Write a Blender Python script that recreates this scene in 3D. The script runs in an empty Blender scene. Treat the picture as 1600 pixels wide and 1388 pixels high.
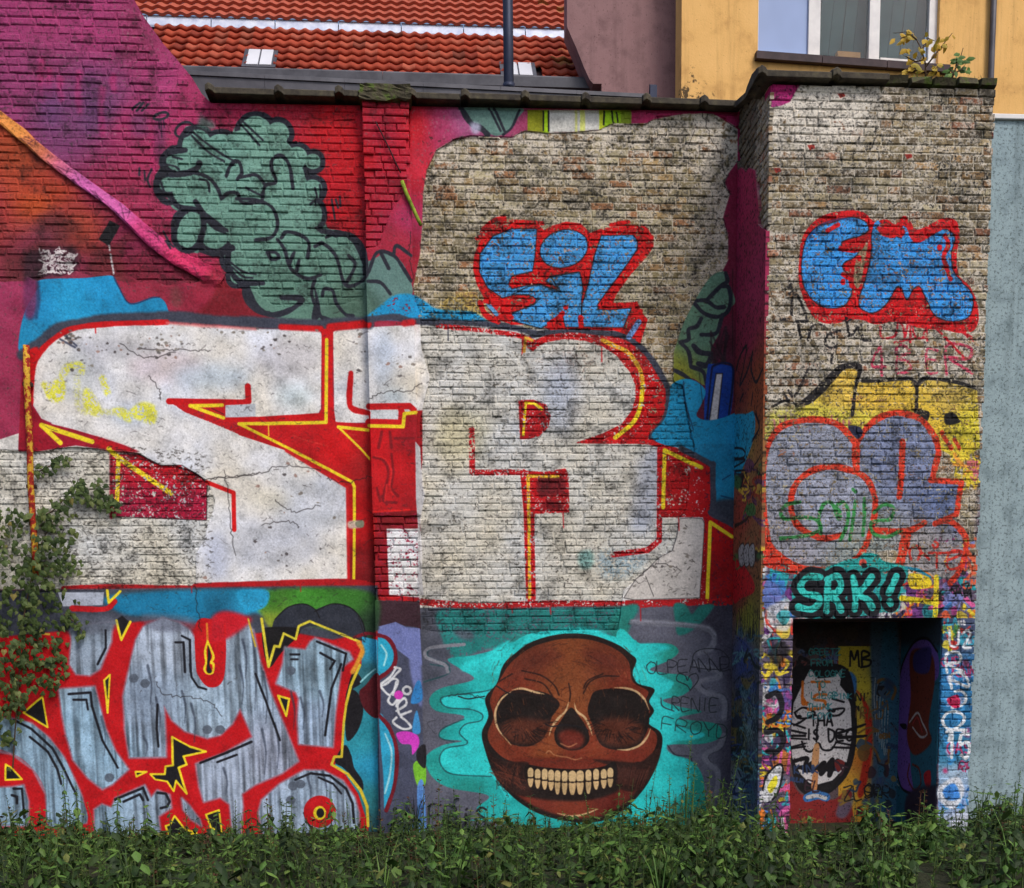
import bpy, bmesh, math, random
import numpy as np
from mathutils import Matrix, Vector

# ------------------------------------------------------------------ camera, sky, sun, exposure
SC = bpy.context.scene
COL = SC.collection
F, DIST, EYE = 1750.0, 10.5, 1.6            # focal length in photograph pixels (1600 wide), distance to wall, eye height
YAW, PITCH, ROLL, PPX, PPY = 0.0699, 0.1220, -0.0112, 815.0, 1243.6
def _basis():
    cy, sy, cp, sp = math.cos(YAW), math.sin(YAW), math.cos(PITCH), math.sin(PITCH)
    f = np.array([sy*cp, cy*cp, -sp]); r = np.array([cy, -sy, 0.0]); u = np.cross(r, f)
    c, s = math.cos(ROLL), math.sin(ROLL)
    return np.array([c*r + s*u, -s*r + c*u, f])
RB = _basis()
CAMP = np.array([0.0, -DIST, EYE])
cam_data = bpy.data.cameras.new('camera')
cam = bpy.data.objects.new('camera', cam_data); COL.objects.link(cam)
_m = Matrix(((RB[0][0], RB[1][0], -RB[2][0], 0), (RB[0][1], RB[1][1], -RB[2][1], -DIST),
             (RB[0][2], RB[1][2], -RB[2][2], EYE), (0, 0, 0, 1)))
cam.matrix_world = _m
cam_data.sensor_width = 36.0; cam_data.sensor_fit = 'HORIZONTAL'
cam_data.lens = F/1600*36
cam_data.shift_x = (800-PPX)/1600; cam_data.shift_y = (PPY-694)/1600
cam_data.clip_start = 0.05; cam_data.clip_end = 2000
SC.camera = cam

SUN_EL, SUN_AZ = math.radians(52), math.radians(150)      # azimuth clockwise from +Y: from the front right
world = bpy.data.worlds.new('World'); SC.world = world; world.use_nodes = True
wn = world.node_tree.nodes; wl = world.node_tree.links
for n in list(wn): wn.remove(n)
sky = wn.new('ShaderNodeTexSky'); sky.sky_type = 'NISHITA'; sky.sun_disc = False
sky.sun_elevation = SUN_EL; sky.sun_rotation = SUN_AZ
sky.air_density = 1.0; sky.dust_density = 4.0; sky.ozone_density = 1.0
bg = wn.new('ShaderNodeBackground'); bg.inputs[1].default_value = 0.15
wo = wn.new('ShaderNodeOutputWorld'); wl.new(sky.outputs[0], bg.inputs[0]); wl.new(bg.outputs[0], wo.inputs[0])
sun_d = bpy.data.lights.new('sun', 'SUN'); sun_d.energy = 1.5; sun_d.angle = math.radians(14); sun_d.color = (1.0, 0.95, 0.87)
sun = bpy.data.objects.new('sun', sun_d); COL.objects.link(sun)
_sd = Vector((math.sin(SUN_AZ)*math.cos(SUN_EL), math.cos(SUN_AZ)*math.cos(SUN_EL), math.sin(SUN_EL)))
sun.rotation_euler = _sd.to_track_quat('Z', 'Y').to_euler()
SC.view_settings.view_transform = 'Standard'; SC.view_settings.look = 'None'
SC.view_settings.gamma = 1.0; SC.view_settings.exposure = 0.25; SC.view_settings.use_curve_mapping = False
SC.cycles.max_bounces = 6

RNG = np.random.RandomState(7)
random.seed(7)

# ------------------------------------------------------------------ from a point of the photograph to a point of the place
def ray(x, y):
    x = np.asarray(x, float); y = np.asarray(y, float)
    v = np.stack([(x-PPX)/F, -(y-PPY)/F, np.ones_like(x)], -1)
    return v @ RB
def at(x, y, Y=None, X=None, Z=None):
    d = ray(x, y)
    if Y is not None: t = (Y-CAMP[1])/d[..., 1]
    elif X is not None: t = (X-CAMP[0])/d[..., 0]
    else: t = (Z-CAMP[2])/d[..., 2]
    return CAMP + d*t[..., None] if np.ndim(t) else CAMP + d*t

# ------------------------------------------------------------------ the paint on the walls: strokes and fields sprayed into a sheet of wall
def vnoise(H, W, cell, seed, oct_=1):
    out = np.zeros((H, W), np.float32); amp = 1.0; tot = 0
    r = np.random.RandomState(seed)
    for o in range(oct_):
        c = max(cell/(2**o), 1.0)
        gh, gw = int(H/c)+3, int(W/c)+3
        g = r.rand(gh, gw).astype(np.float32)
        yy = np.arange(H)/c; xx = np.arange(W)/c
        y0 = yy.astype(int); x0 = xx.astype(int)
        fy = (yy-y0).astype(np.float32); fx = (xx-x0).astype(np.float32)
        fy = fy*fy*(3-2*fy); fx = fx*fx*(3-2*fx)
        rows = g[y0]*(1-fy)[:, None] + g[y0+1]*fy[:, None]
        out += amp*(rows[:, x0]*(1-fx)+rows[:, x0+1]*fx)
        tot += amp; amp *= 0.55
    return out/tot
def catmull(pts, closed, n=7):
    p = np.asarray(pts, float)
    if len(p) < 3: return p
    if closed: q = np.vstack([p[-1], p, p[0], p[1]])
    else: q = np.vstack([2*p[0]-p[1], p, 2*p[-1]-p[-2]])
    t = np.linspace(0, 1, n, endpoint=False)[:, None]
    out = []
    for i in range(1, len(q)-2):
        a, b, c, d = q[i-1], q[i], q[i+1], q[i+2]
        out.append(0.5*((2*b)+(-a+c)*t+(2*a-5*b+4*c-d)*t**2+(-a+3*b-3*c+d)*t**3))
    out = np.vstack(out)
    return out if closed else np.vstack([out, p[-1]])
def blur(a, r):
    r = int(r)
    if r < 1: return a
    for _ in range(2):
        for ax in (0, 1):
            p = np.pad(a, [(r+1, r) if k == ax else (0, 0) for k in (0, 1)], mode='edge')
            c = np.cumsum(p, axis=ax, dtype=np.float64)
            n = a.shape[ax]
            hi = np.take(c, np.arange(2*r+1, 2*r+1+n), ax); lo = np.take(c, np.arange(0, n), ax)
            a = ((hi-lo)/(2*r+1)).astype(np.float32)
    return a
def q(c, r, *f):                      # a list of points read off one enlarged tile of the photograph
    oy = (0, 350, 700, 1038)[r]
    return [(400*c+f[i]/3.965, oy+f[i+1]/3.965) for i in range(0, len(f), 2)]

FONT = {'A': [[0,1,.5,0,1,1],[.2,.65,.8,.65]], 'B': [[0,1,0,0,.7,.05,.8,.3,.05,.45,.9,.65,.8,.95,0,1]], 'C': [[.95,.15,.5,0,.05,.4,.1,.85,.5,1,.95,.85]],
 'D': [[0,0,.1,1,.8,.8,.9,.3,.5,0,0,0]], 'E': [[.9,0,0,0,0,1,.9,1],[0,.5,.7,.5]], 'F': [[.9,0,0,0,0,1],[0,.5,.7,.5]], 'G': [[.95,.15,.5,0,.05,.4,.1,.85,.5,1,.95,.8,.95,.55,.55,.55]],
 'H': [[0,0,0,1],[1,0,1,1],[0,.5,1,.5]], 'I': [[.5,0,.5,1]], 'J': [[.8,0,.8,.8,.5,1,.1,.8]], 'K': [[0,0,0,1],[.9,0,0,.55,.9,1]], 'L': [[0,0,0,1,.9,1]],
 'M': [[0,1,.1,0,.5,.6,.9,0,1,1]], 'N': [[0,1,0,0,1,1,1,0]], 'O': [[.5,0,.05,.3,.1,.8,.5,1,.95,.7,.9,.2,.5,0]], 'P': [[0,1,0,0,.8,.05,.9,.35,.6,.5,0,.5]],
 'R': [[0,1,0,0,.8,.05,.9,.35,.6,.5,0,.5,.9,1]], 'S': [[.9,.1,.5,0,.1,.2,.3,.45,.8,.6,.85,.9,.4,1,.05,.85]], 'T': [[0,0,1,0],[.5,0,.5,1]], 'U': [[0,0,.05,.8,.5,1,.95,.8,1,0]],
 'V': [[0,0,.5,1,1,0]], 'W': [[0,0,.25,1,.5,.4,.75,1,1,0]], 'X': [[0,0,1,1],[1,0,0,1]], 'Y': [[0,0,.5,.5,1,0],[.5,.5,.5,1]], 'Z': [[0,0,1,0,0,1,1,1]],
 '1': [[.2,.25,.55,0,.55,1]], '2': [[.05,.2,.5,0,.9,.25,.1,1,.95,1]], '3': [[.05,0,.9,0,.4,.4,.9,.65,.6,1,.05,.9]], '4': [[.7,1,.7,0,0,.65,1,.65]], '5': [[.9,0,.1,0,.05,.45,.7,.4,.9,.7,.6,1,.05,.9]],
 'Q': [[.5,0,.05,.4,.2,.9,.6,1,.95,.6,.85,.15,.5,0],[.6,.7,1,1.1]], '!': [[.5,0,.5,.65],[.5,.95,.5,1]], 'i': [[.5,.4,.5,1],[.5,.1,.5,.12]], 'l': [[.5,0,.5,1]],
 'e': [[.05,.7,.9,.65,.7,.4,.2,.5,.1,.85,.5,1,.95,.9]], 'u': [[.05,.4,.1,.9,.5,1,.9,.85,.9,.4]], 's': [[.9,.45,.4,.4,.2,.6,.8,.75,.7,1,.1,.95]], 'm': [[0,1,.05,.45,.3,.4,.45,.6,.5,1],[.5,.6,.7,.4,.95,.5,1,1]],
 '#': [[.3,0,.2,1],[.8,0,.7,1],[0,.3,1,.3],[0,.7,1,.7]], '*': [[.2,.2,.8,.8],[.8,.2,.2,.8],[.5,.1,.5,.9]]}

class Sheet:
    """A rectangle of wall: origin O, axes U and V (metres), painted in pixels of `res` metres."""
    def __init__(s, name, O, U, V, w, h, res, seed):
        s.name = name; s.O = np.array(O, float); s.U = np.array(U, float); s.V = np.array(V, float)
        s.w, s.h, s.res = w, h, res
        s.W, s.H = int(round(w/res)), int(round(h/res))
        s.rgb = np.zeros((s.H, s.W, 3), np.float32)
        s.seed = seed; s.k = 0
        s.fine = vnoise(s.H, s.W, 2.2, seed+1, 1); s.mid = vnoise(s.H, s.W, 9, seed+2, 3); s.big = vnoise(s.H, s.W, 70, seed+3, 3)
        s.pxm = 0.006/res                     # pixels of the sheet per pixel of the photograph
        s.clip = None
    def tp(s, pts):
        p = np.asarray(pts, float); d = ray(p[:, 0], p[:, 1]); N = np.cross(s.U, s.V)
        t = (N @ (s.O-CAMP))/(d @ N); w = CAMP+d*t[:, None]-s.O
        return np.stack([w @ s.U/s.res, w @ s.V/s.res], 1)
    def cover(s, pts, closed=True, smooth=True, n=7):
        """coverage of a polygon: (window, array)"""
        p = s.tp(pts)
        if smooth: p = catmull(p, True, n)
        x0, y0 = np.floor(p.min(0)-2).astype(int); x1, y1 = np.ceil(p.max(0)+3).astype(int)
        x0, y0 = max(x0, 0), max(y0, 0); x1, y1 = min(x1, s.W), min(y1, s.H)
        if x1 <= x0 or y1 <= y0: return None
        SS = 3
        h, w = (y1-y0)*SS, (x1-x0)*SS
        px = (p[:, 0]-x0)*SS; py = (p[:, 1]-y0)*SS
        buf = np.zeros((h, w+1), np.int32)
        qx, qy = np.roll(px, -1), np.roll(py, -1)
        for a, b, c, d in zip(px, py, qx, qy):
            if b > d: a, b, c, d = c, d, a, b
            r0, r1 = max(int(math.ceil(b-.5)), 0), min(int(math.ceil(d-.5)), h)
            if r1 <= r0: continue
            r = np.arange(r0, r1)
            xs = a+(c-a)*((r+.5)-b)/(d-b)
            xi = np.clip(np.ceil(xs-.5).astype(int), 0, w)
            np.add.at(buf, (r, xi), 1)
        m = (np.cumsum(buf, 1)[:, :w] % 2).astype(np.float32)
        m = m.reshape(y1-y0, SS, x1-x0, SS).mean((1, 3))
        return (slice(y0, y1), slice(x0, x1)), m
    def mix(s, win, a, color):
        if s.clip is not None: a = a*s.clip[win]
        c = color[win] if isinstance(color, np.ndarray) and color.ndim == 3 else np.array(color, np.float32)/255
        s.rgb[win] += (c-s.rgb[win])*a[..., None]
    def worn(s, win, a, wear):
        if wear:                              # paint that did not reach into the pits
            nz = .55*s.fine[win]+.45*s.mid[win]
            a = a*np.clip((nz-(.26+.5*wear))/.07+.5, 0, 1)
        return a
    def fill(s, pts, color, soft=0, alpha=1.0, smooth=True, wear=0, edge=0, ec=(20, 16, 20)):
        pts = list(pts)
        if soft:
            p = np.array(pts); mn, mx = p.min(0), p.max(0)
        r = s.cover(pts, smooth=smooth)
        if r is None: return
        win, m = r
        if soft:
            pad = int(soft*s.pxm*2)+2
            y0, y1, x0, x1 = win[0].start, win[0].stop, win[1].start, win[1].stop
            Y0, Y1, X0, X1 = max(y0-pad, 0), min(y1+pad, s.H), max(x0-pad, 0), min(x1+pad, s.W)
            M = np.zeros((Y1-Y0, X1-X0), np.float32); M[y0-Y0:y1-Y0, x0-X0:x1-X0] = m
            m = blur(M, soft*s.pxm*.6); win = (slice(Y0, Y1), slice(X0, X1))
        s.mix(win, s.worn(win, m*alpha, wear), color)
        if edge: s.stroke(pts+[pts[0]], edge, ec, smooth=False if not smooth else 'closed', alpha=.75)
    def stroke(s, pts, w, color, soft=0.0, alpha=1.0, smooth=True, wear=0, taper=False):
        p = s.tp(pts)
        if smooth == 'closed': p = catmull(p[:-1], True); p = np.vstack([p, p[:1]])
        elif smooth: p = catmull(p, False)
        R = max(w*s.pxm/2, .45); aa = max(soft*s.pxm, 1.1); ph_ = (p[0, 0]*.37+p[0, 1]*.11) % 6.28
        x0, y0 = np.floor(p.min(0)-R-aa-2).astype(int); x1, y1 = np.ceil(p.max(0)+R+aa+2).astype(int)
        x0, y0 = max(x0, 0), max(y0, 0); x1, y1 = min(x1, s.W), min(y1, s.H)
        if x1 <= x0 or y1 <= y0: return
        cov = np.zeros((y1-y0, x1-x0), np.float32)
        n = len(p)-1
        for i in range(n):
            a, b = p[i], p[i+1]
            r_ = R
            if taper: r_ = R*(.25+.75*math.sin(math.pi*min(1, max(0, (i+.5)/n)))) if taper is True else R*(1-taper*(i/n))
            r_ *= 1+.10*math.sin(i*.55+ph_)+.05*math.sin(i*1.9+ph_*2)
            g = r_*1.2+aa+1
            bx0, by0 = int(max(min(a[0], b[0])-g-x0, 0)), int(max(min(a[1], b[1])-g-y0, 0))
            bx1, by1 = int(min(max(a[0], b[0])+g+1-x0, x1-x0)), int(min(max(a[1], b[1])+g+1-y0, y1-y0))
            if bx1 <= bx0 or by1 <= by0: continue
            xx = np.arange(bx0, bx1)[None, :]+x0+.5; yy = np.arange(by0, by1)[:, None]+y0+.5
            dx, dy = b-a; L = dx*dx+dy*dy+1e-9
            t = np.clip(((xx-a[0])*dx+(yy-a[1])*dy)/L, 0, 1)
            d = np.sqrt((xx-a[0]-t*dx)**2+(yy-a[1]-t*dy)**2)
            c = np.clip((r_-d)/aa+.5, 0, 1)
            np.maximum(cov[by0:by1, bx0:bx1], c, out=cov[by0:by1, bx0:bx1])
        win = (slice(y0, y1), slice(x0, x1))
        s.mix(win, s.worn(win, cov*alpha, wear), color)
    def strokes(s, lst, w, color, **k):
        for l in lst: s.stroke(l, w, color, **k)
    def text(s, txt, x, y, h, w, color, ang=0, sp=1.15, wid=.62, jit=.06, **k):
        ca, sa = math.cos(math.radians(ang)), math.sin(math.radians(ang)); cx = 0
        r = random.Random(txt+str(x))
        for ch in txt:
            if ch == ' ': cx += h*wid*sp; continue
            for st in FONT.get(ch, FONT.get(ch.upper(), [])):
                pts = []
                for i in range(0, len(st), 2):
                    lx = cx+(st[i]+r.uniform(-jit, jit))*h*wid; ly = (st[i+1]+r.uniform(-jit, jit))*h
                    pts.append((x+lx*ca-ly*sa, y+lx*sa+ly*ca))
                s.stroke(pts, w, color, **k)
            cx += h*wid*sp+w*.5
    def field(s, anchors, power=4.2):
        """a smooth blend of colours given at points of the photograph"""
        st = 12; yy, xx = np.mgrid[0:s.H:st, 0:s.W:st]
        p = s.tp([(a[0], a[1]) for a in anchors]); c = np.array([a[2] for a in anchors], float)/255
        num = 0; den = 0
        for (px, py), cc in zip(p, c):
            wgt = 1/(((xx-px)**2+(yy-py)**2)/900+.6)**(power/2)
            num = num+wgt[..., None]*cc; den = den+wgt
        small = (num/den[..., None]).astype(np.float32)
        iy = np.minimum(np.arange(s.H)/st, small.shape[0]-1.001); ix = np.minimum(np.arange(s.W)/st, small.shape[1]-1.001)
        y0, x0 = iy.astype(int), ix.astype(int); fy, fx = (iy-y0)[:, None, None].astype(np.float32), (ix-x0)[None, :, None].astype(np.float32)
        r0 = small[y0]*(1-fy)+small[y0+1]*fy
        return r0[:, x0]*(1-fx)+r0[:, x0+1]*fx
    def mask(s, pts, smooth=False):
        m = np.zeros((s.H, s.W), np.float32); r = s.cover(pts, smooth=smooth)
        if r: m[r[0]] = r[1]
        return m
    def tags(s, box, n, seed, pal, wmin=2, wmax=9, size=30):
        """layer upon layer of scribbled tags inside a box of the photograph"""
        r = random.Random(seed); x0, y0, x1, y1 = box
        for i in range(n):
            c = pal[r.randrange(len(pal))]; cx, cy = r.uniform(x0, x1), r.uniform(y0, y1)
            sz = r.uniform(.3, 1)*size
            k = r.random()
            if k < .28:
                a0 = r.uniform(0, 6.3)
                s.fill([(cx+sz*.5*r.uniform(.5, 1.1)*math.cos(a0+j*1.05), cy+sz*.6*r.uniform(.5, 1.1)*math.sin(a0+j*1.05)) for j in range(6)], c, soft=r.choice([0, 0, 3]), alpha=r.uniform(.7, 1))
            elif k < .7:
                m = r.randint(3, 6); pts = [(cx, cy)]
                for j in range(m): pts.append((pts[-1][0]+r.uniform(-.55, .7)*sz, pts[-1][1]+r.uniform(-.7, .7)*sz))
                s.stroke(pts, r.uniform(wmin, wmax), c, soft=r.choice([0, .8, 2]))
            else:
                s.text(''.join(r.choice('SRKOEMLUZANI') for _ in range(r.randint(2, 4))), cx-sz*.6, cy-sz*.3, sz*.7, r.uniform(wmin, max(wmin+.5, wmax*.45)), c, ang=r.uniform(-12, 12))
    def image(s):
        im = bpy.data.images.new(s.name, s.W, s.H, alpha=False, float_buffer=False)
        a = np.ones((s.H, s.W, 4), np.float32); a[..., :3] = np.clip(s.rgb, 0, 1)
        im.pixels.foreach_set(a.ravel()); im.update(); im.pack()
        return im
# ------------------------------------------------------------------ measurements of the place
TX, TY = 2.75, -0.96                          # left side and front of the brick outbuilding
TXR = float(at(1535, 700, Y=TY)[0])           # its right corner
NXL, NXR = float(at(1238, 1100, Y=TY)[0]), float(at(1470, 1100, Y=TY)[0])     # the niche
NZT = float(at(1350, 966, Y=TY)[2]); NYB = -0.08
PIER_Y = -0.12
PXL, PXR = float(at(578, 640, Y=PIER_Y)[0]), float(at(650, 640, Y=PIER_Y)[0])
ZC = float(at(740, 165, Y=0)[2])              # underside of the coping on the long wall
COURSE, JOINT = 0.064, 0.011
def layout(x0, x1, z0, z1, seed):
    """courses of brick: (x0, x1, z0, z1) of each"""
    r = random.Random(seed); out = []
    n0 = int(math.floor(z0/COURSE))
    k = n0
    while k*COURSE < z1:
        z = k*COURSE; x = x0-r.uniform(0, .2)
        head = (k % 2 == 0)
        while x < x1:
            L = r.choice([.2, .205, .21, .2, .1]) if not head else r.choice([.1, .105, .2, .205, .21])
            L += r.uniform(-.006, .006)
            out.append((x+JOINT/2, x+L-JOINT/2, z+JOINT/2+r.uniform(-.0015, .0015), z+COURSE-JOINT/2+r.uniform(-.0015, .0015)))
            x += L
        k += 1
    return out

# ------------------------------------------------------------------ paint of the long wall
MW = Sheet('long_wall_paint', (-6.25, 0, -0.35), (1, 0, 0), (0, 0, 1), 9.1, 8.5, 0.0048, 11)
S = MW
RED, YEL, BLK, SLATE = (200, 14, 22), (238, 214, 40), (24, 22, 28), (62, 66, 82)
WHITE, BLUE, SMOKE = (204, 204, 206), (28, 150, 208), (86, 126, 115)
# where the render has come off or never was: bare or painted brickwork
EXPOSED = [(660,350),(661,303),(667,267),(682,235),(713,218),(738,214),(800,216),(805,212),(820,205),(860,209),(901,207),(936,204),(956,194),(1009,194),(1022,187),(1067,179),(1098,177),(1115,178),(1130,187),(1153,202),(1153,252),(1138,272),(1133,285),(1140,305),(1130,340),(1138,373),(1137,408),(1128,426),(1110,436),(1085,471),(1067,506),(1052,552),(1052,598),(1067,602),(1070,627),(1077,665),(1085,700),(1078,740),(1072,800),(1061,811),(1057,839),(1050,861),(1029,871),(1027,887),(1009,892),(992,907),(974,922),(972,942),(965,985),(880,992),(800,990),(720,992),(660,985),(659,945),(660,870),(657,820),(664,770),(657,720),(656,660),(662,630),(672,590),(658,545),(656,500),(645,450),(656,400)]
LOWLEFT = [(-700,690),(-60,700),(60,706),(120,698),(172,705),(219,709),(252,728),(275,728),(305,738),(325,752),(337,783),(334,800),(325,821),(320,845),(308,864),(306,917),(200,920),(100,925),(-60,930),(-700,940)]
GABLE = [(-700,-300),(700,-300),(700,60),(640,165),(566,165),(572,470),(520,480),(430,480),(395,452),(352,452),(320,436),(300,446),(282,440),(262,448),(240,438),(222,444),(205,432),(180,434),(160,426),(142,432),(120,424),(98,434),(80,430),(60,440),(40,432),(10,442),(-30,434),(-80,442),(-700,440)]
DIAG = [(-700,-375),(-120,80),(-20,158),(20,188),(43,205),(60,223),(100,254),(150,290),(190,318),(230,352),(262,378),(300,402),(335,418),(354,426),(345,446),(320,441),(270,414),(235,388),(200,354),(170,324),(120,290),(90,268),(60,246),(43,230),(20,212),(-20,178),(-120,100),(-700,-352)]
m_exp = S.mask(EXPOSED); m_low = S.mask(LOWLEFT); m_gab = S.mask(GABLE); m_diag = S.mask(DIAG)
m_pier_top = S.mask([(564,160),(640,160),(640,262),(632,300),(612,330),(600,362),(592,385),(568,390)])
m_pier_low = S.mask([(583,806),(658,806),(660,942),(586,938)])
brickzone = np.clip(m_exp+m_low+np.clip(m_gab-m_diag, 0, 1)+m_pier_top+m_pier_low, 0, 1)
BR = layout(-6.25, TX, 0.0, 8.1, 5)
# bare brick, mortar and old whitewash
S.rgb[:] = np.array((206, 198, 180), np.float32)/255
RAW = [(146,134,104),(132,120,90),(160,150,122),(150,126,88),(118,108,82),(170,160,134),(142,130,100),(138,110,76),(152,108,76),(126,116,94),(154,144,114),(136,124,92)]
def paint_bricks(sh, bricks, pal, seed, ox, oz, zmul=None):
    r = random.Random(seed)
    for (a, b, c, d) in bricks:
        x0, x1, y0, y1 = int((a-ox)/sh.res), int((b-ox)/sh.res)+1, int((c-oz)/sh.res), int((d-oz)/sh.res)+1
        if x1 <= 0 or y1 <= 0 or x0 >= sh.W or y0 >= sh.H: continue
        cc = np.array(pal[r.randrange(len(pal))], np.float32)*r.uniform(.85, 1.15)/255
        sh.rgb[max(y0, 0):y1, max(x0, 0):x1] = cc
paint_bricks(S, BR, RAW, 3, -6.25, -0.35)
wash = np.clip((.6*S.mid+.4*S.fine-.45)*9, 0, 1)*.85
top = S.mask([(640,160),(1160,160),(1160,235),(1000,225),(900,235),(760,235),(640,260)]); top = blur(top, 40)
right = blur(S.mask([(1100,160),(1160,160),(1160,430),(1110,440)]), 30)
wash = np.clip(wash+top*.75*(S.mid > .38)+right*.7*(S.mid > .36), 0, 1)
S.rgb += (np.array((196, 186, 170), np.float32)/255-S.rgb)*wash[..., None]
pit = np.clip((S.fine*.75+S.big*.25-.70)*9, 0, 1)
S.rgb *= (1-.62*pit)[..., None]
_w = np.clip(top*.8+right*.8, 0, 1)*np.clip((S.mid*.7+S.fine*.3-.34)*8, 0, 1)*.8; S.rgb += (np.array((220, 212, 200), np.float32)/255-S.rgb)*_w[..., None]
raw_keep = S.rgb.copy()

# the pink and red ground
PINK = [(20,30,(160,54,112)),(60,30,(162,54,110)),(150,60,(170,56,116)),(230,60,(166,54,106)),(60,120,(150,58,112)),(150,130,(140,60,116)),(250,130,(174,60,120)),(200,200,(178,50,106)),(100,180,(122,60,112)),(160,170,(110,62,110)),(300,160,(170,46,98)),(350,165,(170,35,78)),(250,260,(172,46,92)),(200,300,(168,46,86)),(450,165,(168,25,50)),(520,200,(196,14,28)),(540,330,(186,12,26)),(545,250,(196,12,26)),(500,400,(156,25,50)),(300,400,(172,40,82)),(250,430,(152,34,60)),(350,460,(142,28,44)),(400,480,(134,26,40)),
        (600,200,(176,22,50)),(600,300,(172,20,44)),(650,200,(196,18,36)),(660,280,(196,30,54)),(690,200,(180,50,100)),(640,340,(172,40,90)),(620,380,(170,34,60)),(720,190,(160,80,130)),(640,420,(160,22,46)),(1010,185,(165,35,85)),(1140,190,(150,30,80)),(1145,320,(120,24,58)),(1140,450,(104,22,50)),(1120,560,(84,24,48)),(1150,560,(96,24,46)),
        (300,300,(172,46,92)),(450,300,(180,20,40)),(0,150,(150,56,112))]
fld = S.field(PINK); fld = fld*.94+np.array((92,58,80), np.float32)/255*.06
fld *= (.88+.24*S.big)[..., None]
nobare = 1-m_exp*(1-0)
S.clip = np.clip(nobare, 0, 1)
win_all = (slice(0, S.H), slice(0, S.W))
S.mix(win_all, np.clip(.97-.5*np.clip((S.fine-.8)*8, 0, 1), 0, 1), fld)
lowg = S.mask([(-700,-354),(-120,98),(-20,178),(43,228),(90,266),(120,288),(170,322),(200,352),(235,387),(270,412),(320,441),(270,446),(180,440),(60,440),(-120,445),(-700,445)])
ORG = [(40,240,(176,74,40)),(60,250,(172,70,40)),(100,262,(152,50,70)),(60,320,(196,82,34)),(110,330,(166,60,58)),(150,300,(142,36,74)),(80,360,(132,60,92)),(130,380,(166,62,48)),(200,370,(138,36,76)),(250,400,(142,36,70)),(60,410,(122,40,70)),(130,410,(144,50,80)),(230,435,(142,36,60)),(150,425,(144,40,70)),(90,300,(186,70,40)),(60,285,(180,64,46)),(120,350,(176,76,50)),(-20,330,(170,60,60))]
_o = S.field(ORG)*.94; _o += (np.array((96,40,40), np.float32)/255-_o)*(np.clip((S.big-.48)*4, 0, .65))[..., None]; S.mix(win_all, lowg*.97, _o)
# drips of old tags ghosting through the pink
for x, y, h_ in [(66,95,60),(78,110,40),(125,115,60),(95,125,30),(160,140,70),(178,120,20),(240,215,50)]:
    S.stroke([(x,y),(x-2,y+h_*.5),(x+1,y+h_)], 9, (190,46,110), soft=5, alpha=.5)
S.fill([(60,140),(90,135),(95,190),(70,195)], (100,66,116), soft=14, alpha=.5); S.fill([(130,120),(150,118),(152,200),(128,205)], (104,62,112), soft=12, alpha=.5)
S.fill([(205,180),(228,178),(230,210),(210,212)], (100,62,100), soft=8, alpha=.6); S.fill([(242,195),(258,195),(256,250),(244,250)], (100,50,90), soft=6, alpha=.6)
# the cement fillet of a vanished roof
S.clip = None
S.fill(DIAG, S.field([(30,205,(216,140,66)),(60,232,(206,118,70)),(75,250,(200,110,90)),(90,255,(190,92,140)),(130,285,(196,96,168)),(180,325,(196,92,160)),(230,370,(196,60,120)),(290,410,(200,46,96)),(340,430,(180,40,80))]), smooth=False)
for i in range(26):
    x, y = [(43,205),(100,254),(150,290),(190,318),(230,352),(300,402)][i % 6]; S.stroke([(x+RNG.uniform(-12,20), y+RNG.uniform(4,18)), (x+RNG.uniform(0,24), y+RNG.uniform(12,30))], 1, (60,20,50), alpha=.6)
S.clip = np.clip(nobare, 0, 1)
# plasterwork under the fillet
S.fill([(330,425),(352,418),(360,440),(310,490),(280,480),(320,445)], (150,34,60), soft=6)
S.fill([(350,440),(400,480),(400,500),(310,500),(330,470)], (124,24,38), soft=5)
S.fill([(268,452),(282,452),(284,480),(270,478)], (110,60,60), soft=6, alpha=.7)
# white scribble and black match
S.fill([(40,400),(60,392),(75,388),(118,388),(122,420),(100,432),(64,436),(40,440)], (52,30,44), soft=5, alpha=.75)
r_ = random.Random(4)
for i in range(95):
    x, y = r_.uniform(64,116), r_.uniform(392,426)
    S.stroke([(x,y),(x+r_.uniform(-6,6),y+r_.uniform(-5,5)),(x+r_.uniform(-8,8),y+r_.uniform(-6,6))], r_.uniform(1,2.2), (214,208,210), alpha=.95)
S.fill([(172,345),(188,353),(170,385),(154,374)], BLK, smooth=False)
for y0 in (384, 398, 409, 420): S.stroke([(171+(y0-384)*.16,y0),(172+(y0-384)*.16,y0+8)], 2.6, (205,200,205), smooth=False)

# blue behind the letters
S.fill([(30,540),(40,490),(60,452),(62,440),(90,437),(130,436),(160,433),(178,433),(185,445),(195,465),(202,474),(212,475),(228,470),(243,465),(256,470),(263,484),(260,497),(180,499),(110,507),(80,518),(60,540),(46,552),(36,556)], S.field([(60,480,(26,140,196)),(160,450,(30,150,208)),(110,480,(34,156,210)),(230,480,(28,138,190)),(50,530,(30,140,190))]), soft=1.2)
S.fill([(40,440),(58,442),(60,480),(52,500),(40,492)], (112,44,90), soft=5, alpha=.9); S.stroke([(60,442),(62,470),(58,498)], 5, (36,60,100), soft=4, alpha=.7)
S.stroke([(178,432),(188,452),(200,473),(214,476),(238,467),(250,466)], 2, (40,40,80), soft=1, alpha=.8)

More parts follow.
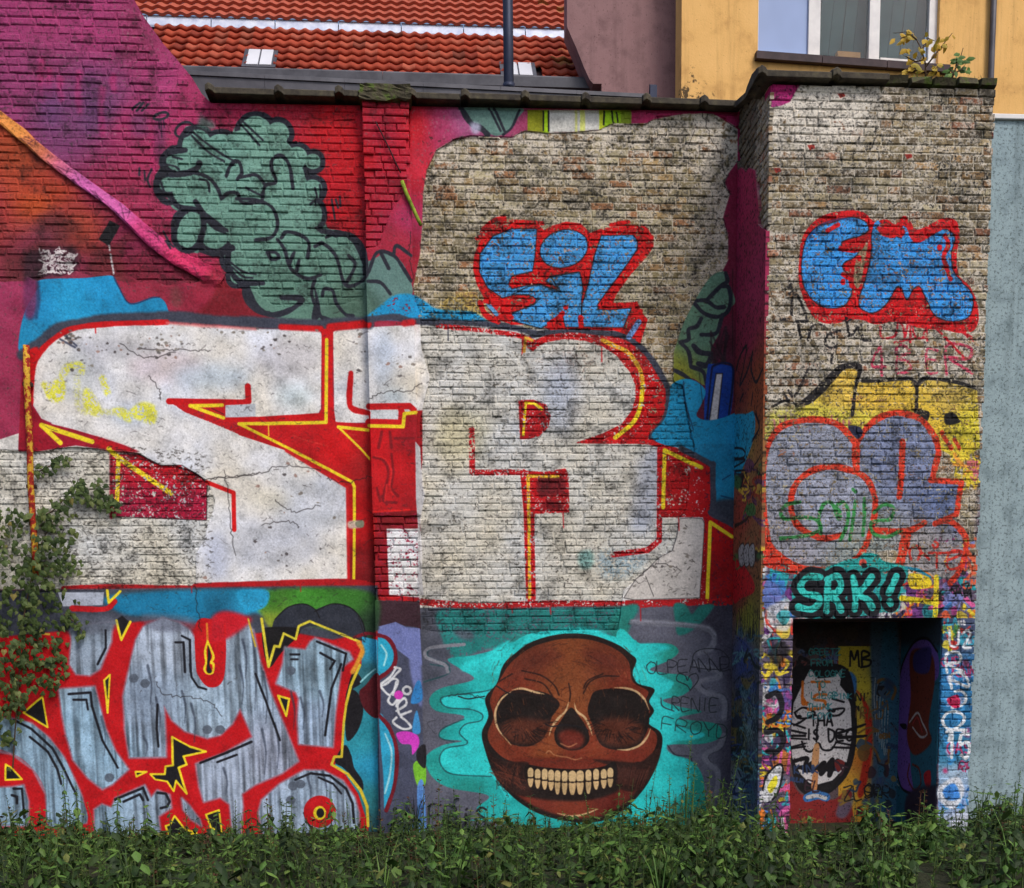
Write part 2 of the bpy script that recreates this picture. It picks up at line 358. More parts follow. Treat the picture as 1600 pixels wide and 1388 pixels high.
# ---- grey smoke cloud
CLOUD = [(291,198),(312,199),(335,207),(346,213),(352,204),(362,210),(366,202),(374,188),(390,178),(405,178),(415,188),(426,185),(441,189),(452,200),(453,218),(448,229),(460,225),(472,231),(477,241),(490,236),(502,241),(505,255),(497,265),(489,270),(500,276),(509,292),(505,312),(494,323),(505,335),(512,356),(530,360),(550,368),(562,385),(571,408),(590,402),(601,394),(620,402),(635,422),(645,452),(640,463),(616,466),(596,484),(577,497),(500,503),(440,500),(420,492),(402,472),(393,456),(372,441),(358,425),(355,398),(340,393),(320,394),(306,396),(286,391),(274,376),(272,362),(284,346),(290,335),(270,326),(262,310),(246,292),(243,276),(252,262),(264,260),(257,250),(255,240),(265,232),(285,234),(289,214)]
S.fill(CLOUD, S.field([(330,230,(104,148,138)),(420,210,(108,150,138)),(300,300,(102,144,132)),(450,300,(106,148,136)),(400,380,(98,138,126)),(500,420,(92,130,118)),(450,470,(86,122,110)),(600,440,(96,130,126)),(550,470,(70,98,84))]), soft=.8)
LOBES = [(400,206,28),(434,209,22),(308,226,27),(345,236,30),(276,251,20),(264,285,20),(292,300,26),(296,352,25),(293,371,21),(336,366,27),(464,247,21),(489,253,16),(488,297,20),(482,336,26),(380,290,66),(440,300,48),(400,350,48),(372,402,26),(402,420,36),(372,432,16),(420,455,36),(462,452,44),(505,400,38),(535,400,34),(546,410,26),(440,390,44)]
SMK = S.field([(330,230,(112,158,147)),(420,210,(116,160,147)),(300,300,(110,154,141)),(450,300,(114,158,145)),(400,380,(106,148,135)),(500,420,(100,140,127)),(450,470,(92,130,117)),(600,440,(104,140,136)),(550,470,(80,110,96))])
circ = lambda cx, cy, r, k=0: [(cx+(r+k)*(1+.03*math.sin(3*t+cx))*math.cos(t), cy+(r+k)*math.sin(t)) for t in np.arange(0, 6.2, .33)]
for cx, cy, r in LOBES: S.fill(circ(cx, cy, r, 4.2), (40,42,54), soft=.8)
for cx, cy, r in LOBES: S.fill(circ(cx, cy, r, -4.0), SMK, soft=.6)
S.fill([(300,230),(345,215),(400,200),(440,215),(470,255),(480,300),(478,340),(520,380),(560,400),(568,440),(572,497),(440,497),(415,470),(380,430),(372,395),(345,370),(300,360),(300,330),(275,300),(275,255)], SMK, soft=1.2)
INK = (38,40,52)
h2 = lambda *f: [(f[i]/2, f[i+1]/2) for i in range(0, len(f), 2)]
S.strokes([h2(580,470,540,475,512,490,508,520,530,545,575,545,612,530,624,512), h2(545,540,505,550,490,580,495,610,520,632,546,632), h2(635,665,590,655,560,685,545,730,556,770,590,786,620,766,636,720,634,670,612,632), h2(630,782,680,796,726,776), h2(715,785,714,830,750,880,822,886), h2(775,900,802,960,850,986,910,970,942,935,880,930)], 8, INK, soft=.8)
S.strokes([h2(530,545,590,538,650,555,680,590,692,622), h2(692,622,715,604,742,606,760,635,820,630), h2(740,622,800,626,850,650,868,700,850,742,800,752), h2(820,622,830,582,862,570,850,530,852,500,880,488,905,520,916,590), h2(708,550,720,520,745,505,756,540,742,562), h2(752,556,800,548,832,582), h2(880,745,896,726,940,736,966,762,962,806), h2(868,750,890,782,910,842,960,872,1002,860), h2(985,772,1010,762,1050,802,1080,892,1130,880,1152,850), h2(1020,742,1060,726,1110,762,1142,834), h2(1080,892,1110,830,1090,800), h2(985,872,975,922,1002,990), h2(1008,925,1014,905,1040,910,1052,950,1080,985,1104,990), h2(920,790,905,830,925,850,935,815), h2(836,790,860,790,872,806,850,812,836,790), h2(1152,850,1180,790,1230,800,1260,840,1285,880), h2(1150,880,1190,885,1220,920), h2(1190,790,1215,840), h2(1230,800,1240,770,1285,800)], 5, INK, soft=.7)
S.strokes([h2(605,415,660,460,730,505), h2(600,425,650,475,700,505), h2(745,382,780,420,812,456), h2(752,376,790,410,822,440), h2(640,665,670,690,712,722), h2(640,685,670,715,705,730), h2(720,820,760,850,800,858), h2(725,835,760,865,790,870), h2(770,588,800,605,818,612), h2(520,515,545,520,560,530), h2(540,490,570,500), h2(985,590,990,620,970,640), h2(1000,580,1002,610,985,640), h2(500,565,515,600,530,615), h2(625,560,650,570,655,600), h2(512,725,530,760,545,775), h2(520,755,535,780)], 3, INK, soft=.5)
S.fill(h2(636,662,690,700,716,728,670,712,640,690), INK, soft=1)
S.strokes([q(1,0,470,1240,490,1360), q(1,0,495,1240,510,1290), q(1,0,520,1220,525,1280), q(0,0,820,680,870,640), q(0,0,850,690,890,640), q(0,0,880,690,920,650), q(0,0,895,1060,900,1120), q(0,0,940,1050,915,1110,930,1160), q(0,0,865,1045,865,1090)], 3, INK, soft=.5)
for cx, cy, a, b in [(252,182,11,5.5),(288,203,14,11)]:
    S.stroke([(cx+a*math.cos(t*.6283), cy+b*math.sin(t*.6283)-(.25*a*math.cos(t*.6283))) for t in range(11)], 3.4, INK, soft=.5)
S.strokes([[(252,188),(253,215)],[(256,188),(257,200)],[(249,188),(249,200)]], 1.6, (60,36,60))
S.fill([(310,190),(316,180),(322,186),(335,192),(335,202),(312,200)], SMOKE, soft=4, alpha=.8)
S.fill(h2(975,880,995,930,1002,990,975,1000,985,930), INK)
S.fill(h2(990,985,1040,1002,1030,1040,1018,1040,1005,1002), INK)

# pieces along the top
S.fill([(722,168),(814,168),(806,190),(796,206),(776,214),(756,206),(736,196),(727,183)], (96,130,124)); S.stroke([(720,168),(728,184),(738,197),(752,203),(762,212)], 8, INK); S.strokes([[(764,170),(782,206)],[(772,170),(788,206)],[(812,172),(800,200),(786,212)]], 3.5, INK)
S.fill([(826,172),(986,172),(986,214),(824,214)], (206,206,202), smooth=False)
for x0, x1, c in [(824,848,(136,140,20)),(848,858,(170,216,20)),(936,944,(190,206,40)),(944,970,(150,200,20)),(970,986,(126,150,30)),(898,902,(214,216,110)),(906,914,(214,220,120))]:
    S.fill([(x0,172),(x1,172),(x1,214),(x0,214)], c, smooth=False, soft=.8, alpha=.95 if x1-x0 > 5 else .7)
S.strokes([[(849,174),(849,205)],[(857,174),(857,206)],[(944,174),(943,196)],[(956,174),(957,190),(960,196)],[(963,176),(965,192)]], 2.2, BLK)
S.fill([(735,195),(750,196),(748,210),(738,210)], (190,190,220), soft=3, alpha=.8)
# green second smoke at the right, crimson strip
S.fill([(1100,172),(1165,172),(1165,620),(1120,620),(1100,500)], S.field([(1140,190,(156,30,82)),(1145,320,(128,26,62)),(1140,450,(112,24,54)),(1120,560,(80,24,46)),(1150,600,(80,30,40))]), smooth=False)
S.clip = None
S.fill(q(2,1,1310,300,1340,380,1370,440,1375,500,1300,570,1280,680,1230,780,1240,850,1200,1000,1110,960,1000,990,1000,800,1060,620,1130,480,1230,330), S.field([(1120,450,(92,130,110)),(1090,530,(88,126,108)),(1060,590,(126,128,36)),(1080,600,(130,130,40)),(1100,580,(86,120,96))]))
S.strokes([q(2,1,1130,500,1190,560,1270,580,1330,550,1350,480,1340,400,1300,390), q(2,1,1140,480,1200,480,1260,520,1310,520), q(2,1,1300,570,1270,670,1230,690,1170,690), q(2,1,1170,590,1140,640,1090,660,1090,720,1040,740), q(2,1,1040,740,1090,800,1105,890), q(2,1,1000,910,1060,940,1110,980), q(2,1,1110,890,1180,920,1205,1000), q(2,1,1320,310,1330,360,1290,390,1210,470)], 6, INK, soft=.6)
S.strokes([q(2,1,1120,760,1160,800,1230,810), q(2,1,1150,870,1200,880,1230,830)], 8, INK)
S.clip = np.clip(nobare, 0, 1)
for i in range(16): S.stroke([(1108+RNG.uniform(0,30),510+RNG.uniform(0,60)),(1112+RNG.uniform(0,30),560+RNG.uniform(0,50))], 3, (40,24,34), alpha=.6)
S.fill([(1104,580),(1112,570),(1142,574),(1146,588),(1140,650),(1122,665),(1100,662)], (18,60,150)); S.stroke([(1104,655),(1110,590),(1116,572),(1144,576),(1138,650)], 3, (16,24,60))
S.fill([(1118,585),(1128,585),(1120,662),(1107,660)], (196,194,200), smooth=False, edge=2)

# the teal, slate and skull ground of the lower right
S.clip = None
S.fill([(586,938),(1160,940),(1160,1400),(580,1400)], (92,94,110), smooth=False)
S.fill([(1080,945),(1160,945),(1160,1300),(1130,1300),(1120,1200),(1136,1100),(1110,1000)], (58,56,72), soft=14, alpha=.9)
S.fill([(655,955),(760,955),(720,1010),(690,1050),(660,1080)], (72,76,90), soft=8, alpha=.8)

# ---- the big white letters
LET = np.zeros_like(S.rgb); 
wf = np.array((222,222,225), np.float32)/255
tint = (S.big[..., None]-.5)*np.array((.10,.04,-.10), np.float32)
LET[:] = wf+tint+(S.mid[..., None]-.5)*.14
# dirty masonry of the lower left and of the R
cl = np.clip(m_low+m_exp, 0, 1)
LETB = LET*np.array((.93,.925,.89), np.float32)
LET += (LETB-LET)*cl[..., None]
UP = [(54,590),(59,560),(76,543),(96,525),(118,515),(151,510),(214,508),(265,507),(330,510),(400,514),(500,517),(503,525),(502,640),(497,649),(400,655),(353,656),(353,634),(330,632),(265,627),(290,644),(330,660),(373,677),(448,702),(500,732),(543,760),(545,908),(440,911),(306,917),(180,917),(50,922),(-40,925),(-700,935),(-700,690),(-40,700),(83,662),(66,655),(54,635),(50,615)]
S.fill(UP, LET, smooth=False)
S.fill([(521,520),(530,514),(660,508),(700,505),(1000,525),(1030,600),(1000,690),(1100,700),(1100,945),(655,950),(655,830),(660,660),(523,662)], LET, smooth=False, wear=0)
# brick that was never covered between the R and the tag above, at its upper right
S.rgb[:] = S.rgb*(1-0)
back = S.mask([(925,512),(985,528),(1020,560),(1040,600),(1060,600),(1060,540),(1090,460),(1000,440)])*m_exp
S.rgb += (raw_keep-S.rgb)*back[..., None]
keep = np.clip((S.mid*.6+S.fine*.4-.60)*10, 0, 1)*m_exp*S.mask([(655,520),(1090,520),(1090,945),(655,945)])*.35
S.rgb += (raw_keep-S.rgb)*keep[..., None]
S.fill([(840,560),(930,540),(960,560),(900,590)], (120,70,55), soft=20, alpha=.35, wear=.7); S.fill([(860,560),(900,570),(890,680),(850,650)], (150,165,200), soft=22, alpha=.5)
S.fill([(690,470),(740,455),(760,490),(700,500)], (214,178,72), soft=6, alpha=.75, wear=.5); S.fill([(1000,720),(1040,700),(1030,800),(990,830)], (130,145,185), soft=16, alpha=.5)
S.fill([(700,640),(760,660),(740,720),(680,700)], (200,190,130), soft=20, alpha=.35); S.fill([(940,860),(1010,870),(980,900),(940,900)], (110,150,180), soft=10, alpha=.55, wear=.35); S.fill([(905,865),(925,862),(925,885),(908,888)], (110,190,190), soft=5, alpha=.6)
# weather on the white
for (x, y, rx, ry, c, a) in [(180,545,60,14,(160,160,170),.5),(140,560,30,30,(176,178,190),.5),(260,575,60,25,(200,180,190),.5),(330,590,60,20,(180,200,220),.6),(120,590,30,40,(190,196,200),.6),(450,560,50,30,(180,178,190),.5),(460,620,30,20,(180,200,206),.5),(210,650,40,14,(160,180,210),.5),(480,790,60,50,(178,184,196),.5),(430,850,70,40,(176,182,200),.5),(360,760,50,30,(214,206,190),.5),(340,870,20,40,(170,180,210),.6),(600,560,16,50,(180,196,220),.6),(615,620,20,12,(170,196,220),.6),(420,780,30,18,(212,204,180),.5)]:
    S.fill([(x+rx*math.cos(t), y+ry*math.sin(t)) for t in np.arange(0, 6.2, .7)], c, soft=14, alpha=a)
# old yellow letters showing through
yl = (224,222,66)
for l in [q(0,1,280,1000,330,1080,380,1080,390,990), q(0,1,390,940,430,890,500,880,510,920), q(0,1,640,960,670,1050)]: S.stroke(l, 9, yl, soft=4, alpha=.85, wear=.35)
for l in [q(0,1,300,1010,390,960,400,1090,300,1080), q(0,1,520,1050,560,1030,640,1180,540,1170), q(0,1,700,1150,780,1150,820,1230,760,1210), q(0,1,800,1180,880,1110,970,1140,960,1240,900,1230)]: S.fill(l, yl, soft=3, alpha=.9, wear=.3)
S.stroke(q(0,1,480,960,500,1150,640,1170,760,1170), 8, (206,206,110), soft=5, alpha=.6, wear=.4)
S.strokes([q(0,1,400,690,480,760), q(0,1,380,720,470,770), q(0,1,410,680,440,740)], 3, (50,56,80), alpha=.8)
# crimson beside and inside the lower left
S.fill([(44,560),(54,560),(50,600),(49,620),(55,640),(67,657),(84,664),(113,671),(151,682),(197,697),(219,707),(172,704),(120,697),(60,706),(30,706),(34,600)], (158,18,44), smooth=False); S.fill([(150,684),(200,700),(215,708),(160,702)], (190,20,34), soft=3)
S.fill(q(0,2,690,45,690,425,1280,450,1285,215,1230,170,1130,110,1000,110,860,40,750,40), S.field([(190,790,(164,24,62)),(250,780,(172,18,56)),(310,790,(172,20,60)),(230,715,(196,16,30)),(290,735,(198,18,32)),(200,730,(180,22,44))]), smooth=False, wear=.18, edge=1.2)
S.stroke(q(0,2,690,40,690,430), 4, (150,20,40), soft=3)
S.strokes([q(0,1,262,1250,380,1360), q(0,1,262,1250,575,1352)], 8, YEL, smooth=False)
S.strokes([q(0,2,680,10,735,62,1060,282), q(0,2,735,62,726,330)], 7, YEL, smooth=False, wear=.2)
# outline of the first letter
S.stroke([(36,556),(46,550),(60,540),(90,517),(130,506),(180,500),(260,496),(330,501),(400,505),(500,508),(560,505),(577,507)], 15, SLATE, soft=4)
S.stroke([(50,630),(50,600),(55,570),(70,545),(96,524),(118,514),(151,509),(214,506),(262,505)], 7.5, RED, soft=1.5)
S.fill([(38,560),(62,545),(54,590),(52,620),(46,620)], RED, soft=2)
S.stroke([(262,506),(330,511),(400,515)], 4, (214,120,120), soft=3, alpha=.8)
S.stroke([(440,512),(502,515)], 9, RED, soft=3); S.stroke([(516,513),(575,507)], 10, RED, soft=3)
S.fill([(503,515),(521,515),(520,600),(522,640),(525,660),(578,664),(588,700),(590,925),(545,918),(545,762),(500,735),(448,705),(373,680),(373,663),(400,658),(498,651),(504,640)], S.field([(510,600,(206,16,24)),(450,690,(196,20,28)),(540,700,(204,14,22)),(570,720,(150,20,24)),(566,820,(190,12,20)),(560,890,(140,14,22)),(580,900,(110,14,20))]), smooth=False)
S.fill([(263,627),(353,630),(353,657),(400,656),(400,664),(440,690),(450,704),(373,679),(330,661),(290,645)], (192,20,28), smooth=False, wear=.15)
S.strokes([[(388,605),(389,628),(380,630),(265,628)]], 8, RED, smooth=False, soft=1)
S.fill([(353,634),(400,632),(400,652),(353,655)], (196,202,212), smooth=False)
S.stroke([(353,657),(400,656),(498,650)], 7, RED, smooth=False)
S.strokes([[(511,532),(510,661),(400,663),(374,663),(453,702),(551,754),(554,761),(554,817)], [(554,827),(553,913)], [(298,635),(348,634)], [(298,635),(350,654)]], 5, YEL, smooth=False)
S.stroke([(448,705),(500,736),(543,762),(545,908)], 4, (206,30,34), smooth=False, soft=2)
S.fill([(545,815),(566,815),(566,824),(546,826)], (206,196,180), soft=2, alpha=.9); S.fill([(556,816),(568,814),(568,824),(558,824)], (130,130,110), soft=1)
S.strokes([q(1,1,530,1300,620,1310), q(1,1,230,1310,300,1340,450,1380), q(1,1,560,1330,640,1350)], 2, (220,60,50), alpha=.6)
S.strokes([q(0,2,1285,215,1450,280,1455,510)], 6, (214,20,22), smooth=False, soft=1)
S.strokes([[(306,917),(400,913),(545,910),(590,917)],[(100,920),(191,918),(306,920)]], 9, (176,18,26), soft=1.5)
# second letter, on the pier
S.strokes([q(1,1,590,930,580,1090,600,1148,700,1175)], 8, RED, soft=1.5)
S.stroke([(529,668),(576,673)], 5, YEL); S.stroke([(529,668),(564,702),(580,720)], 3.5, YEL, smooth=False)
S.fill([(577,648),(660,642),(660,720),(652,800),(580,800)], S.field([(600,680,(200,14,24)),(630,720,(196,16,26)),(600,780,(190,20,28)),(640,690,(150,16,30)),(640,790,(170,18,28))]), smooth=False)
S.strokes([[(577,636),(640,635),(647,641)],[(627,644),(625,661),(577,661)]], 10, RED, smooth=False)
S.fill([(579,641),(623,642),(622,656),(579,655)], (200,204,210), smooth=False)
S.strokes([[(577,666),(630,667),(632,647),(650,645)]], 5, YEL, smooth=False)
S.strokes([q(1,2,730,60,790,80,820,150,800,260,790,330,870,340), q(1,2,840,40,850,150,840,250,880,300), q(1,2,780,300,810,350), q(1,2,750,250,770,330), q(1,1,780,1290,760,1388), q(1,1,830,1290,840,1388), q(1,1,860,1330,980,1330)], 4, (120,16,26), soft=1.5, alpha=.85)
S.strokes([q(1,2,740,50,800,70,840,140,830,240,850,290), q(1,2,810,230,800,330)], 2.5, (224,40,40), soft=1, alpha=.7)
S.fill([(583,798),(655,798),(658,830),(586,836)], (128,18,26), smooth=False, wear=.25); S.fill([(586,828),(606,828),(608,940),(588,940)], (150,18,30), smooth=False, wear=.12)
S.stroke([(584,800),(640,797)], 3, (220,30,30)); S.fill([(604,826),(656,826),(660,934),(608,930)], LET, smooth=False, wear=.1)
# pier edges of bare plaster
S.fill([(649,690),(657,700),(660,760),(664,775),(657,810),(656,870),(662,930),(652,930),(653,820),(650,780)], (190,190,196), smooth=False)
# R
S.fill(q(1,1,690,572,770,510,860,445,970,440,1060,490,1130,530,1330,545,1400,580,1400,612,970,605,700,590), BLUE, soft=1.5, wear=.12)
S.stroke([(574,500),(614,496),(642,502),(677,504),(753,506),(800,512),(838,522)], 9, SLATE, soft=2.5); S.stroke([(685,510),(740,515),(800,523),(830,530)], 6.5, RED, soft=1.5, wear=.25)
S.stroke([(632,506),(645,504)], 9, (200,30,40), soft=3)
BOWL_IN = q(2,1,60,820,80,760,130,790,170,755,210,735,330,715,450,725,560,760,650,820,730,920,765,1000,765,1080,740,1160,680,1240,560,1300,400,1355)
BOWL_OUT = q(2,1,650,1345,830,1340,862,1320,950,1200,975,1050,930,950,850,820,730,715,600,680,480,668,330,665,230,680,160,715,120,720,60,680)
S.fill(BOWL_IN+BOWL_OUT, S.field([(830,530,(200,20,26)),(900,520,(196,24,30)),(980,560,(190,30,34)),(1020,620,(196,14,22)),(1000,680,(190,12,20))]), smooth=False, wear=.14)
S.stroke(q(2,1,200,640,300,645,480,655,620,670), 8, (206,150,170), soft=3, alpha=.8, wear=.2)
S.stroke(q(2,1,130,690,230,670,330,655,480,665,620,680,730,712,850,822,930,950,972,1050,950,1200,865,1320), 9, SLATE, soft=1.5)
S.stroke(q(2,1,560,720,640,760,720,800,790,900,808,1000,795,1130,750,1230,640,1325), 6.5, (232,176,50), soft=1, wear=.12); S.stroke(q(2,1,808,1000,795,1130,750,1230,640,1325), 6, YEL, soft=.8, wear=.1)
S.strokes([q(2,1,75,790,85,705,125,725)], 5, (226,170,60), smooth=False)
S.fill(q(2,1,390,1360,520,1320,650,1340,830,1335,930,1340,1040,1400,990,1400,830,1365), RED, smooth=False, wear=.1)
S.fill(q(2,1,40,1095,130,1090,210,1120,240,1190,225,1260,170,1315,100,1335,50,1335), (178,18,28), wear=.12, smooth=False); S.stroke(q(2,1,70,1310,85,1110,140,1115,185,1150), 4.5, YEL, smooth=False, wear=.15)
S.strokes([[(737,672),(738,739),(800,738),(818,738)]], 8, (190,22,30), smooth=False, wear=.35)
S.fill(q(2,2,50,140,200,150,330,128,350,170,355,400,140,410,140,560,148,960,88,960,72,400), (188,16,26), smooth=False, wear=.15); S.fill(q(2,2,165,190,320,190,320,280,250,290,170,300), (120,24,34), soft=3); S.fill(q(2,2,190,340,250,325,320,370,200,380), (130,20,30), soft=3)
S.stroke(q(2,2,285,178,100,175,106,500,110,930), 5, (228,190,50), smooth=False, wear=.25)
S.strokes([[(1031,695),(1030,845),(1012,860),(958,867)]], 8, (188,18,28), smooth=False, wear=.2)
S.fill(q(2,2,910,0,1040,10,1220,110,1230,400,1380,510,1395,965,700,985,700,945,1160,935,1190,470,1180,432,930,430,908,420), S.field([(1060,740,(180,14,22)),(1080,790,(186,16,24)),(1110,820,(180,12,20)),(1130,900,(150,12,20)),(1050,941,(150,20,26))]), smooth=False, wear=.08)
S.fill(q(2,2,1035,440,1100,435,1175,440,1190,470,1160,930,750,942,690,930,760,820,830,760,910,680,990,640,1020,550), (204,199,196), smooth=False, edge=1)
S.strokes([q(2,2,936,370,946,15,1170,125)], 6, YEL, smooth=False); S.strokes([q(2,2,1205,950,1226,462,1360,552)], 5.5, YEL, smooth=False)
S.fill(q(2,1,985,1000,1060,965,1140,980,1195,1040,1170,1120,1140,1190,1200,1220,1300,1205,1440,1150,1500,1160,1510,1388,1050,1388,865,1325,950,1200,978,1060), (24,140,188), soft=.8)
S.fill(q(2,2,1000,-20,1500,-20,1500,340,1370,370,1250,400,1240,120,1060,15), (24,128,172), smooth=False); S.fill(q(2,2,1260,330,1420,330,1440,480,1340,470,1250,410), (54,60,74), soft=4)
S.stroke(q(2,2,1050,5,1220,100,1240,130,1242,370,1230,405,1300,440,1420,510), 9, SLATE, soft=1.5)
S.strokes([q(2,2,1300,200,1350,170), q(2,2,1290,300,1370,320), q(2,1,1060,980,1070,1100,1120,1280)], 2, (16,70,110))
S.strokes([[(587,934),(620,936),(662,941),(720,946),(778,947),(883,943),(976,945),(1092,942),(1150,940)]], 10, (178,18,26), soft=1.2, wear=.22)

# ---- SIL
S.fill([(741,400),(752,372),(775,356),(800,350),(840,350),(850,360),(862,353),(885,347),(908,350),(922,364),(940,358),(985,352),(1008,354),(1021,370),(1021,386),(1010,402),(985,430),(962,462),(958,474),(995,472),(1003,488),(1012,500),(1000,538),(985,526),(960,517),(900,514),(860,516),(840,507),(800,508),(775,498),(765,486),(758,470),(745,445),(739,420)], (206,14,20), smooth=False, wear=.06)
SB = (66,154,222)
S.fill([(839,358),(800,358),(770,370),(750,397),(749,425),(762,450),(785,466),(803,461),(832,462),(838,468),(836,474),(820,483),(800,489),(806,502),(845,513),(862,500),(880,480),(905,473),(905,425),(860,432),(852,440),(872,450),(868,455),(845,444),(822,447),(800,452),(794,445),(800,432),(832,425),(836,400)], SB, wear=.1, smooth=False, edge=1.6)
S.fill(q(2,1,0,600,180,650,260,600,310,555,330,640,430,645,430,480,440,400,420,300,240,330,300,420,180,380,100,390,0,440,100,440,165,470,140,500,60,530,0,560), SB, wear=.1, smooth=False, edge=1.6)
S.fill([(881+38*math.cos(t)*math.cos(-.3)-29*math.sin(t)*math.sin(-.3), 389+38*math.cos(t)*math.sin(-.3)+29*math.sin(t)*math.cos(-.3)) for t in np.arange(0,6.2,.5)], SB, wear=.1, edge=1.6)
S.fill(q(2,1,552,75,750,70,778,110,775,160,700,270,530,500,535,530,600,535,742,520,690,642,425,640,435,500,470,380,510,200), SB, wear=.1, smooth=False, edge=1.6)
S.strokes([q(2,1,230,620,290,580,315,555), q(2,1,425,580,428,640)], 7, (206,14,20)); S.fill([(884+4*math.cos(t),481+4*math.sin(t)) for t in np.arange(0,6.2,.8)], (206,14,20))
S.stroke(q(2,1,725,700,785,610), 9, (110,150,210)); S.stroke(q(2,1,760,560,800,540), 5, (206,14,20))
S.strokes([q(1,1,1370,90,1586,10), q(1,1,1400,50,1560,-20), q(2,0,0,1375,190,1385), q(2,0,640,1388,720,1380)], 6, (206,14,20), wear=.2); S.stroke([(756,358),(772,345),(788,341)], 6, (206,14,20)); S.stroke([(955,352),(975,349)], 6, (206,14,20))
S.stroke(q(1,1,1390,490,1420,560,1500,610), 8, (200,14,20)); S.stroke(q(1,1,1440,500,1490,560), 6, (90,150,200)); S.stroke(q(1,1,1420,480,1520,500,1560,560,1586,580), 6, (200,14,20))

# ---- turquoise and the skull
TEAL = (34,122,120); TQ = (36,196,198)
S.fill([(685,955),(760,952),(900,950),(990,948),(985,970),(960,990),(930,1000),(800,1015),(760,1014),(716,1030),(700,1015),(690,995)], TEAL, soft=3, wear=.15)
S.fill(q(2,2,600,1100,640,1030,700,980,780,975,740,1080,700,1180,640,1200), (36,128,120), soft=3); S.fill(q(2,2,1000,970,1070,970,1110,1030,1160,980,1250,980,1130,1120,1030,1160,1010,1080), (36,120,114), soft=2); S.fill(q(1,2,1220,1130,1330,1130,1350,1180,1280,1190), (70,84,96), soft=5)
S.fill([(720,1046),(700,1030),(740,1024),(790,1010),(830,990),(900,985),(974,1000),(1000,1030),(1000,1280),(745,1282),(750,1278),(745,1262),(763,1243),(700,1230),(672,1209),(666,1182),(690,1165),(722,1158),(690,1154),(690,1141),(726,1120),(682,1111),(671,1093),(688,1076),(740,1062)], S.field([(700,1085,(30,140,134)),(740,1090,(32,176,176)),(700,1190,(34,150,146)),(740,1190,(40,200,202)),(760,1150,(40,206,206)),(730,1230,(28,136,128)),(780,1265,(34,170,170)),(760,1040,(36,180,180)),(900,990,(36,196,198)),(720,1180,(38,190,190))]))
S.fill([(960,1003),(1000,1006),(1045,1006),(1060,1018),(1045,1032),(1015,1046),(1040,1052),(1072,1056),(1081,1071),(1067,1086),(1035,1094),(1060,1104),(1096,1112),(1060,1122),(1118,1131),(1125,1151),(1098,1162),(1045,1164),(1043,1177),(1077,1187),(1096,1210),(1102,1250),(1100,1290),(960,1290)], S.field([(1010,1020,(40,200,200)),(1050,1020,(36,150,136)),(1000,1060,(40,206,208)),(1060,1070,(34,140,130)),(1030,1100,(38,190,190)),(1090,1112,(40,130,120)),(1040,1140,(40,196,200)),(1110,1145,(34,140,126)),(1050,1200,(40,200,206)),(1020,1230,(40,206,210)),(1090,1240,(30,140,126)),(1070,1170,(36,150,140))]))
ln = (28,72,78)
BTQ = (44,206,208)
S.fill(q(1,3,1586,120,1480,150,1400,170,1250,190,1170,200,1150,240,1200,270,1330,280,1400,310,1390,350,1300,370,1260,420,1290,460,1310,480,1290,500,1180,520,1140,570,1150,630,1220,680,1330,690,1460,695,1586,820), BTQ, soft=1.5)
S.fill(q(2,3,700,-20,780,-10,850,40,960,90,1000,115,960,170,905,195,920,250,1040,290,1000,310,940,330,960,360,1080,400,1190,430,1150,460,1000,480,955,520,1010,570,1090,600,1100,700,1080,800,800,850,700,600), BTQ, soft=2)
S.fill(q(2,2,0,1270,100,1180,330,1120,480,1120,580,1150,700,1210,900,1215,980,1240,860,1290,780,1388,500,1300,0,1350), BTQ, soft=3)
S.fill(q(1,2,1270,1370,1290,1330,1400,1300,1500,1230,1586,1200,1586,1388,1330,1388), BTQ, soft=3)
S.strokes([q(1,3,1586,130,1480,150,1400,170,1170,200,1150,240,1200,270,1330,280,1400,310,1390,350,1300,370,1260,420,1290,460,1310,480,1290,500,1180,520,1140,570,1150,630,1220,680,1460,695), q(1,3,1230,480,1150,460,1135,430,1170,390,1290,340), q(1,2,1280,1220,1100,1240,1060,1280,1100,1310,1190,1340,1200,1380), q(1,3,1040,110,1190,60,1180,20,1080,0)], 2, ln, alpha=.8)
S.strokes([q(1,2,1290,1218,1080,1240,1050,1290,1110,1320,1170,1345,1190,1388)], 5, (126,128,140), soft=1)
S.strokes([q(2,2,720,1090,1000,1100,1200,1130,1260,1180,1240,1230,1170,1260), q(2,3,1330,340,1335,250,1310,190,1230,170,1180,140,1180,110,1290,80,1300,50,1220,20,1140,0), q(2,3,1330,440,1300,520,1220,560,1225,600,1290,660,1290,760), q(2,3,920,210,930,260,1000,290), q(2,3,960,500,1010,560,1100,570,1110,600)], 2, (44,46,58), alpha=.9)
GB = (122,124,138)
S.strokes([q(2,2,740,1078,1010,1092,1200,1118,1250,1170,1230,1240,1160,1270), q(2,3,1310,330,1315,250,1290,200,1215,180,1160,150,1160,110,1270,80,1280,50,1200,20,1130,0), q(2,3,1310,440,1280,510,1200,555,1205,605,1270,660,1270,760,1250,830)], 9, GB, soft=3, alpha=.8)
S.strokes([q(2,2,740,1070,1010,1085,1200,1110,1260,1160)], 3, (132,134,150), soft=1)
SKULL = [(783,1046),(790,1034),(800,1025),(825,1006),(855,995),(888,990),(926,993),(964,1007),(985,1022),(994,1032),(988,1052),(996,1068),(1022,1077),(1014,1096),(1021,1111),(1012,1129),(1031,1144),(1034,1164),(1024,1200),(1000,1240),(961,1274),(921,1285),(876,1281),(835,1268),(800,1244),(773,1212),(757,1169),(753,1144),(763,1119),(758,1091),(776,1068)]
S.fill(SKULL, (30,20,18))
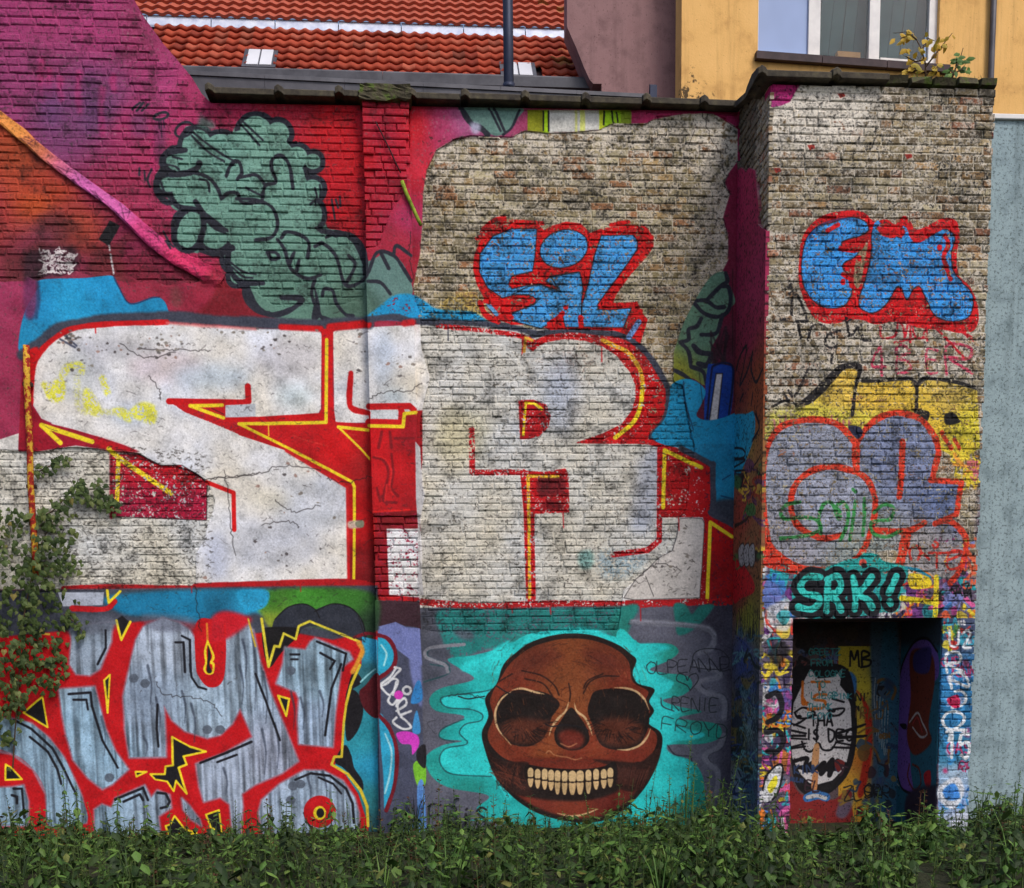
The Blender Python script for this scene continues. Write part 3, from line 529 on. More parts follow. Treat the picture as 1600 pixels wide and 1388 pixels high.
S.fill([(785,1055),(800,1034),(826,1014),(856,1003),(888,998),(926,1001),(962,1015),(982,1035),(988,1065),(1012,1080),(1008,1096),(1015,1112),(1006,1130),(1024,1146),(1024,1166),(1010,1188),(990,1190),(960,1188),(930,1186),(900,1192),(860,1190),(820,1192),(790,1186),(768,1166),(762,1146),(771,1120),(766,1092)], S.field([(888,1020,(118,60,30)),(830,1030,(100,44,27)),(950,1030,(100,44,26)),(888,1060,(126,66,34)),(800,1070,(120,46,28)),(980,1075,(116,44,28)),(890,1090,(134,72,38)),(780,1130,(112,46,28)),(1010,1150,(116,46,30)),(860,1170,(134,68,36)),(930,1175,(128,54,32)),(800,1175,(128,52,32)),(980,1180,(122,44,30)),(895,1185,(120,46,30))]), soft=1)
S.fill([(800,1040),(826,1024),(860,1012),(880,1030),(840,1040),(812,1062),(796,1066)], (92,38,26), soft=8, alpha=.6); S.fill([(905,1015),(950,1024),(975,1050),(950,1045),(925,1035)], (92,36,26), soft=8, alpha=.6)
S.fill([(800,1186),(850,1184),(930,1184),(990,1188),(985,1205),(960,1200),(900,1206),(830,1200)], (112,42,28), soft=3)
jaw = [(800,1200),(822,1240),(860,1250),(920,1250),(965,1235),(985,1205),(1010,1200),(1000,1230),(960,1266),(920,1278),(876,1274),(836,1260),(806,1240),(786,1215)]
S.fill(jaw, S.field([(830,1250,(112,42,30)),(890,1262,(126,52,34)),(960,1250,(100,34,26)),(1000,1210,(60,24,20)),(800,1215,(80,30,24))]), soft=3)
# sockets
for sock in ([(773,1120),(777,1098),(788,1084),(812,1078),(846,1081),(866,1090),(874,1102),(862,1120),(856,1140),(846,1156),(826,1166),(800,1163),(783,1148)], [(921,1095),(930,1080),(961,1076),(992,1081),(1009,1096),(1014,1121),(1009,1146),(992,1169),(964,1172),(938,1163),(926,1134),(918,1112)]):
    S.fill(sock, (26,17,16)); c = np.mean(sock, 0)
    S.fill([(c[0]+(p[0]-c[0])*.82, c[1]+22+(p[1]-c[1])*.45) for p in sock], (88,42,28), soft=7, alpha=.95)
    r_ = random.Random(int(c[0]))
    for i in range(30):
        t = r_.uniform(0, 6.28); rr = r_.uniform(.55, .95); S.stroke([(c[0]+48*rr*math.cos(t), c[1]+42*rr*math.sin(t)),(c[0]+30*rr*math.cos(t), c[1]+8+28*rr*math.sin(t))], 1.2, (24,14,14), alpha=.8)
CRM = (206,170,126)
S.strokes([q(1,3,1586,165,1520,215,1482,300,1500,400,1580,500), q(2,3,0,160,60,150,140,172,200,185), q(2,3,630,145,700,148,770,170,820,220,845,280), q(2,3,855,400,835,450,790,500,720,528,650,528), q(2,3,350,235,330,290,290,330,245,390,230,440), q(2,3,385,240,400,290,450,330,480,390,495,440), q(2,3,280,922,360,940,440,930,530,895)], 3.6, CRM, taper=True, soft=.6)
S.strokes([q(2,3,0,170,140,185,230,220,270,240,250,200,190,120,80,90), q(2,3,440,180,480,110,560,75,660,75), q(2,3,440,150,470,100,560,60), q(2,3,350,120,360,180,355,230), q(2,3,60,40,180,70,260,130,290,190), q(1,3,1586,60,1500,110)], 2.4, (40,20,16), alpha=.9)
r_ = random.Random(19)
for i in range(420):
    x, y = r_.uniform(765,1022), r_.uniform(1004,1190); dx_, dy_ = x-888, y-1090; L0 = math.hypot(dx_, dy_)+1e-3
    if L0 > 128: continue
    tx_, ty_ = -dy_/L0, dx_/L0; l = r_.uniform(4,16); S.stroke([(x,y),(x+tx_*l*.5+r_.uniform(-1,1),y+ty_*l*.5),(x+tx_*l,y+ty_*l)], r_.uniform(.6,1.5), r_.choice([(58,24,16),(70,30,18),(48,20,14),(150,84,48)]), alpha=r_.uniform(.25,.6))
for sx in (822, 966):
    for i in range(70):
        t = r_.uniform(0,6.28); a0 = r_.uniform(.75,1.0); S.stroke([(sx+50*a0*math.cos(t),1120+44*a0*math.sin(t)),(sx+50*(a0-.28)*math.cos(t+.12),1122+44*(a0-.28)*math.sin(t+.12))], 1.1, (18,11,11), alpha=.75)
S.fill([(891,1106),(876,1126),(866,1144),(870,1163),(888,1172),(908,1170),(920,1157),(917,1139),(903,1117)], (28,18,16)); S.fill([(872,1148),(888,1140),(908,1146),(912,1160),(900,1170),(882,1168)], (104,38,28), soft=4)
S.stroke(q(2,3,205,370,250,385,330,375,430,390,470,410), 2, BLK)
S.strokes([q(2,3,300,490,350,510,400,490), q(2,3,210,550,230,535,260,560,300,570,340,575,390,590,430,580)], 2, (190,130,90), alpha=.7)
# dark cheeks, mouth, teeth
S.fill([(757,1165),(772,1183),(800,1190),(826,1192),(820,1212),(832,1243),(800,1238),(776,1207)], (46,24,20), soft=2); S.fill([(926,1187),(961,1189),(1000,1190),(1030,1168),(1024,1200),(1004,1228),(980,1236),(962,1225),(958,1200)], (46,24,20), soft=2)
for i in range(60): S.stroke([(r_.uniform(764,818),1188+r_.uniform(0,20)),(r_.uniform(776,822),1215+r_.uniform(0,20))], 1.1, r_.choice([(104,52,38),(20,12,12),(84,40,30)]), alpha=.7)
for i in range(24): S.stroke([(964+i*2.2,1200+RNG.uniform(-3,4)),(966+i*1.6,1228+RNG.uniform(-6,6))], 1, (100,50,40), alpha=.7)
S.fill([(820,1196),(850,1199),(900,1202),(940,1198),(960,1190),(964,1212),(952,1232),(920,1242),(888,1248),(850,1240),(826,1226)], (26,16,15))
tx = [829,840,851,861,871,882,894,906,919,931,943,953]
for i, x in enumerate(tx):
    w_ = 4.4 if i not in (6, 7) else 5.6
    mid = 1213+9*math.sin(math.pi*(i+1)/13); tp_ = mid-(17 if 1 < i < 10 else 15)
    S.fill([(x-w_,tp_+3),(x,tp_-1),(x+w_,tp_+3),(x+w_*.9,mid-2),(x,mid-1),(x-w_*.9,mid-2)], (206,176,130), smooth=True)
    bt = mid+(20 if 3 < i < 9 else 15)
    S.fill([(x-w_,mid+2),(x,mid+1.5),(x+w_,mid+2),(x+w_*.6,bt-3),(x,bt),(x-w_*.6,bt-3)], (198,166,120), smooth=True)
r_ = random.Random(9)
for i in range(60):
    x, y = r_.uniform(780, 1005), r_.uniform(1005, 1190); S.stroke([(x,y),(x+r_.uniform(-9,9),y+r_.uniform(-3,6))], 1, (60,26,18), alpha=.55)
S.strokes([[(757,1088),(745,1090),(730,1092),(716,1088)],[(776,1072),(788,1080),(800,1086)]], 1.8, BLK)
# scratched names
S.text('OLPEANNE', 1010, 1034, 20, 1.3, (30,32,40), ang=-3, wid=.75, sp=1.05); S.stroke([(1082,1040),(1084,1022),(1100,1014),(1125,1016),(1138,1030),(1134,1044),(1110,1046),(1090,1044)], 1.2, (30,32,40)); S.stroke(q(2,3,1100,160,1080,130,1020,100,1030,60,1070,70,1085,100,1100,70,1140,60,1150,100,1100,165), 1.4, (30,34,42)); S.text('RENIE', 1050, 1089, 20, 1.4, (34,40,44), ang=3, wid=.62); S.text('FROYD', 1036, 1120, 20, 1.4, (34,50,50), ang=8, wid=.9)
S.stroke([(680,1147),(668,1130),(682,1125)], 1.2, BLK, alpha=.4); S.text('FRiS', 672, 1258, 32, 3.4, (34,32,40), ang=2, wid=.6)

# ---- pier below
S.fill([(586,938),(656,940),(658,985),(588,985)], (58,34,44), smooth=False); S.fill([(587,985),(606,978),(618,972),(632,978),(650,980),(658,984),(664,1320),(594,1320)], (70,74,96), smooth=False)
S.fill([(588,980),(604,976),(618,972),(634,980),(656,982),(660,1040),(640,1030),(622,1016),(608,1000),(590,990)], (112,122,180), smooth=False); S.fill([(640,1030),(656,1030),(660,1100),(650,1090)], (112,122,178), soft=3)
S.fill([(589,996),(606,1003),(616,1018),(617,1034),(604,1048),(590,1056)], (38,160,196)); S.stroke([(588,992),(606,998),(617,1016),(617,1036),(606,1050),(592,1060)], 6, (110,18,34)); S.stroke([(596,1008),(604,1022),(600,1040)], 3, (150,210,220))
S.fill(q(1,3,765,320,830,400,870,540,860,700,800,900,790,700), (44,160,200)); S.stroke(q(1,3,768,320,830,400,872,540,860,740,808,905), 6, (110,18,32)); S.stroke(q(1,3,800,430,840,540,830,680,800,800), 3, (150,210,225), soft=1)
BL = (212,214,220)
S.strokes([q(1,3,870,20,830,80,765,130,810,120,870,60,895,30,860,20), q(1,3,810,120,850,90,880,110,830,190,765,130), q(1,3,870,110,850,190), q(1,3,830,200,820,230,850,250,890,200,870,260), q(1,3,870,290,930,250,920,210,880,250,890,310,930,300), q(1,3,960,290,900,320,930,350,960,390,910,400,850,360,870,330), [(636+6*math.cos(t*.7),1079+6*math.sin(t*.7)) for t in range(10)]], 3.6, BL)
S.fill(q(1,3,870,430,930,415,1000,440,1010,500,970,560,960,500,900,490), (206,60,190)); S.fill([(623+7*math.cos(t),1086+7*math.sin(t)) for t in np.arange(0,6.2,.8)], (206,60,180)); S.fill(q(1,3,975,620,1045,600,1050,740,1000,750), (120,190,50)); S.fill(q(1,3,980,330,1000,290,1020,420,970,420), (60,140,200)); S.fill(q(1,3,990,120,1020,110,1030,220,960,240), (50,130,200)); S.fill(q(1,3,1000,530,1050,500,1050,640,1000,600), (30,28,34)); S.fill(q(1,3,1000,760,1040,740,1055,1080,1010,1000), (90,140,210), soft=1); S.fill(q(1,3,860,1040,1000,980,1050,1050,960,1090), (110,150,200), soft=2)

# ---- silver and red letters of the lower left
S.fill([(-700,934),(-60,922),(590,918),(592,1400),(-700,1400)], (190,14,24), smooth=False)
S.fill([(-700,930),(-40,922),(176,920),(590,915),(592,985),(520,1000),(440,985),(400,990),(380,968),(250,968),(180,976),(110,985),(-40,1000),(-700,1010)], (66,70,84), smooth=False, soft=2)
S.fill([(180,930),(420,922),(424,960),(395,958),(370,972),(330,968),(310,975),(250,965),(190,958)], S.field([(220,945,(22,120,164)),(300,945,(24,130,176)),(400,940,(40,160,208)),(340,955,(20,96,130))]), soft=4); S.fill([(92,926),(164,926),(162,946),(100,948)], (170,178,196), smooth=False); S.stroke([(115,951),(165,952),(180,940)], 8, (190,18,28))
S.strokes([q(0,2,670,885,680,960,750,890)], 4, YEL, smooth=False); S.fill(q(0,2,730,1060,760,1040,810,1080,755,1180), BLK, smooth=False); S.strokes([q(0,2,725,1070,755,1190,812,1078)], 3.6, YEL, smooth=False)
S.fill([(404,925),(580,926),(582,1000),(540,990),(470,975),(430,985),(412,965)], S.field([(420,945,(56,120,40)),(480,940,(64,138,44)),(540,945,(56,118,40)),(575,980,(36,60,40)),(420,970,(150,160,50))]), soft=4); S.fill([(372,925),(418,923),(418,945),(400,955),(380,950)], (40,160,210), soft=2)
S.fill([(424,985),(430,968),(450,950),(474,944),(492,952),(500,950),(520,944),(548,950),(566,970),(574,1000),(560,1000),(500,980),(470,985),(440,1020),(420,1040),(412,1000)], (42,46,58))
S.fill([(410,990),(425,980),(470,985),(440,1020),(420,1042)], (20,18,22)); S.strokes([[(430,968),(450,950),(474,944),(492,952),(500,966)],[(492,956),(520,944),(548,950),(566,970),(572,995)]], 1.6, (16,16,20))
SIL = S.field([(120,1000,(126,140,158)),(250,1000,(146,158,176)),(230,1100,(126,142,164)),(330,1100,(140,160,180)),(430,1180,(136,144,164)),(500,1060,(130,156,176)),(490,1130,(140,160,186)),(150,1150,(130,160,184)),(80,1190,(120,146,168)),(350,1210,(140,152,172)),(480,1240,(138,156,178))])
drip = vnoise(S.H, S.W, 9, 77, 1); streak = blur(drip, 1)
_a = vnoise(S.H//22+2, S.W, 6, 91, 2); _r = np.arange(S.H)/22; _i = _r.astype(int); _f = (_r-_i)[:, None].astype(np.float32); colr = _a[_i]*(1-_f)+_a[_i+1]*_f; colr = .65*colr+.35*S.big
SIL = np.clip(SIL*(1+(np.clip((colr-.47)*1.9, -.42, .22))[..., None]), 0, 1); SIL += (S.mid[..., None]-.5)*.10
LETTERS = [
 [(110,980),(176,973),(174,1003),(161,1035),(157,1045),(141,1055),(120,1053),(110,1038),(113,1000)],
 q(0,3,370,155,480,148,590,140,620,250,660,400,720,540,800,650,700,740,640,770,550,700,460,590,420,450,390,300),
 [(214,1000),(225,980),(255,966),(280,974),(298,986),(307,1002),(307,1040),(313,1060),(325,1073),(343,1070),(352,1050),(352,1000),(366,984),(384,972),(396,985),(408,1038),(425,1088),(448,1144),(466,1189),(440,1208),(400,1225),(378,1240),(380,1260),(376,1310),(365,1310),(360,1256),(345,1245),(320,1252),(313,1230),(308,1194),(350,1178),(396,1152),(376,1106),(363,1131),(345,1148),(325,1153),(290,1142),(270,1125),(257,1101),(260,1182),(204,1183),(197,1139),(194,1088),(202,1051)],
 [(493,998),(546,1020),(551,1030),(534,1043),(529,1076),(524,1114),(520,1167),(468,1162),(466,1126),(468,1092),(463,1081),(433,1068),(443,1038),(446,1012),(478,1016),(486,1003)],
 [(410,1250),(438,1225),(476,1204),(506,1204),(536,1220),(554,1245),(561,1270),(561,1310),(500,1320),(415,1320),(405,1270)],
 [(-120,1140),(-30,1122),(19,1123),(50,1131),(78,1154),(101,1184),(116,1215),(129,1245),(136,1285),(78,1290),(73,1240),(53,1202),(19,1177),(-30,1170),(-100,1200)],
 [(-20,1232),(19,1230),(38,1227),(45,1252),(45,1290),(-20,1290)],
 [(149,1265),(161,1257),(176,1262),(182,1247),(227,1227),(237,1247),(247,1235),(265,1242),(268,1262),(248,1275),(252,1310),(222,1316),(150,1300)],
 q(0,3,1130,830,1180,880,1240,960,1250,1000,1190,960,1140,900)]
for i, L in enumerate(LETTERS):
    S.stroke(L+[L[0]], 5, (150,140,160), soft=3, smooth=False, alpha=.8); S.fill(L, SIL, smooth=i in (5,), soft=.6)
S.fill([(110,965),(176,965),(176,985),(112,992)], (90,96,112), soft=5, alpha=.8); S.fill([(225,960),(300,965),(300,985),(240,985)], (96,100,120), soft=5, alpha=.6)
r_ = random.Random(21)
for (x, y, l) in [(395,990,120),(412,1050,80),(380,1000,60),(232,1040,60),(245,1090,60),(160,1120,60),(455,1080,60),(470,1090,50),(500,1080,40),(350,1200,40),(430,1130,70),(410,1140,70),(480,1210,50),(505,1205,60),(300,1100,60),(225,1150,30),(100,1200,40),(375,1040,60),(285,1080,50)]:
    S.stroke([(x,y),(x+6,y+l*.5),(x+4,y+l)], 4, (52,60,76), soft=2, alpha=.7, taper=.8)
for (x, y) in [(210,1060),(228,1068),(455,1048),(455,1250),(470,1225),(325,1140),(172,1215),(345,1140),(458,1228)]:
    S.fill([(x+7*math.cos(t)*1.1,y+7*math.sin(t)) for t in np.arange(0,6.2,1)], (76,84,98), soft=1, alpha=.8)
DK = (22,22,30)
S.strokes([q(0,2,1090,1205,1140,1205,1150,1388), q(0,2,1130,1165,1180,1190,1185,1388), q(0,3,1180,0,1190,80,1230,140,1280,155), q(0,3,980,250,975,400,985,510), q(0,3,430,185,565,175,575,260,640,470,735,640), q(0,3,460,220,540,220,550,280), q(0,3,90,345,200,400,330,520,400,650,480,810), q(0,3,190,450,300,540,360,650,385,740), q(0,3,1245,610,1400,550,1560,480), q(0,3,1350,605,1470,560),
  q(0,3,720,835,890,765,920,840), q(0,3,770,850,870,805,890,840), q(0,3,980,795,1030,800,1055,850,1040,880,1000,890), q(0,3,90,770,140,770,155,950), q(0,3,80,810,110,820,110,860), q(0,2,660,1130,660,1240,610,1340), q(1,2,380,1200,560,1275,540,1380), q(1,2,400,1270,490,1320,460,1370), q(1,3,530,0,470,150,430,440), q(1,3,0,60,60,220,150,470), q(1,3,245,715,340,675,460,690,560,770,600,860,608,980), q(1,3,300,920,320,980,350,1020), q(1,3,390,700,480,740,530,800)], 3.6, DK, smooth=False)
S.strokes([q(1,2,215,1280,270,1280), q(1,2,220,1310,260,1310)], 3, DK)
# red drip with yellow eye, red eye ring
S.fill([(307,975),(330,968),(352,990),(352,1050),(343,1071),(325,1073),(312,1058),(307,1040)], (194,14,24), soft=1); S.fill([(330,968),(350,955),(384,962),(392,972),(352,1000),(330,1000)], (196,24,40), soft=5)
S.stroke(q(0,2,1285,1090,1290,1200), 3, (220,120,40)); S.stroke(q(0,2,1290,1200,1275,1260,1280,1330,1270,1370)+q(0,3,1285,55,1320,50,1325,0)+q(0,2,1310,1330,1325,1290,1290,1200), 3.6, YEL); S.fill(q(0,2,1293,1225,1310,1290,1300,1340,1315,1388,1285,1388,1290,1300), BLK)
S.fill([(500+25*math.cos(t),1268+25*math.sin(t)) for t in np.arange(0,6.2,.5)], (194,14,24), soft=1); S.fill([(500+10*math.cos(t),1270+11*math.sin(t)) for t in np.arange(0,6.2,.6)], YEL); S.fill([(501+6*math.cos(t),1270+7.5*math.sin(t)) for t in np.arange(0,6.2,.6)], BLK)
for L in [q(0,3,1070,450,1180,510,1280,540,1140,570,1160,620,1110,640,1160,800,1095,720,1080,785,1040,725,965,712,935,680,1025,680,1030,632,1075,625), q(0,3,150,300,270,200,300,390), q(0,3,40,620,75,640,140,712,40,715), q(0,3,845,665,912,665,850,695), q(0,3,650,100,685,65,672,300,660,180), q(0,3,1280,930,1360,902,1378,1045,1310,1010), q(0,3,1030,1000,1060,990,1085,938,1150,1020,1220,1045,1150,1060,1110,1050,1030,1105,1050,1060), q(1,3,140,195,208,215,190,320)]:
    S.fill(L, BLK, smooth=False); S.stroke(L+[L[0]], 3.2, YEL, smooth=False)
S.strokes([q(1,2,38,1060,80,1355,118,1228,148,1232,175,1150,248,1186,268,1105,335,1075,520,1150,640,1200)], 4, (222,206,60), smooth=False)
S.strokes([q(0,2,1540,1060,1586,1230), q(0,2,220,1148,310,1155)], 3, (206,170,60), smooth=False)
S.fill([(566,995),(590,1000),(592,1320),(575,1320),(576,1290),(560,1240),(540,1210),(522,1196),(534,1183),(537,1130),(545,1080),(565,1040)], S.field([(575,1010,(46,150,190)),(580,1060,(44,100,110)),(570,1150,(44,150,170)),(580,1120,(40,140,160)),(575,1250,(40,120,130)),(585,1200,(40,150,190)),(588,1290,(36,80,90))]), smooth=False)
for L in [q(1,3,600,50,650,80,650,120,590,160,560,200), q(1,3,560,180,610,160,660,230,660,330,620,430,560,460), q(1,3,490,600,550,500,590,560,610,640,660,720,660,780,600,700,540,640)]: S.fill(L, BLK)
S.fill(q(1,3,640,180,680,130,760,60,765,320,680,290), (84,18,28)); S.stroke(q(1,2,610,1175,690,1150,760,1160), 5, (110,18,34)); S.stroke(q(1,3,650,110,690,70,740,30), 2.5, (140,200,210))
S.stroke(q(1,3,645,5,590,130,560,250,545,360,532,572,488,572,470,620,570,680,650,780,690,880,695,1000), 4.4, (214,190,50), smooth=False); S.stroke(q(1,2,640,1210,660,1250,650,1290,600,1388), 7, (222,150,50), soft=3)

# ---- weather over everything: pits, dirt, cracks
plas = 1-brickzone
sp = np.clip((S.fine-.80)*7, 0, 1)*np.clip((S.mid-.38)*5, 0, 1)
heavy = np.clip(m_exp*.95+m_low*.9+.35*plas+.35*m_gab, 0, 1)
S.rgb *= (1-.72*sp*heavy)[..., None]
S.rgb *= (1-.10*(S.big-.5))[..., None]; S.rgb += (S.fine[..., None]-.5)*.07
def crack(pts, n=1, w=1.1, seed=0, alpha=.75):
    r = random.Random(seed); p = catmull(np.array(pts, float), False, 9)
    S.stroke([(x+r.uniform(-2.2, 2.2), y+r.uniform(-2.2, 2.2)) for x, y in p], w, (26,22,24), smooth=False, alpha=alpha)
for i, c in enumerate([[(500,735),(440,728),(400,742),(330,748)],[(320,750),(370,745),(400,742)],[(580,745),(540,755),(510,748)],[(352,735),(357,780),(362,830),(368,870)],[(235,590),(250,610),(250,625)],[(577,622),(600,614),(640,610),(660,600)],[(215,545),(260,548),(300,548),(330,550)],[(190,540),(230,560),(275,552)],[(1138,272),(1133,285),(1140,305)],[(1098,177),(1110,215),(1125,240),(1133,270)],[(1085,205),(1075,230)],[(306,917),(312,970),(314,985)],[(245,1065),(260,1085),(300,1090),(330,1098),(350,1120)],[(1000,900),(1030,880),(1060,890)],[(1010,900),(1020,930)],[(640,365),(640,400),(646,440)],[(560,960),(572,1000)],[(600,880),(640,875)],[(1070,627),(1077,665),(1085,700)],[(520,990),(560,998),(570,1002)],[(758,1091),(730,1085),(700,1088)],[(795,1245),(785,1230),(776,1222)],[(1090,585),(1100,640)],[(1142,420),(1142,560)],[(430,780),(460,800),(500,790)],[(410,820),(450,815),(470,825)],[(330,640),(352,648)],[(180,700),(205,712),(250,726)]]): crack(c, seed=i)
r_ = random.Random(31)
for i in range(2600):                           # short hairlines all over the render
    x, y = r_.uniform(40,1150), (r_.uniform(500,960) if i % 3 else r_.uniform(430,1290))
    tq_ = S.tp([(x,y)])[0].astype(int); dn = S.big[min(max(tq_[1],0),S.H-1), min(max(tq_[0],0),S.W-1)]
    if r_.random() > (dn-.40)*4.5: continue
    a = r_.uniform(-.9,.9); l = r_.uniform(1.5,8)*(2 if r_.random() < .1 else 1); S.stroke([(x,y),(x+l*.5*math.cos(a),y+l*.5*math.sin(a)+r_.uniform(-2,2)),(x+l*math.cos(a),y+l*math.sin(a))], r_.uniform(.5,1.2), (46,40,42), smooth=False, alpha=r_.uniform(.2,.65))

for i in range(3600):                          # chipped arrises and rough lumps of the masonry
    if i % 3 == 2: x, y = r_.uniform(50,330), r_.uniform(700,916)
    elif i % 3: x, y = r_.uniform(658,1085), r_.uniform(515,942)
    else: x, y = r_.uniform(660,1135), r_.uniform(215,515)
    a = r_.gauss(0,.5); l = r_.uniform(1.5,6.5); S.stroke([(x,y),(x+l*.5*math.cos(a),y+l*.5*math.sin(a)+r_.uniform(-1.6,1.6)),(x+l*math.cos(a),y+l*math.sin(a))], r_.uniform(.6,1.5), (40,36,32), smooth=False, alpha=r_.uniform(.35,.8))

g1 = vnoise(S.H, S.W, 3.2, 301, 2); g2 = vnoise(S.H, S.W, 26, 302, 4)
grit = np.clip((g1*.7+g2*.3-.56)*6, 0, 1)
lowR = S.mask([(640,520),(1100,520),(1100,1000),(640,1000)])
amt = np.clip(.10+.40*m_exp*(1-.45*lowR)+.34*m_low+.22*m_gab+.10*m_pier_top, 0, .55)
S.rgb *= (1-amt*grit)[..., None]
S.rgb *= (1-(.08+.14*brickzone)*np.clip((g2-.5)*3.5, 0, 1))[..., None]
# chips and scuffs where the white has come away, and thin runs of paint
for (x, y, n_, rx, ry) in [(115,528,26,18,10),(215,545,22,60,14),(270,545,20,40,14),(440,535,18,50,20),(330,520,14,60,8),(560,560,10,12,40),(470,760,12,60,60),(420,860,16,110,40),(1060,880,10,40,40),(620,560,10,25,30),(120,560,14,40,25)]:
    for i in range(n_):
        cx, cy = r_.gauss(x, rx*.6), r_.gauss(y, ry*.6); a = r_.uniform(1, 4.2)
        S.fill([(cx+a*r_.uniform(.5,1.3)*math.cos(t), cy+a*.7*r_.uniform(.5,1.3)*math.sin(t)) for t in np.arange(0,6.2,.9)], r_.choice([(96,92,92),(120,112,104),(70,64,66),(134,128,120),(150,120,110)]), smooth=False, alpha=.85)
for x, y, c in [(330,968,RED),(352,975,RED),(300,918,(176,18,26)),(470,912,(176,18,26)),(800,948,(178,18,26)),(860,948,(178,18,26)),(1000,946,(178,18,26)),(150,510,RED),(940,545,RED),(880,800,(186,16,26)),(700,510,SLATE),(1060,806,(180,14,22)),(420,665,YEL),(545,880,RED)]:
    S.stroke([(x,y),(x+.6,y+r_.uniform(8,26))], 1.8, c, soft=.6, alpha=.8)
# ------------------------------------------------------------------ paint of the outbuilding: front
TW = Sheet('outbuilding_front_paint', (TX-.06, TY, -0.35), (1, 0, 0), (0, 0, 1), TXR-TX+.14, 7.6, 0.0042, 41)
S = TW
BT = layout(TX, TXR, 0.0, 7.25, 8)
S.rgb[:] = np.array((204, 198, 182), np.float32)/255
RAWT = [(148,132,102),(132,116,88),(162,150,122),(150,120,84),(114,102,80),(168,158,132),(142,126,98),(136,104,76),(144,98,76),(124,114,94),(102,90,72),(154,140,110)]
paint_bricks(S, BT, RAWT, 6, TX-.06, -0.35)
wash = np.clip((.6*S.mid+.4*S.fine-.45)*9, 0, 1)*.85
lw = blur(S.mask([(1200,125),(1375,130),(1372,185),(1320,215),(1260,225),(1200,235)]), 26); lw2 = blur(S.mask([(1195,430),(1530,470),(1530,600),(1195,640)]), 60)
wash = np.clip(wash+lw*1.3*(S.mid > .24)+lw2*.7*(S.mid > .42), 0, 1)
S.rgb += (np.array((198, 190, 178), np.float32)/255-S.rgb)*wash[..., None]
pit = np.clip((S.fine*.75+S.big*.25-.68)*9, 0, 1); S.rgb *= (1-.66*pit)[..., None]
_w = np.clip(lw*1.2, 0, 1)*np.clip((S.mid*.7+S.fine*.3-.30)*8, 0, 1)*.85; S.rgb += (np.array((224, 218, 208), np.float32)/255-S.rgb)*_w[..., None]
mossy = blur(S.mask([(1385,110),(1560,115),(1560,160),(1385,140)]), 8); S.rgb *= (1-.35*mossy)[..., None]
S.fill([(1200,128),(1252,129),(1242,145),(1235,158),(1222,164),(1200,168)], S.field([(1210,140,(196,30,110)),(1230,140,(190,40,120)),(1210,160,(160,60,130))]), smooth=False)
for x, y in [(1315,148),(1420,243),(1215,265),(1268,229),(1555,210)]: S.fill([(x-6,y-3),(x+5,y-4),(x+6,y+2),(x-2,y+5)], (150,44,36), smooth=False)
# EM
ER = (208,16,26)
S.fill([(1250,400),(1254,372),(1268,350),(1290,335),(1330,327),(1352,332),(1366,345),(1385,342),(1400,350),(1412,337),(1424,345),(1432,358),(1450,352),(1475,340),(1495,345),(1500,370),(1496,400),(1500,430),(1515,445),(1528,475),(1530,500),(1522,516),(1500,520),(1480,515),(1440,512),(1400,502),(1370,506),(1340,498),(1300,505),(1275,497),(1258,470),(1249,440)], ER, wear=.1)
S.fill([(1345,378),(1356,380),(1350,420),(1342,450),(1334,432)], (150,136,106), wear=.2)
EB = (56,152,232)
S.fill([(1300,347),(1330,338),(1352,345),(1358,358),(1345,368),(1330,372),(1316,378),(1318,388),(1342,390),(1335,402),(1320,410),(1318,420),(1330,434),(1332,455),(1322,475),(1305,481),(1285,478),(1265,462),(1254,435),(1254,400),(1262,370),(1280,352)], EB, wear=.12, edge=1.6)
S.fill(q(3,1,650,40,690,20,760,60,850,90,920,110,1020,60,1100,30,1160,80,1140,180,1150,280,1200,350,1260,420,1275,500,1250,570,1180,600,1080,590,1020,540,970,430,940,385,905,400,865,465,830,395,800,390,770,440,740,490,680,540,620,545,570,510,570,450,600,360,640,200), EB, wear=.14, edge=1.6)
S.fill([(1366,350),(1375,345),(1384,360),(1400,366),(1400,380),(1366,380)], EB, wear=.2); S.fill([(1412,352),(1424,362),(1430,375),(1412,375)], EB, wear=.2)
S.strokes([q(3,1,690,20,720,55,780,70,800,20,830,-20), q(3,1,870,0,900,80,950,95,1020,50,1080,20), q(3,1,1100,70,1120,130,1090,200,1110,270,1135,340), q(3,1,470,310,510,340,520,380), q(3,1,450,150,520,160,570,150,600,100), q(3,1,370,40,440,0)], 6, ER, wear=.1)
for x, y, r0 in [(1410,362,5),(1469,386,4),(1318,440,4),(1343,403,4)]: S.fill([(x+r0*math.cos(t),y+r0*1.3*math.sin(t)) for t in np.arange(0,6.2,.9)], ER)
S.stroke([(1262,372),(1285,350),(1315,341),(1340,343)], 3, (36,60,120), alpha=.6); S.fill(q(3,1,690,20,760,0,800,10,780,60,720,60), ER)
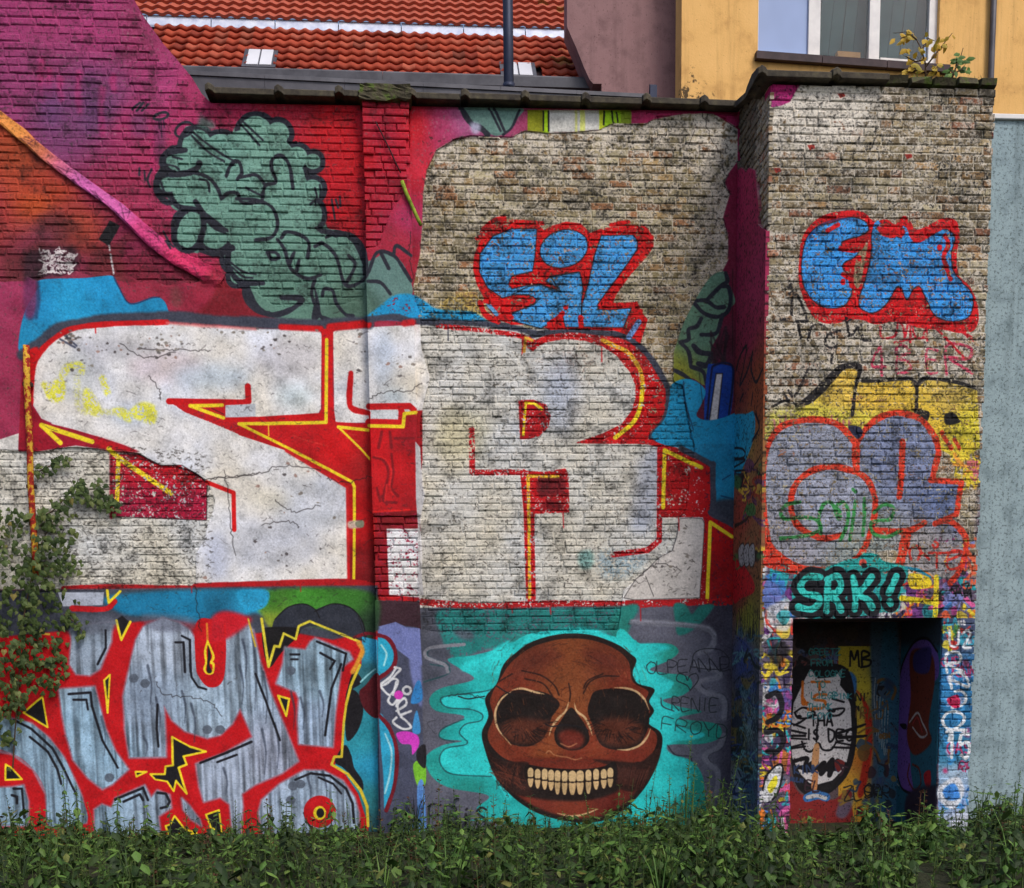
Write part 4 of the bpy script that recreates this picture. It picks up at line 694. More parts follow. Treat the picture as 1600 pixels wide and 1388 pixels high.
# pink and black scribbles under it
PKS = (204,62,96)
S.strokes([q(3,1,700,630,710,700,790,690,810,600,840,640,850,700,880,580,885,730), q(3,1,900,600,910,690,960,700,985,640,990,720), q(3,1,780,735,900,710,990,700)], 3, (196,34,50), wear=.3)
S.text('4', 1362, 542, 44, 4, PKS, wid=.5, wear=.3); S.text('B', 1402, 540, 42, 4, PKS, wid=.55, wear=.35); S.text('E', 1450, 545, 36, 3.6, PKS, wid=.5, wear=.4); S.text('R', 1482, 538, 44, 4, PKS, wid=.9, wear=.25); S.stroke([(1464,512),(1510,560)], 4, (196,30,44), wear=.2); S.stroke([(1500,515),(1522,530)], 5, (196,30,44), wear=.3)
SB_ = (34,32,36)
S.strokes([q(3,1,130,390,150,380,150,560), q(3,1,130,430,190,450,250,600), q(3,1,180,600,240,600), q(3,1,190,610,205,700), q(3,1,250,720,270,640,320,620,370,650), q(3,1,450,660,380,680,360,740,400,765,450,740), q(3,1,490,580,510,690,560,640,570,690), q(3,1,580,620,590,710,640,720), q(3,1,400,810,395,860), q(3,1,80,590,130,590), q(3,1,470,600,520,590), q(3,1,30,1130,120,1090,200,1130), q(3,1,130,1030,160,1070,200,1010,250,900), q(3,1,100,1040,140,1130)], 3.6, SB_, wear=.28)
# yellow letters
YM = S.field([(1300,600,(224,190,84)),(1380,620,(222,186,70)),(1480,620,(220,190,96)),(1510,670,(214,200,60)),(1460,650,(224,190,60)),(1260,650,(206,190,70))])
S.fill([(1225,660),(1250,640),(1285,610),(1312,578),(1335,574),(1345,585),(1342,597),(1425,594),(1432,602),(1440,600),(1448,594),(1475,594),(1528,610),(1532,700),(1500,720),(1450,690),(1300,680),(1225,680)], YM, smooth=False, wear=.16)
S.fill([(1198,650),(1240,636),(1330,640),(1400,650),(1400,690),(1198,700)], (206,200,76), soft=8, alpha=.8, wear=.33)
S.fill(q(3,1,190,1110,250,1060,330,980,400,910,450,870,540,855,580,870,585,920,560,900,480,900,420,960,340,1050,250,1120), SB_, wear=.12); S.strokes([q(3,1,570,910,545,1020,525,1180), q(3,1,590,970,700,970,860,955,910,975,925,1040,920,1160), q(3,1,925,1010,960,960,1050,960,1180,980,1280,1010)], 5, SB_, wear=.15)
S.fill(q(3,1,1100,1180,1150,1170,1195,1225,1110,1240), SB_); S.fill(q(3,1,920,1150,1000,1160,990,1220,930,1180), SB_, wear=.2)
for i in range(14): S.stroke([(1210+i*9,652+RNG.uniform(-6,6)),(1212+i*9,668+RNG.uniform(-4,6))], 2.4, (176,90,130), alpha=.75)
# chaos of the lower storey
PAL = [(30,28,34),(200,200,206),(60,120,190),(206,60,50),(110,60,130),(224,200,60),(40,160,170),(206,90,150),(96,90,110),(60,50,80),(220,120,40)]
S.fill([(1180,850),(1260,890),(1520,900),(1525,840),(1540,760),(1540,1400),(1180,1400)], (104,92,116), soft=8, wear=.1)
S.tags((1186,880,1240,1290), 120, 3, PAL, 2.5, 8, 52); S.tags((1240,900,1530,966), 70, 4, PAL, 2.5, 7, 40); S.tags((1470,820,1530,975), 34, 5, [(150,60,120),(30,28,34),(206,90,60),(120,130,190),(224,200,60)], 2, 6, 26); S.tags((1490,690,1532,760), 26, 8, [(224,200,60),(206,110,120),(220,150,60)], 2, 4, 22)
# lilac bubble letters
LIL = np.clip(S.field([(1240,720,(140,146,166)),(1300,790,(150,156,178)),(1420,720,(120,132,168)),(1480,780,(100,116,160)),(1230,860,(146,146,160)),(1450,860,(150,146,150)),(1350,860,(140,150,150))])+(S.mid[..., None]-.5)*.18, 0, 1)
LR = (214,58,36)
S.fill([(1193,745),(1197,705),(1215,672),(1240,659),(1275,655),(1308,662),(1328,680),(1342,690),(1355,668),(1380,650),(1408,645),(1440,655),(1460,680),(1468,705),(1462,745),(1502,752),(1497,803),(1490,815),(1510,842),(1508,872),(1490,905),(1440,890),(1407,882),(1400,860),(1362,865),(1340,878),(1300,892),(1250,886),(1215,866),(1200,840),(1194,800)], LIL, wear=.14)
S.fill([(1190,850),(1215,868),(1260,888),(1300,892),(1280,900),(1230,895),(1190,880)], (198,50,34), wear=.15)
S.strokes([[(1196,860),(1200,840),(1194,800),(1193,745),(1197,705),(1215,672),(1240,659),(1275,655),(1308,662),(1330,682),(1341,704)], [(1338,735),(1337,700),(1355,668),(1380,650),(1408,645),(1440,655),(1460,680),(1467,705),(1462,730),(1457,750)], [(1200,845),(1215,866),(1250,886),(1300,890),(1340,872),(1358,840),(1368,800),(1366,770),(1352,745),(1325,733),(1300,729),(1270,735),(1245,755),(1236,785),(1243,815),(1262,832),(1290,841),(1315,836)], [(1369,829),(1400,830),(1422,829),(1445,817)], [(1462,818),(1480,813),(1497,822),(1510,842),(1508,871),(1498,895),(1486,911)]], 8.5, LR, wear=.12)
S.strokes([[(1455,750),(1503,753),(1496,803),(1462,818)], [(1411,690),(1410,730),(1406,776)], [(1340,735),(1341,704)]], 8, LR, smooth=False, wear=.12); S.stroke([(1418,832),(1412,860),(1407,880)], 13, LR, wear=.12); S.strokes([q(3,1,1080,1290,1140,1388), q(3,1,1160,1330,1190,1388)], 6, LR, wear=.2)
S.strokes([q(3,2,640,60,690,100,700,160), q(3,2,640,100,760,90)], 4, (60,70,96), soft=2, alpha=.6); S.fill(q(3,1,500,1250,560,1250,590,1290,560,1330,520,1290), (40,44,70))
GR = (52,136,70)
S.strokes([q(3,2,200,335,120,350,80,400,110,440,200,430,290,440,330,490,280,530,180,550,80,560), q(3,2,330,530,320,420,350,345,400,345,440,440,450,400,430,360,470,335,500,390,490,480,450,570), q(3,2,545,330,530,440,510,570), q(3,2,600,310,600,420,590,540), q(3,2,660,400,720,350,780,370,760,440,680,450,640,470,660,530,740,550,820,515), q(3,2,530,255,545,270)], 5, GR, wear=.2, soft=.6)
S.strokes([q(3,2,890,690,880,640,920,605,950,640,930,690,960,650,1000,690), q(3,2,1040,580,1060,600,1040,620,1025,600), q(3,2,1000,650,1100,650,1200,640), q(3,2,1050,660,1050,740), q(3,2,1100,700,1180,670,1200,640,1140,640,1110,700,1130,750,1190,740)], 3.6, (198,48,40), wear=.15)
# SRK!
S.fill(q(3,2,160,830,230,770,330,750,380,730,420,720,500,690,560,680,600,650,680,660,720,700,850,730,870,780,830,900,810,1010,700,1020,600,1040,500,1045,400,1060,250,1055,170,1020,150,920), (40,160,158), smooth=True, wear=.05)
S.stroke(q(3,2,860,740,940,760,1010,800), 4, (40,130,160)); S.fill([(1349+6*math.cos(t),879+6*math.sin(t)) for t in np.arange(0,6.2,.9)], (206,80,70)); S.fill([(1351+5*math.cos(t),884+4*math.sin(t)) for t in np.arange(0,6.2,.9)], BLK)
LT = [q(3,2,330,800,250,800,205,850,230,900,310,920,320,960,270,1000,190,985), q(3,2,375,810,370,900,365,1010), q(3,2,370,815,430,795,455,850,430,895,380,905,430,950,455,1005), q(3,2,530,800,545,900,540,1000), q(3,2,645,800,600,860,560,905,620,940,650,990), q(3,2,800,795,775,850,752,898), q(3,2,755,950,765,965)]
S.strokes(LT, 25, (22,24,32)); S.strokes(LT, 9.5, (52,190,182))
S.fill(q(3,2,880,780,1000,800,1010,860,890,870), (226,200,40), soft=1, wear=.1); S.strokes([q(3,2,1050,800,1040,1040), q(3,2,830,930,1050,960)], 7, (226,206,40), wear=.1)
# strip beside the niche
S.fill([(1470,966),(1535,966),(1530,1400),(1466,1400)], S.field([(1500,1000,(70,80,110)),(1500,1050,(48,130,190)),(1490,1120,(40,110,160)),(1490,1180,(36,110,150)),(1495,1210,(170,190,214)),(1490,1250,(110,150,210)),(1500,1280,(190,196,210))]), smooth=False)
S.tags((1470,970,1516,1010), 22, 12, [(200,200,206),(60,160,190),(224,206,60),(200,60,60),(60,140,80)], 2, 4, 18); S.tags((1475,1020,1515,1280), 26, 13, [(40,100,170),(30,90,140),(60,140,200),(150,170,210),(180,60,110)], 2, 6, 26)
WT = (214,220,228)
S.text('U2', 1484, 985, 26, 3.4, WT, wid=.6); S.text('R', 1478, 1022, 30, 4, WT, ang=-8, wid=.9); S.stroke(q(3,3,1140,130,1130,80,1180,50,1230,80,1240,140,1140,100,1140,150), 4, WT); S.stroke(q(3,3,1160,170,1200,165,1230,200,1210,250,1140,270), 4, WT); S.stroke(q(3,3,1230,410,1120,400,1085,350,1120,300,1190,300,1220,340,1180,390,1110,420), 4.4, WT); S.text('15', 1480, 1146, 38, 5, WT, wid=.42); S.fill(q(3,3,1110,220,1180,190,1190,260,1150,270), (196,40,90)); S.fill(q(3,3,1060,760,1180,700,1220,800,1150,900,1060,840), (206,212,224), soft=2); S.fill(q(3,3,1090,780,1160,740,1190,830,1110,840), (60,130,210), soft=2)
# left strip piece
S.strokes([q(3,3,0,200,60,180,90,260,60,330,0,360), q(3,3,0,420,60,410,100,470,60,540,0,540)], 8, (24,24,32)); S.fill(q(3,3,-30,780,-10,700,40,640,80,620,95,660,70,780,30,830,-20,860), (206,208,214)); S.fill(q(3,3,0,760,50,690,60,740,20,800), (220,210,50)); S.stroke(q(3,3,-30,780,-10,700,40,640,80,620,95,660,70,780,30,840), 3, BLK)
sp = np.clip((S.fine-.78)*7, 0, 1)*np.clip((S.mid-.36)*5, 0, 1)
up = S.mask([(1150,90),(1600,90),(1600,900),(1150,900)]); S.rgb *= (1-(.35+.45*up)*sp)[..., None]; S.rgb += (S.fine[..., None]-.5)*.08

# ------------------------------------------------------------------ paint of the outbuilding: left side
TS = Sheet('outbuilding_side_paint', (TX, 0.02, -0.35), (0, -1, 0), (0, 0, 1), -TY+.06, 7.6, 0.006, 61)
S = TS
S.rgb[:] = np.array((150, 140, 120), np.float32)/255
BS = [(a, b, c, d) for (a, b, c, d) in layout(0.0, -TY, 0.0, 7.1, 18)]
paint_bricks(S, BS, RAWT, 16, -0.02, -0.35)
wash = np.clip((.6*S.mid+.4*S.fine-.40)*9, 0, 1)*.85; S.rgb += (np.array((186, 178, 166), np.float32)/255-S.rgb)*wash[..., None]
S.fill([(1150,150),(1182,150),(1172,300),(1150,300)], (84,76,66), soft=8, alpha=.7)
SIDE = [(1140,275),(1160,262),(1168,268),(1172,262),(1182,266),(1188,330),(1186,350),(1192,356),(1200,360),(1200,1400),(1130,1400)]
S.fill(SIDE, S.field([(1165,300,(168,36,84)),(1165,400,(150,34,76)),(1180,450,(156,40,84)),(1170,520,(140,36,70)),(1165,600,(120,50,40)),(1180,620,(140,70,40)),(1170,700,(150,120,60)),(1180,760,(140,100,60)),(1165,800,(150,60,50)),(1170,860,(130,90,60)),(1165,920,(120,40,40)),(1170,960,(120,120,40)),(1165,1020,(60,70,130)),(1170,1100,(60,60,80)),(1160,1150,(110,90,40)),(1170,1200,(50,60,96)),(1160,1250,(130,140,170))]), smooth=False)
S.fill([(1140,660),(1170,646),(1180,644),(1182,670),(1175,700),(1150,760),(1140,760)], (30,150,190)); S.fill([(1146,880),(1160,880),(1178,905),(1180,925),(1160,935),(1148,940)], (180,16,30))
S.strokes([q(2,1,1400,900,1420,820,1460,760,1440,900,1420,1000,1470,900,1500,790,1490,900,1520,980,1560,900), q(2,1,1440,1050,1420,1100), q(2,1,1500,1050,1490,1120), q(2,1,1520,1180,1540,1260,1500,1340)], 5, (28,22,30))
S.text('Ont', 1168, 700, 26, 3, BLK, ang=90, wid=.6); S.tags((1150,720,1192,880), 40, 33, [(40,30,30),(150,60,40),(206,170,60),(60,110,60),(90,50,90)], 2, 5, 26); S.tags((1146,980,1188,1270), 70, 34, [(40,40,60),(50,60,120),(30,34,40),(90,130,140),(60,90,110),(110,90,50)], 2, 6, 30)
for x in (1160,1168,1176): S.fill([(x-4,858),(x+4,850),(x+5,880),(x-2,884)], (150,150,156), edge=2)
for i in range(26): S.stroke([(1152+i*1.4,945+RNG.uniform(0,20)),(1152+i*1.4+RNG.uniform(-3,3),990+RNG.uniform(-8,8))], 2, (150,150,40) if i % 2 else (30,30,24))
for i in range(40): S.stroke([(1158+RNG.uniform(0,26),1060+RNG.uniform(0,100)),(1160+RNG.uniform(0,26),1100+RNG.uniform(0,90))], 1.6, (120,140,150), alpha=.7)
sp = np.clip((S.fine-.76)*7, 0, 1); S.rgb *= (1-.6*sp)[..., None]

# ------------------------------------------------------------------ paint inside the niche: back and right cheek
NB = Sheet('niche_back_paint', (NXL-.02, NYB, -0.35), (1, 0, 0), (0, 0, 1), NXR-NXL+.06, 2.5, 0.0042, 71)
S = NB
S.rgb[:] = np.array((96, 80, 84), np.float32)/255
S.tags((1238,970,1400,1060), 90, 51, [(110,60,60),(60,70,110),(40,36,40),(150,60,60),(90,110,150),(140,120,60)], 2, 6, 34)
S.fill([(1238,960),(1400,960),(1400,1010),(1330,1020),(1238,1000)], (52,42,42), soft=12, alpha=.85)  # shade under the lintel, painted into the top of the back
S.fill([(1310,1010),(1400,1010),(1400,1300),(1310,1300)], S.field([(1330,1030,(190,170,50)),(1350,1080,(200,180,50)),(1340,1150,(214,180,50)),(1330,1240,(214,160,50)),(1358,1180,(200,110,40)),(1375,1100,(90,90,80)),(1385,1200,(80,96,110)),(1390,1050,(50,70,90))]), smooth=False)
S.fill([(1325,1070),(1345,1090),(1352,1130),(1350,1180),(1340,1240),(1350,1240),(1362,1180),(1362,1120),(1345,1085)], (176,44,26), soft=2); S.fill([(1325,1050),(1338,1060),(1336,1085),(1322,1080)], (50,110,170), soft=2)
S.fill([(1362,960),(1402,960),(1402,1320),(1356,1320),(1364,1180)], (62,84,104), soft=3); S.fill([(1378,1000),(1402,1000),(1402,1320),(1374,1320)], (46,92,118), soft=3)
S.text('MB', 1328, 1018, 24, 3.4, BLK, wid=.6)
S.fill([(1228,1205),(1250,1240),(1300,1250),(1325,1240),(1328,1320),(1225,1320)], (140,40,40), soft=2)
S.fill([(1236,1060),(1262,1040),(1320,1042),(1336,1090),(1338,1160),(1322,1215),(1280,1245),(1240,1215)], (30,28,32))
S.fill(q(3,3,262,30,225,100,160,240,138,450,150,580,200,680,255,735,300,748,400,720,480,640,522,450,512,260,485,180,445,130,462,25,410,80,310,90), (222,220,224), smooth=False); S.rgb += (S.mid[..., None]-.5)*.06
for L in [q(3,3,165,300,220,270,290,300,260,330,190,335,165,300), q(3,3,375,285,470,275,450,310,400,320,375,285), q(3,3,400,215,470,235), q(3,3,140,410,235,430), q(3,3,140,460,240,465), q(3,3,130,525,230,510), q(3,3,440,430,590,380), q(3,3,440,460,590,450), q(3,3,400,515,520,520), q(3,3,210,480,230,530,270,540,310,490,340,530,390,530,420,490), q(3,3,305,380,300,480), q(3,3,160,380,200,360,230,340)]: S.stroke(L, 3.2, BLK)
S.fill([(1249+4*math.cos(t),1120+3*math.sin(t)) for t in np.arange(0,6.2,1)], BLK); S.fill([(1302+4*math.cos(t),1111+3*math.sin(t)) for t in np.arange(0,6.2,1)], BLK)
S.strokes([[(1228,1128),(1258,1138)],[(1226,1150),(1258,1150)],[(1228,1170),(1258,1162)],[(1308,1146),(1352,1132)],[(1308,1152),(1354,1150)],[(1306,1160),(1350,1168)]], 3.4, BLK)
S.text('IS', 1260, 1140, 16, 3.2, BLK, wid=.5); S.text('DEC', 1294, 1140, 18, 3.2, BLK, wid=.6); S.text('THA', 1266, 1118, 16, 3, BLK, wid=.6)
S.strokes([q(3,3,165,600,240,585,230,640,300,600,290,660,350,610,330,680,400,590,380,690,430,600,440,650), q(3,3,190,640,330,640,480,620), q(3,3,230,660,420,650)], 7, BLK)
S.fill([(1272,1165),(1280,1165),(1278,1195),(1268,1200)], (214,160,110), soft=1); S.fill([(1270,1210),(1278,1205),(1276,1235),(1268,1232)], (206,140,90), soft=1)
S.strokes([q(3,3,215,110,215,240,245,240), q(3,3,270,110,380,110), q(3,3,320,110,320,160), q(3,3,360,190,300,190,290,220,350,230,340,270,250,280), q(3,3,210,200,240,250)], 4.4, (226,120,40))
for i, tx_ in enumerate(['GREETZ','FROM','COLOGNE','TO','LIEGE']): S.text(tx_, 1264+(0,4,0,10,4)[i], 1014+i*17, 9.5, 1.6, (60,150,150), wid=.7)
S.text('THINK', 1262, 1100, 9, 1.6, (60,150,160), wid=.7); S.text('FLOYD', 1262, 1114, 9, 1.6, (60,150,160), wid=.7); S.text('PINK', 1304, 1084, 8, 1.5, (60,150,160), wid=.7)
S.stroke(q(3,3,240,830,300,810,360,825), 14, (60,120,190)); S.strokes([q(3,3,245,825,300,815,355,830)], 6, (206,206,210))
S.fill(q(3,3,470,800,520,770,530,850,480,950,420,930), (90,110,140), soft=3, alpha=.7)
for i in range(6): S.stroke([(1368+i*4,1060+i*9),(1366+i*4,1090+i*16),(1370+i*4,1150+i*10)], 1.3, (176,176,170), alpha=.8)
sp = np.clip((S.fine-.78)*7, 0, 1); S.rgb *= (1-.6*sp)[..., None]

NC = Sheet('niche_cheek_paint', (NXR, NYB, -0.35), (0, -1, 0), (0, 0, 1), NYB-TY+.02, 2.5, 0.0055, 81)
S = NC
S.rgb[:] = np.array((40, 112, 136), np.float32)/255
S.fill([(1380,960),(1480,960),(1480,1010),(1380,1000)], (50,60,74), soft=10, alpha=.9)  # same lintel shade put into the colour of the cheek
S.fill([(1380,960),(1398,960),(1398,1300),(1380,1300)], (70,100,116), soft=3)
S.fill([(1403,1080),(1412,1035),(1430,1005),(1450,1000),(1466,1020),(1466,1060),(1440,1075),(1424,1140),(1424,1200),(1428,1240),(1410,1230),(1400,1180),(1396,1120)], (122,90,186)); S.stroke([(1428,1242),(1408,1228),(1399,1180),(1396,1120),(1404,1075),(1412,1035),(1430,1003),(1450,998),(1466,1018)], 4, (20,20,26))
S.fill([(1424,1020),(1455,1020),(1462,1060),(1452,1130),(1456,1160),(1430,1180),(1418,1150),(1424,1090)], (120,50,34), soft=3); S.fill([(1430,1020),(1455,1012),(1452,1050),(1430,1048)], (60,50,120), soft=2)
S.stroke(q(3,3,880,360,930,300,960,360,990,430,950,450,900,390), 3.4, (206,206,206)); S.stroke(q(3,3,900,370,930,330,960,420), 2.5, (200,60,60)); S.fill(q(3,3,820,370,860,370,860,400,840,400), BLK)
S.stroke(q(3,3,880,620,870,700,910,780,950,740,940,650,900,620), 4, (110,50,40)); S.fill(q(3,3,970,680,1010,660,1010,760,980,750), (200,40,50)); S.fill(q(3,3,740,-20,800,-20,770,30), (206,30,80)); S.fill([(1385,1030),(1395,1026),(1403,1030),(1396,1044)], (206,30,80))
S.text('TOSK', 1393, 1178, 14, 2, (190,196,196), ang=75, wid=.8); S.fill([(1420,1240),(1470,1230),(1470,1290),(1420,1290)], (50,46,66), soft=6)
sp = np.clip((S.fine-.78)*7, 0, 1); S.rgb *= (1-.5*sp)[..., None]

S = TW; r_ = random.Random(71)
for i in range(2600):
    x, y = r_.uniform(1200,1555), r_.uniform(130,900); a = r_.gauss(0,.5); l = r_.uniform(1.5,6.5); S.stroke([(x,y),(x+l*.5*math.cos(a),y+l*.5*math.sin(a)+r_.uniform(-1.6,1.6)),(x+l*math.cos(a),y+l*math.sin(a))], r_.uniform(.6,1.5), (36,32,30), smooth=False, alpha=r_.uniform(.35,.8))

g1 = vnoise(S.H, S.W, 3.4, 401, 2); g2 = vnoise(S.H, S.W, 28, 402, 4)
S.rgb *= (1-.38*np.clip((g1*.7+g2*.3-.55)*6, 0, 1))[..., None]; S.rgb *= (1-.2*np.clip((g2-.5)*3.5, 0, 1))[..., None]
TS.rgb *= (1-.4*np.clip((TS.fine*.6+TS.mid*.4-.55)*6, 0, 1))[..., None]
S = NB; S.tags((1238,1180,1400,1290), 26, 88, [(60,40,50),(50,70,110),(120,40,40),(140,110,50),(40,40,46)], 2, 6, 26); S.tags((1335,1030,1395,1260), 26, 89, [(60,80,100),(40,60,90),(110,80,40),(30,30,34)], 2, 5, 30)
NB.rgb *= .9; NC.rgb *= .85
# ------------------------------------------------------------------ materials
def lin(c): return tuple(((v/255)/12.92 if v/255 <= .04045 else (((v/255)+.055)/1.055)**2.4) for v in c)
class NT:
    def __init__(s, name):
        s.m = bpy.data.materials.new(name); s.m.use_nodes = True; s.t = s.m.node_tree; s.n = s.t.nodes; s.n.clear()
        s.out = s.n.new('ShaderNodeOutputMaterial'); s.b = s.n.new('ShaderNodeBsdfPrincipled'); s.link(s.b.outputs[0], s.out.inputs[0])
        s.b.inputs['Roughness'].default_value = .88; s.b.inputs['Specular IOR Level'].default_value = .25
    def link(s, a, b): s.t.links.new(a, b)
    def new(s, t, **k):
        x = s.n.new(t)
        for a, b in k.items(): setattr(x, a, b)
        return x
    def noise(s, scale, detail=4, rough=.6, vec=None):
        x = s.new('ShaderNodeTexNoise'); x.inputs['Scale'].default_value = scale; x.inputs['Detail'].default_value = detail; x.inputs['Roughness'].default_value = rough
        s.link(vec if vec else s.new('ShaderNodeNewGeometry').outputs['Position'], x.inputs['Vector']); return x.outputs['Fac']
    def math(s, op, a, b=None, c=None):
        x = s.new('ShaderNodeMath', operation=op)
        for i, v in enumerate((a, b, c)):
            if v is None: continue
            if isinstance(v, (int, float)): x.inputs[i].default_value = v
            else: s.link(v, x.inputs[i])
        return x.outputs[0]
    def ramp(s, fac, stops):
        x = s.new('ShaderNodeValToRGB'); e = x.color_ramp.elements
        while len(e) < len(stops): e.new(.5)
        for i, (p, c) in enumerate(stops): e[i].position = p; e[i].color = tuple(c)+(1,)
        s.link(fac, x.inputs[0]); return x.outputs[0]
    def mixc(s, fac, a, b, mode='MIX'):
        x = s.new('ShaderNodeMix', data_type='RGBA', blend_type=mode)
        for sock, v in ((x.inputs[0], fac), (x.inputs[6], a), (x.inputs[7], b)):
            if isinstance(v, (int, float)): sock.default_value = v
            elif isinstance(v, tuple): sock.default_value = v+(1,) if len(v) == 3 else v
            else: s.link(v, sock)
        return x.outputs[2]
    def bump(s, h, strength=.5, dist=.004):
        x = s.new('ShaderNodeBump'); x.inputs['Strength'].default_value = strength; x.inputs['Distance'].default_value = dist
        s.link(h, x.inputs['Height']); s.link(x.outputs[0], s.b.inputs['Normal'])
    def color(s, v):
        if isinstance(v, tuple): s.b.inputs['Base Color'].default_value = v+(1,)
        else: s.link(v, s.b.inputs['Base Color'])

def paint_mat(name, sh, im, bump=.5, dist=.004, fx=1.0, sc=70):
    k = NT(name); g = k.new('ShaderNodeNewGeometry'); sep = k.new('ShaderNodeSeparateXYZ'); k.link(g.outputs['Position'], sep.inputs[0])
    ua = sep.outputs[0] if abs(sh.U[0]) > .5 else sep.outputs[1]; sg = 1 if abs(sh.U[0]) > .5 else -1
    o = sh.O[0] if sg == 1 else -sh.O[1]
    if sg == 1: u = k.math('MULTIPLY_ADD', ua, fx/sh.w, -o/sh.w)
    else: u = k.math('MULTIPLY_ADD', ua, -1/sh.w, -o/sh.w)
    v = k.math('MULTIPLY_ADD', sep.outputs[2], fx/sh.h, (EYE*(1-fx)-sh.O[2])/sh.h)
    c = k.new('ShaderNodeCombineXYZ'); k.link(u, c.inputs[0]); k.link(v, c.inputs[1])
    t = k.new('ShaderNodeTexImage', interpolation='Cubic', extension='EXTEND'); t.image = im; k.link(c.outputs[0], t.inputs[0])
    n1 = k.noise(sc, 5, .65); n2 = k.noise(9, 3, .6)
    col = k.mixc(1.0, t.outputs[0], k.ramp(n1, [(.25, (.72, .72, .72)), (.62, (1.08, 1.07, 1.06))]), 'MULTIPLY')
    k.color(col)
    k.bump(k.math('ADD', n1, k.math('MULTIPLY', n2, .8)), bump, dist)
    k.b.inputs['Roughness'].default_value = .82
    return k.m
M = {}
im_mw, im_tw, im_ts, im_nb, im_nc = MW.image(), TW.image(), TS.image(), NB.image(), NC.image()
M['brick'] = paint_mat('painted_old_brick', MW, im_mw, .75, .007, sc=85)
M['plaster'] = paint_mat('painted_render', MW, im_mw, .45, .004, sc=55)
PF = DIST/(DIST+PIER_Y)
M['pier'] = paint_mat('painted_pier', MW, im_mw, .5, .005, fx=PF, sc=60)
M['tbrick'] = paint_mat('outbuilding_brick', TW, im_tw, .75, .007, sc=85)
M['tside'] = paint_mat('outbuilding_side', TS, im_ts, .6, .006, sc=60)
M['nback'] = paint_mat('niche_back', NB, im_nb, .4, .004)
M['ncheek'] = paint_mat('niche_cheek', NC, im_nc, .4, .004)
def simple(name, stops, scale=8, detail=5, bump=.3, dist=.004, rough=.85, metal=0, sc2=None, spec=.25):
    k = NT(name); n = k.noise(scale, detail, .65); c = k.ramp(n, stops); k.color(c); k.bump(k.noise(sc2 or scale*5, 4), bump, dist)
    k.b.inputs['Roughness'].default_value = rough; k.b.inputs['Metallic'].default_value = metal; k.b.inputs['Specular IOR Level'].default_value = spec
    return k.m
M['coping'] = simple('weathered_concrete_coping', [(.3, lin((44,40,40))), (.55, lin((78,72,62))), (.75, lin((104,98,74)))], 9, 6, .7, .006)
M['moss'] = simple('mossy_concrete', [(.3, lin((52,46,40))), (.5, lin((76,72,54))), (.62, lin((70,88,30))), (.8, lin((90,80,64)))], 11, 6, .8, .01)
M['zinc'] = simple('grey_zinc', [(.3, lin((62,62,70))), (.7, lin((92,92,100)))], 3, 5, .15, .003, .55, .35, spec=.4)
M['zinc_light'] = simple('pale_zinc', [(.3, lin((150,160,190))), (.7, lin((206,212,226)))], 5, 5, .1, .003, .5, .2, spec=.4)
def render_mat(name, stops, scale, dark, sc2=40, streak=.35, spots=.63, splo=None):
    k = NT(name); g = k.new('ShaderNodeNewGeometry'); mp = k.new('ShaderNodeMapping'); k.link(g.outputs['Position'], mp.inputs[0]); mp.inputs['Scale'].default_value = (1, 1, .06)
    c = k.ramp(k.noise(scale, 8, .65), stops)
    st = k.ramp(k.noise(7, 5, .7, mp.outputs[0]), [(.5, (0,0,0)), (.72, (1,1,1))]); c = k.mixc(k.math('MULTIPLY', st, streak), c, dark)
    sp = k.ramp(k.noise(38, 3, .7), [(spots, (0,0,0)), (spots+.05, (1,1,1))]); c = k.mixc(k.math('MULTIPLY', sp, .75), c, dark)
    if splo:
        d = k.new('ShaderNodeVectorMath', operation='DISTANCE'); k.link(g.outputs['Position'], d.inputs[0]); d.inputs[1].default_value = splo[:3]
        f = k.math('MULTIPLY', k.math('SUBTRACT', 1.0, k.math('DIVIDE', d.outputs['Value'], splo[3])), 1.0); f = k.math('MAXIMUM', f, 0.0)
        n = k.ramp(k.math('ADD', k.math('MULTIPLY', f, .45), k.noise(9, 6, .75)), [(.68, (0,0,0)), (.74, (1,1,1))]); c = k.mixc(k.math('MULTIPLY', n, k.math('MINIMUM', k.math('MULTIPLY', f, 4.0), .9)), c, (.02,.017,.015))
    k.color(c); k.bump(k.noise(sc2, 5), .5, .006); return k.m
OCHSP = tuple(float(v) for v in at(1082, 138, Y=5.9))+(.75,)
M['mauve'] = render_mat('mauve_render', [(.3, lin((118,90,92))), (.5, lin((142,110,112))), (.7, lin((134,102,104)))], 3.0, lin((84,62,64)), streak=.3, spots=.62)
M['yellow'] = render_mat('ochre_render', [(.28, lin((184,140,84))), (.45, lin((218,172,106))), (.7, lin((228,182,116)))], 1.6, lin((120,86,50)), streak=.35, spots=.66, splo=OCHSP)
M['bluewall'] = render_mat('pale_blue_roughcast', [(.34, lin((112,130,138))), (.5, lin((140,160,168))), (.7, lin((148,168,176)))], 5, lin((84,98,102)), 75, .55, .54)
M['white'] = simple('white_paint', [(.3, lin((206,204,206))), (.7, lin((228,226,226)))], 4, 3, .05, .002, .5)
M['darkwood'] = simple('dark_brown_sill', [(.3, lin((44,34,40))), (.7, lin((70,54,58)))], 6, 4, .3, .004, .6)
M['dark'] = simple('dark_steel', [(.3, lin((34,40,58))), (.7, lin((50,56,76)))], 5, 4, .1, .002, .5, .4)
M['brown'] = simple('red_brown_wall', [(.3, lin((110,50,40))), (.7, lin((140,66,52)))], 6, 4, .4, .006)
M['card'] = simple('cardboard', [(.3, lin((140,106,62))), (.7, lin((160,124,76)))], 5, 3, .1, .002)
M['pipe'] = simple('flaking_red_pipe', [(.30, lin((80,26,20))), (.48, lin((150,34,26))), (.56, lin((200,160,50))), (.7, lin((120,40,30)))], 14, 5, .4, .004)
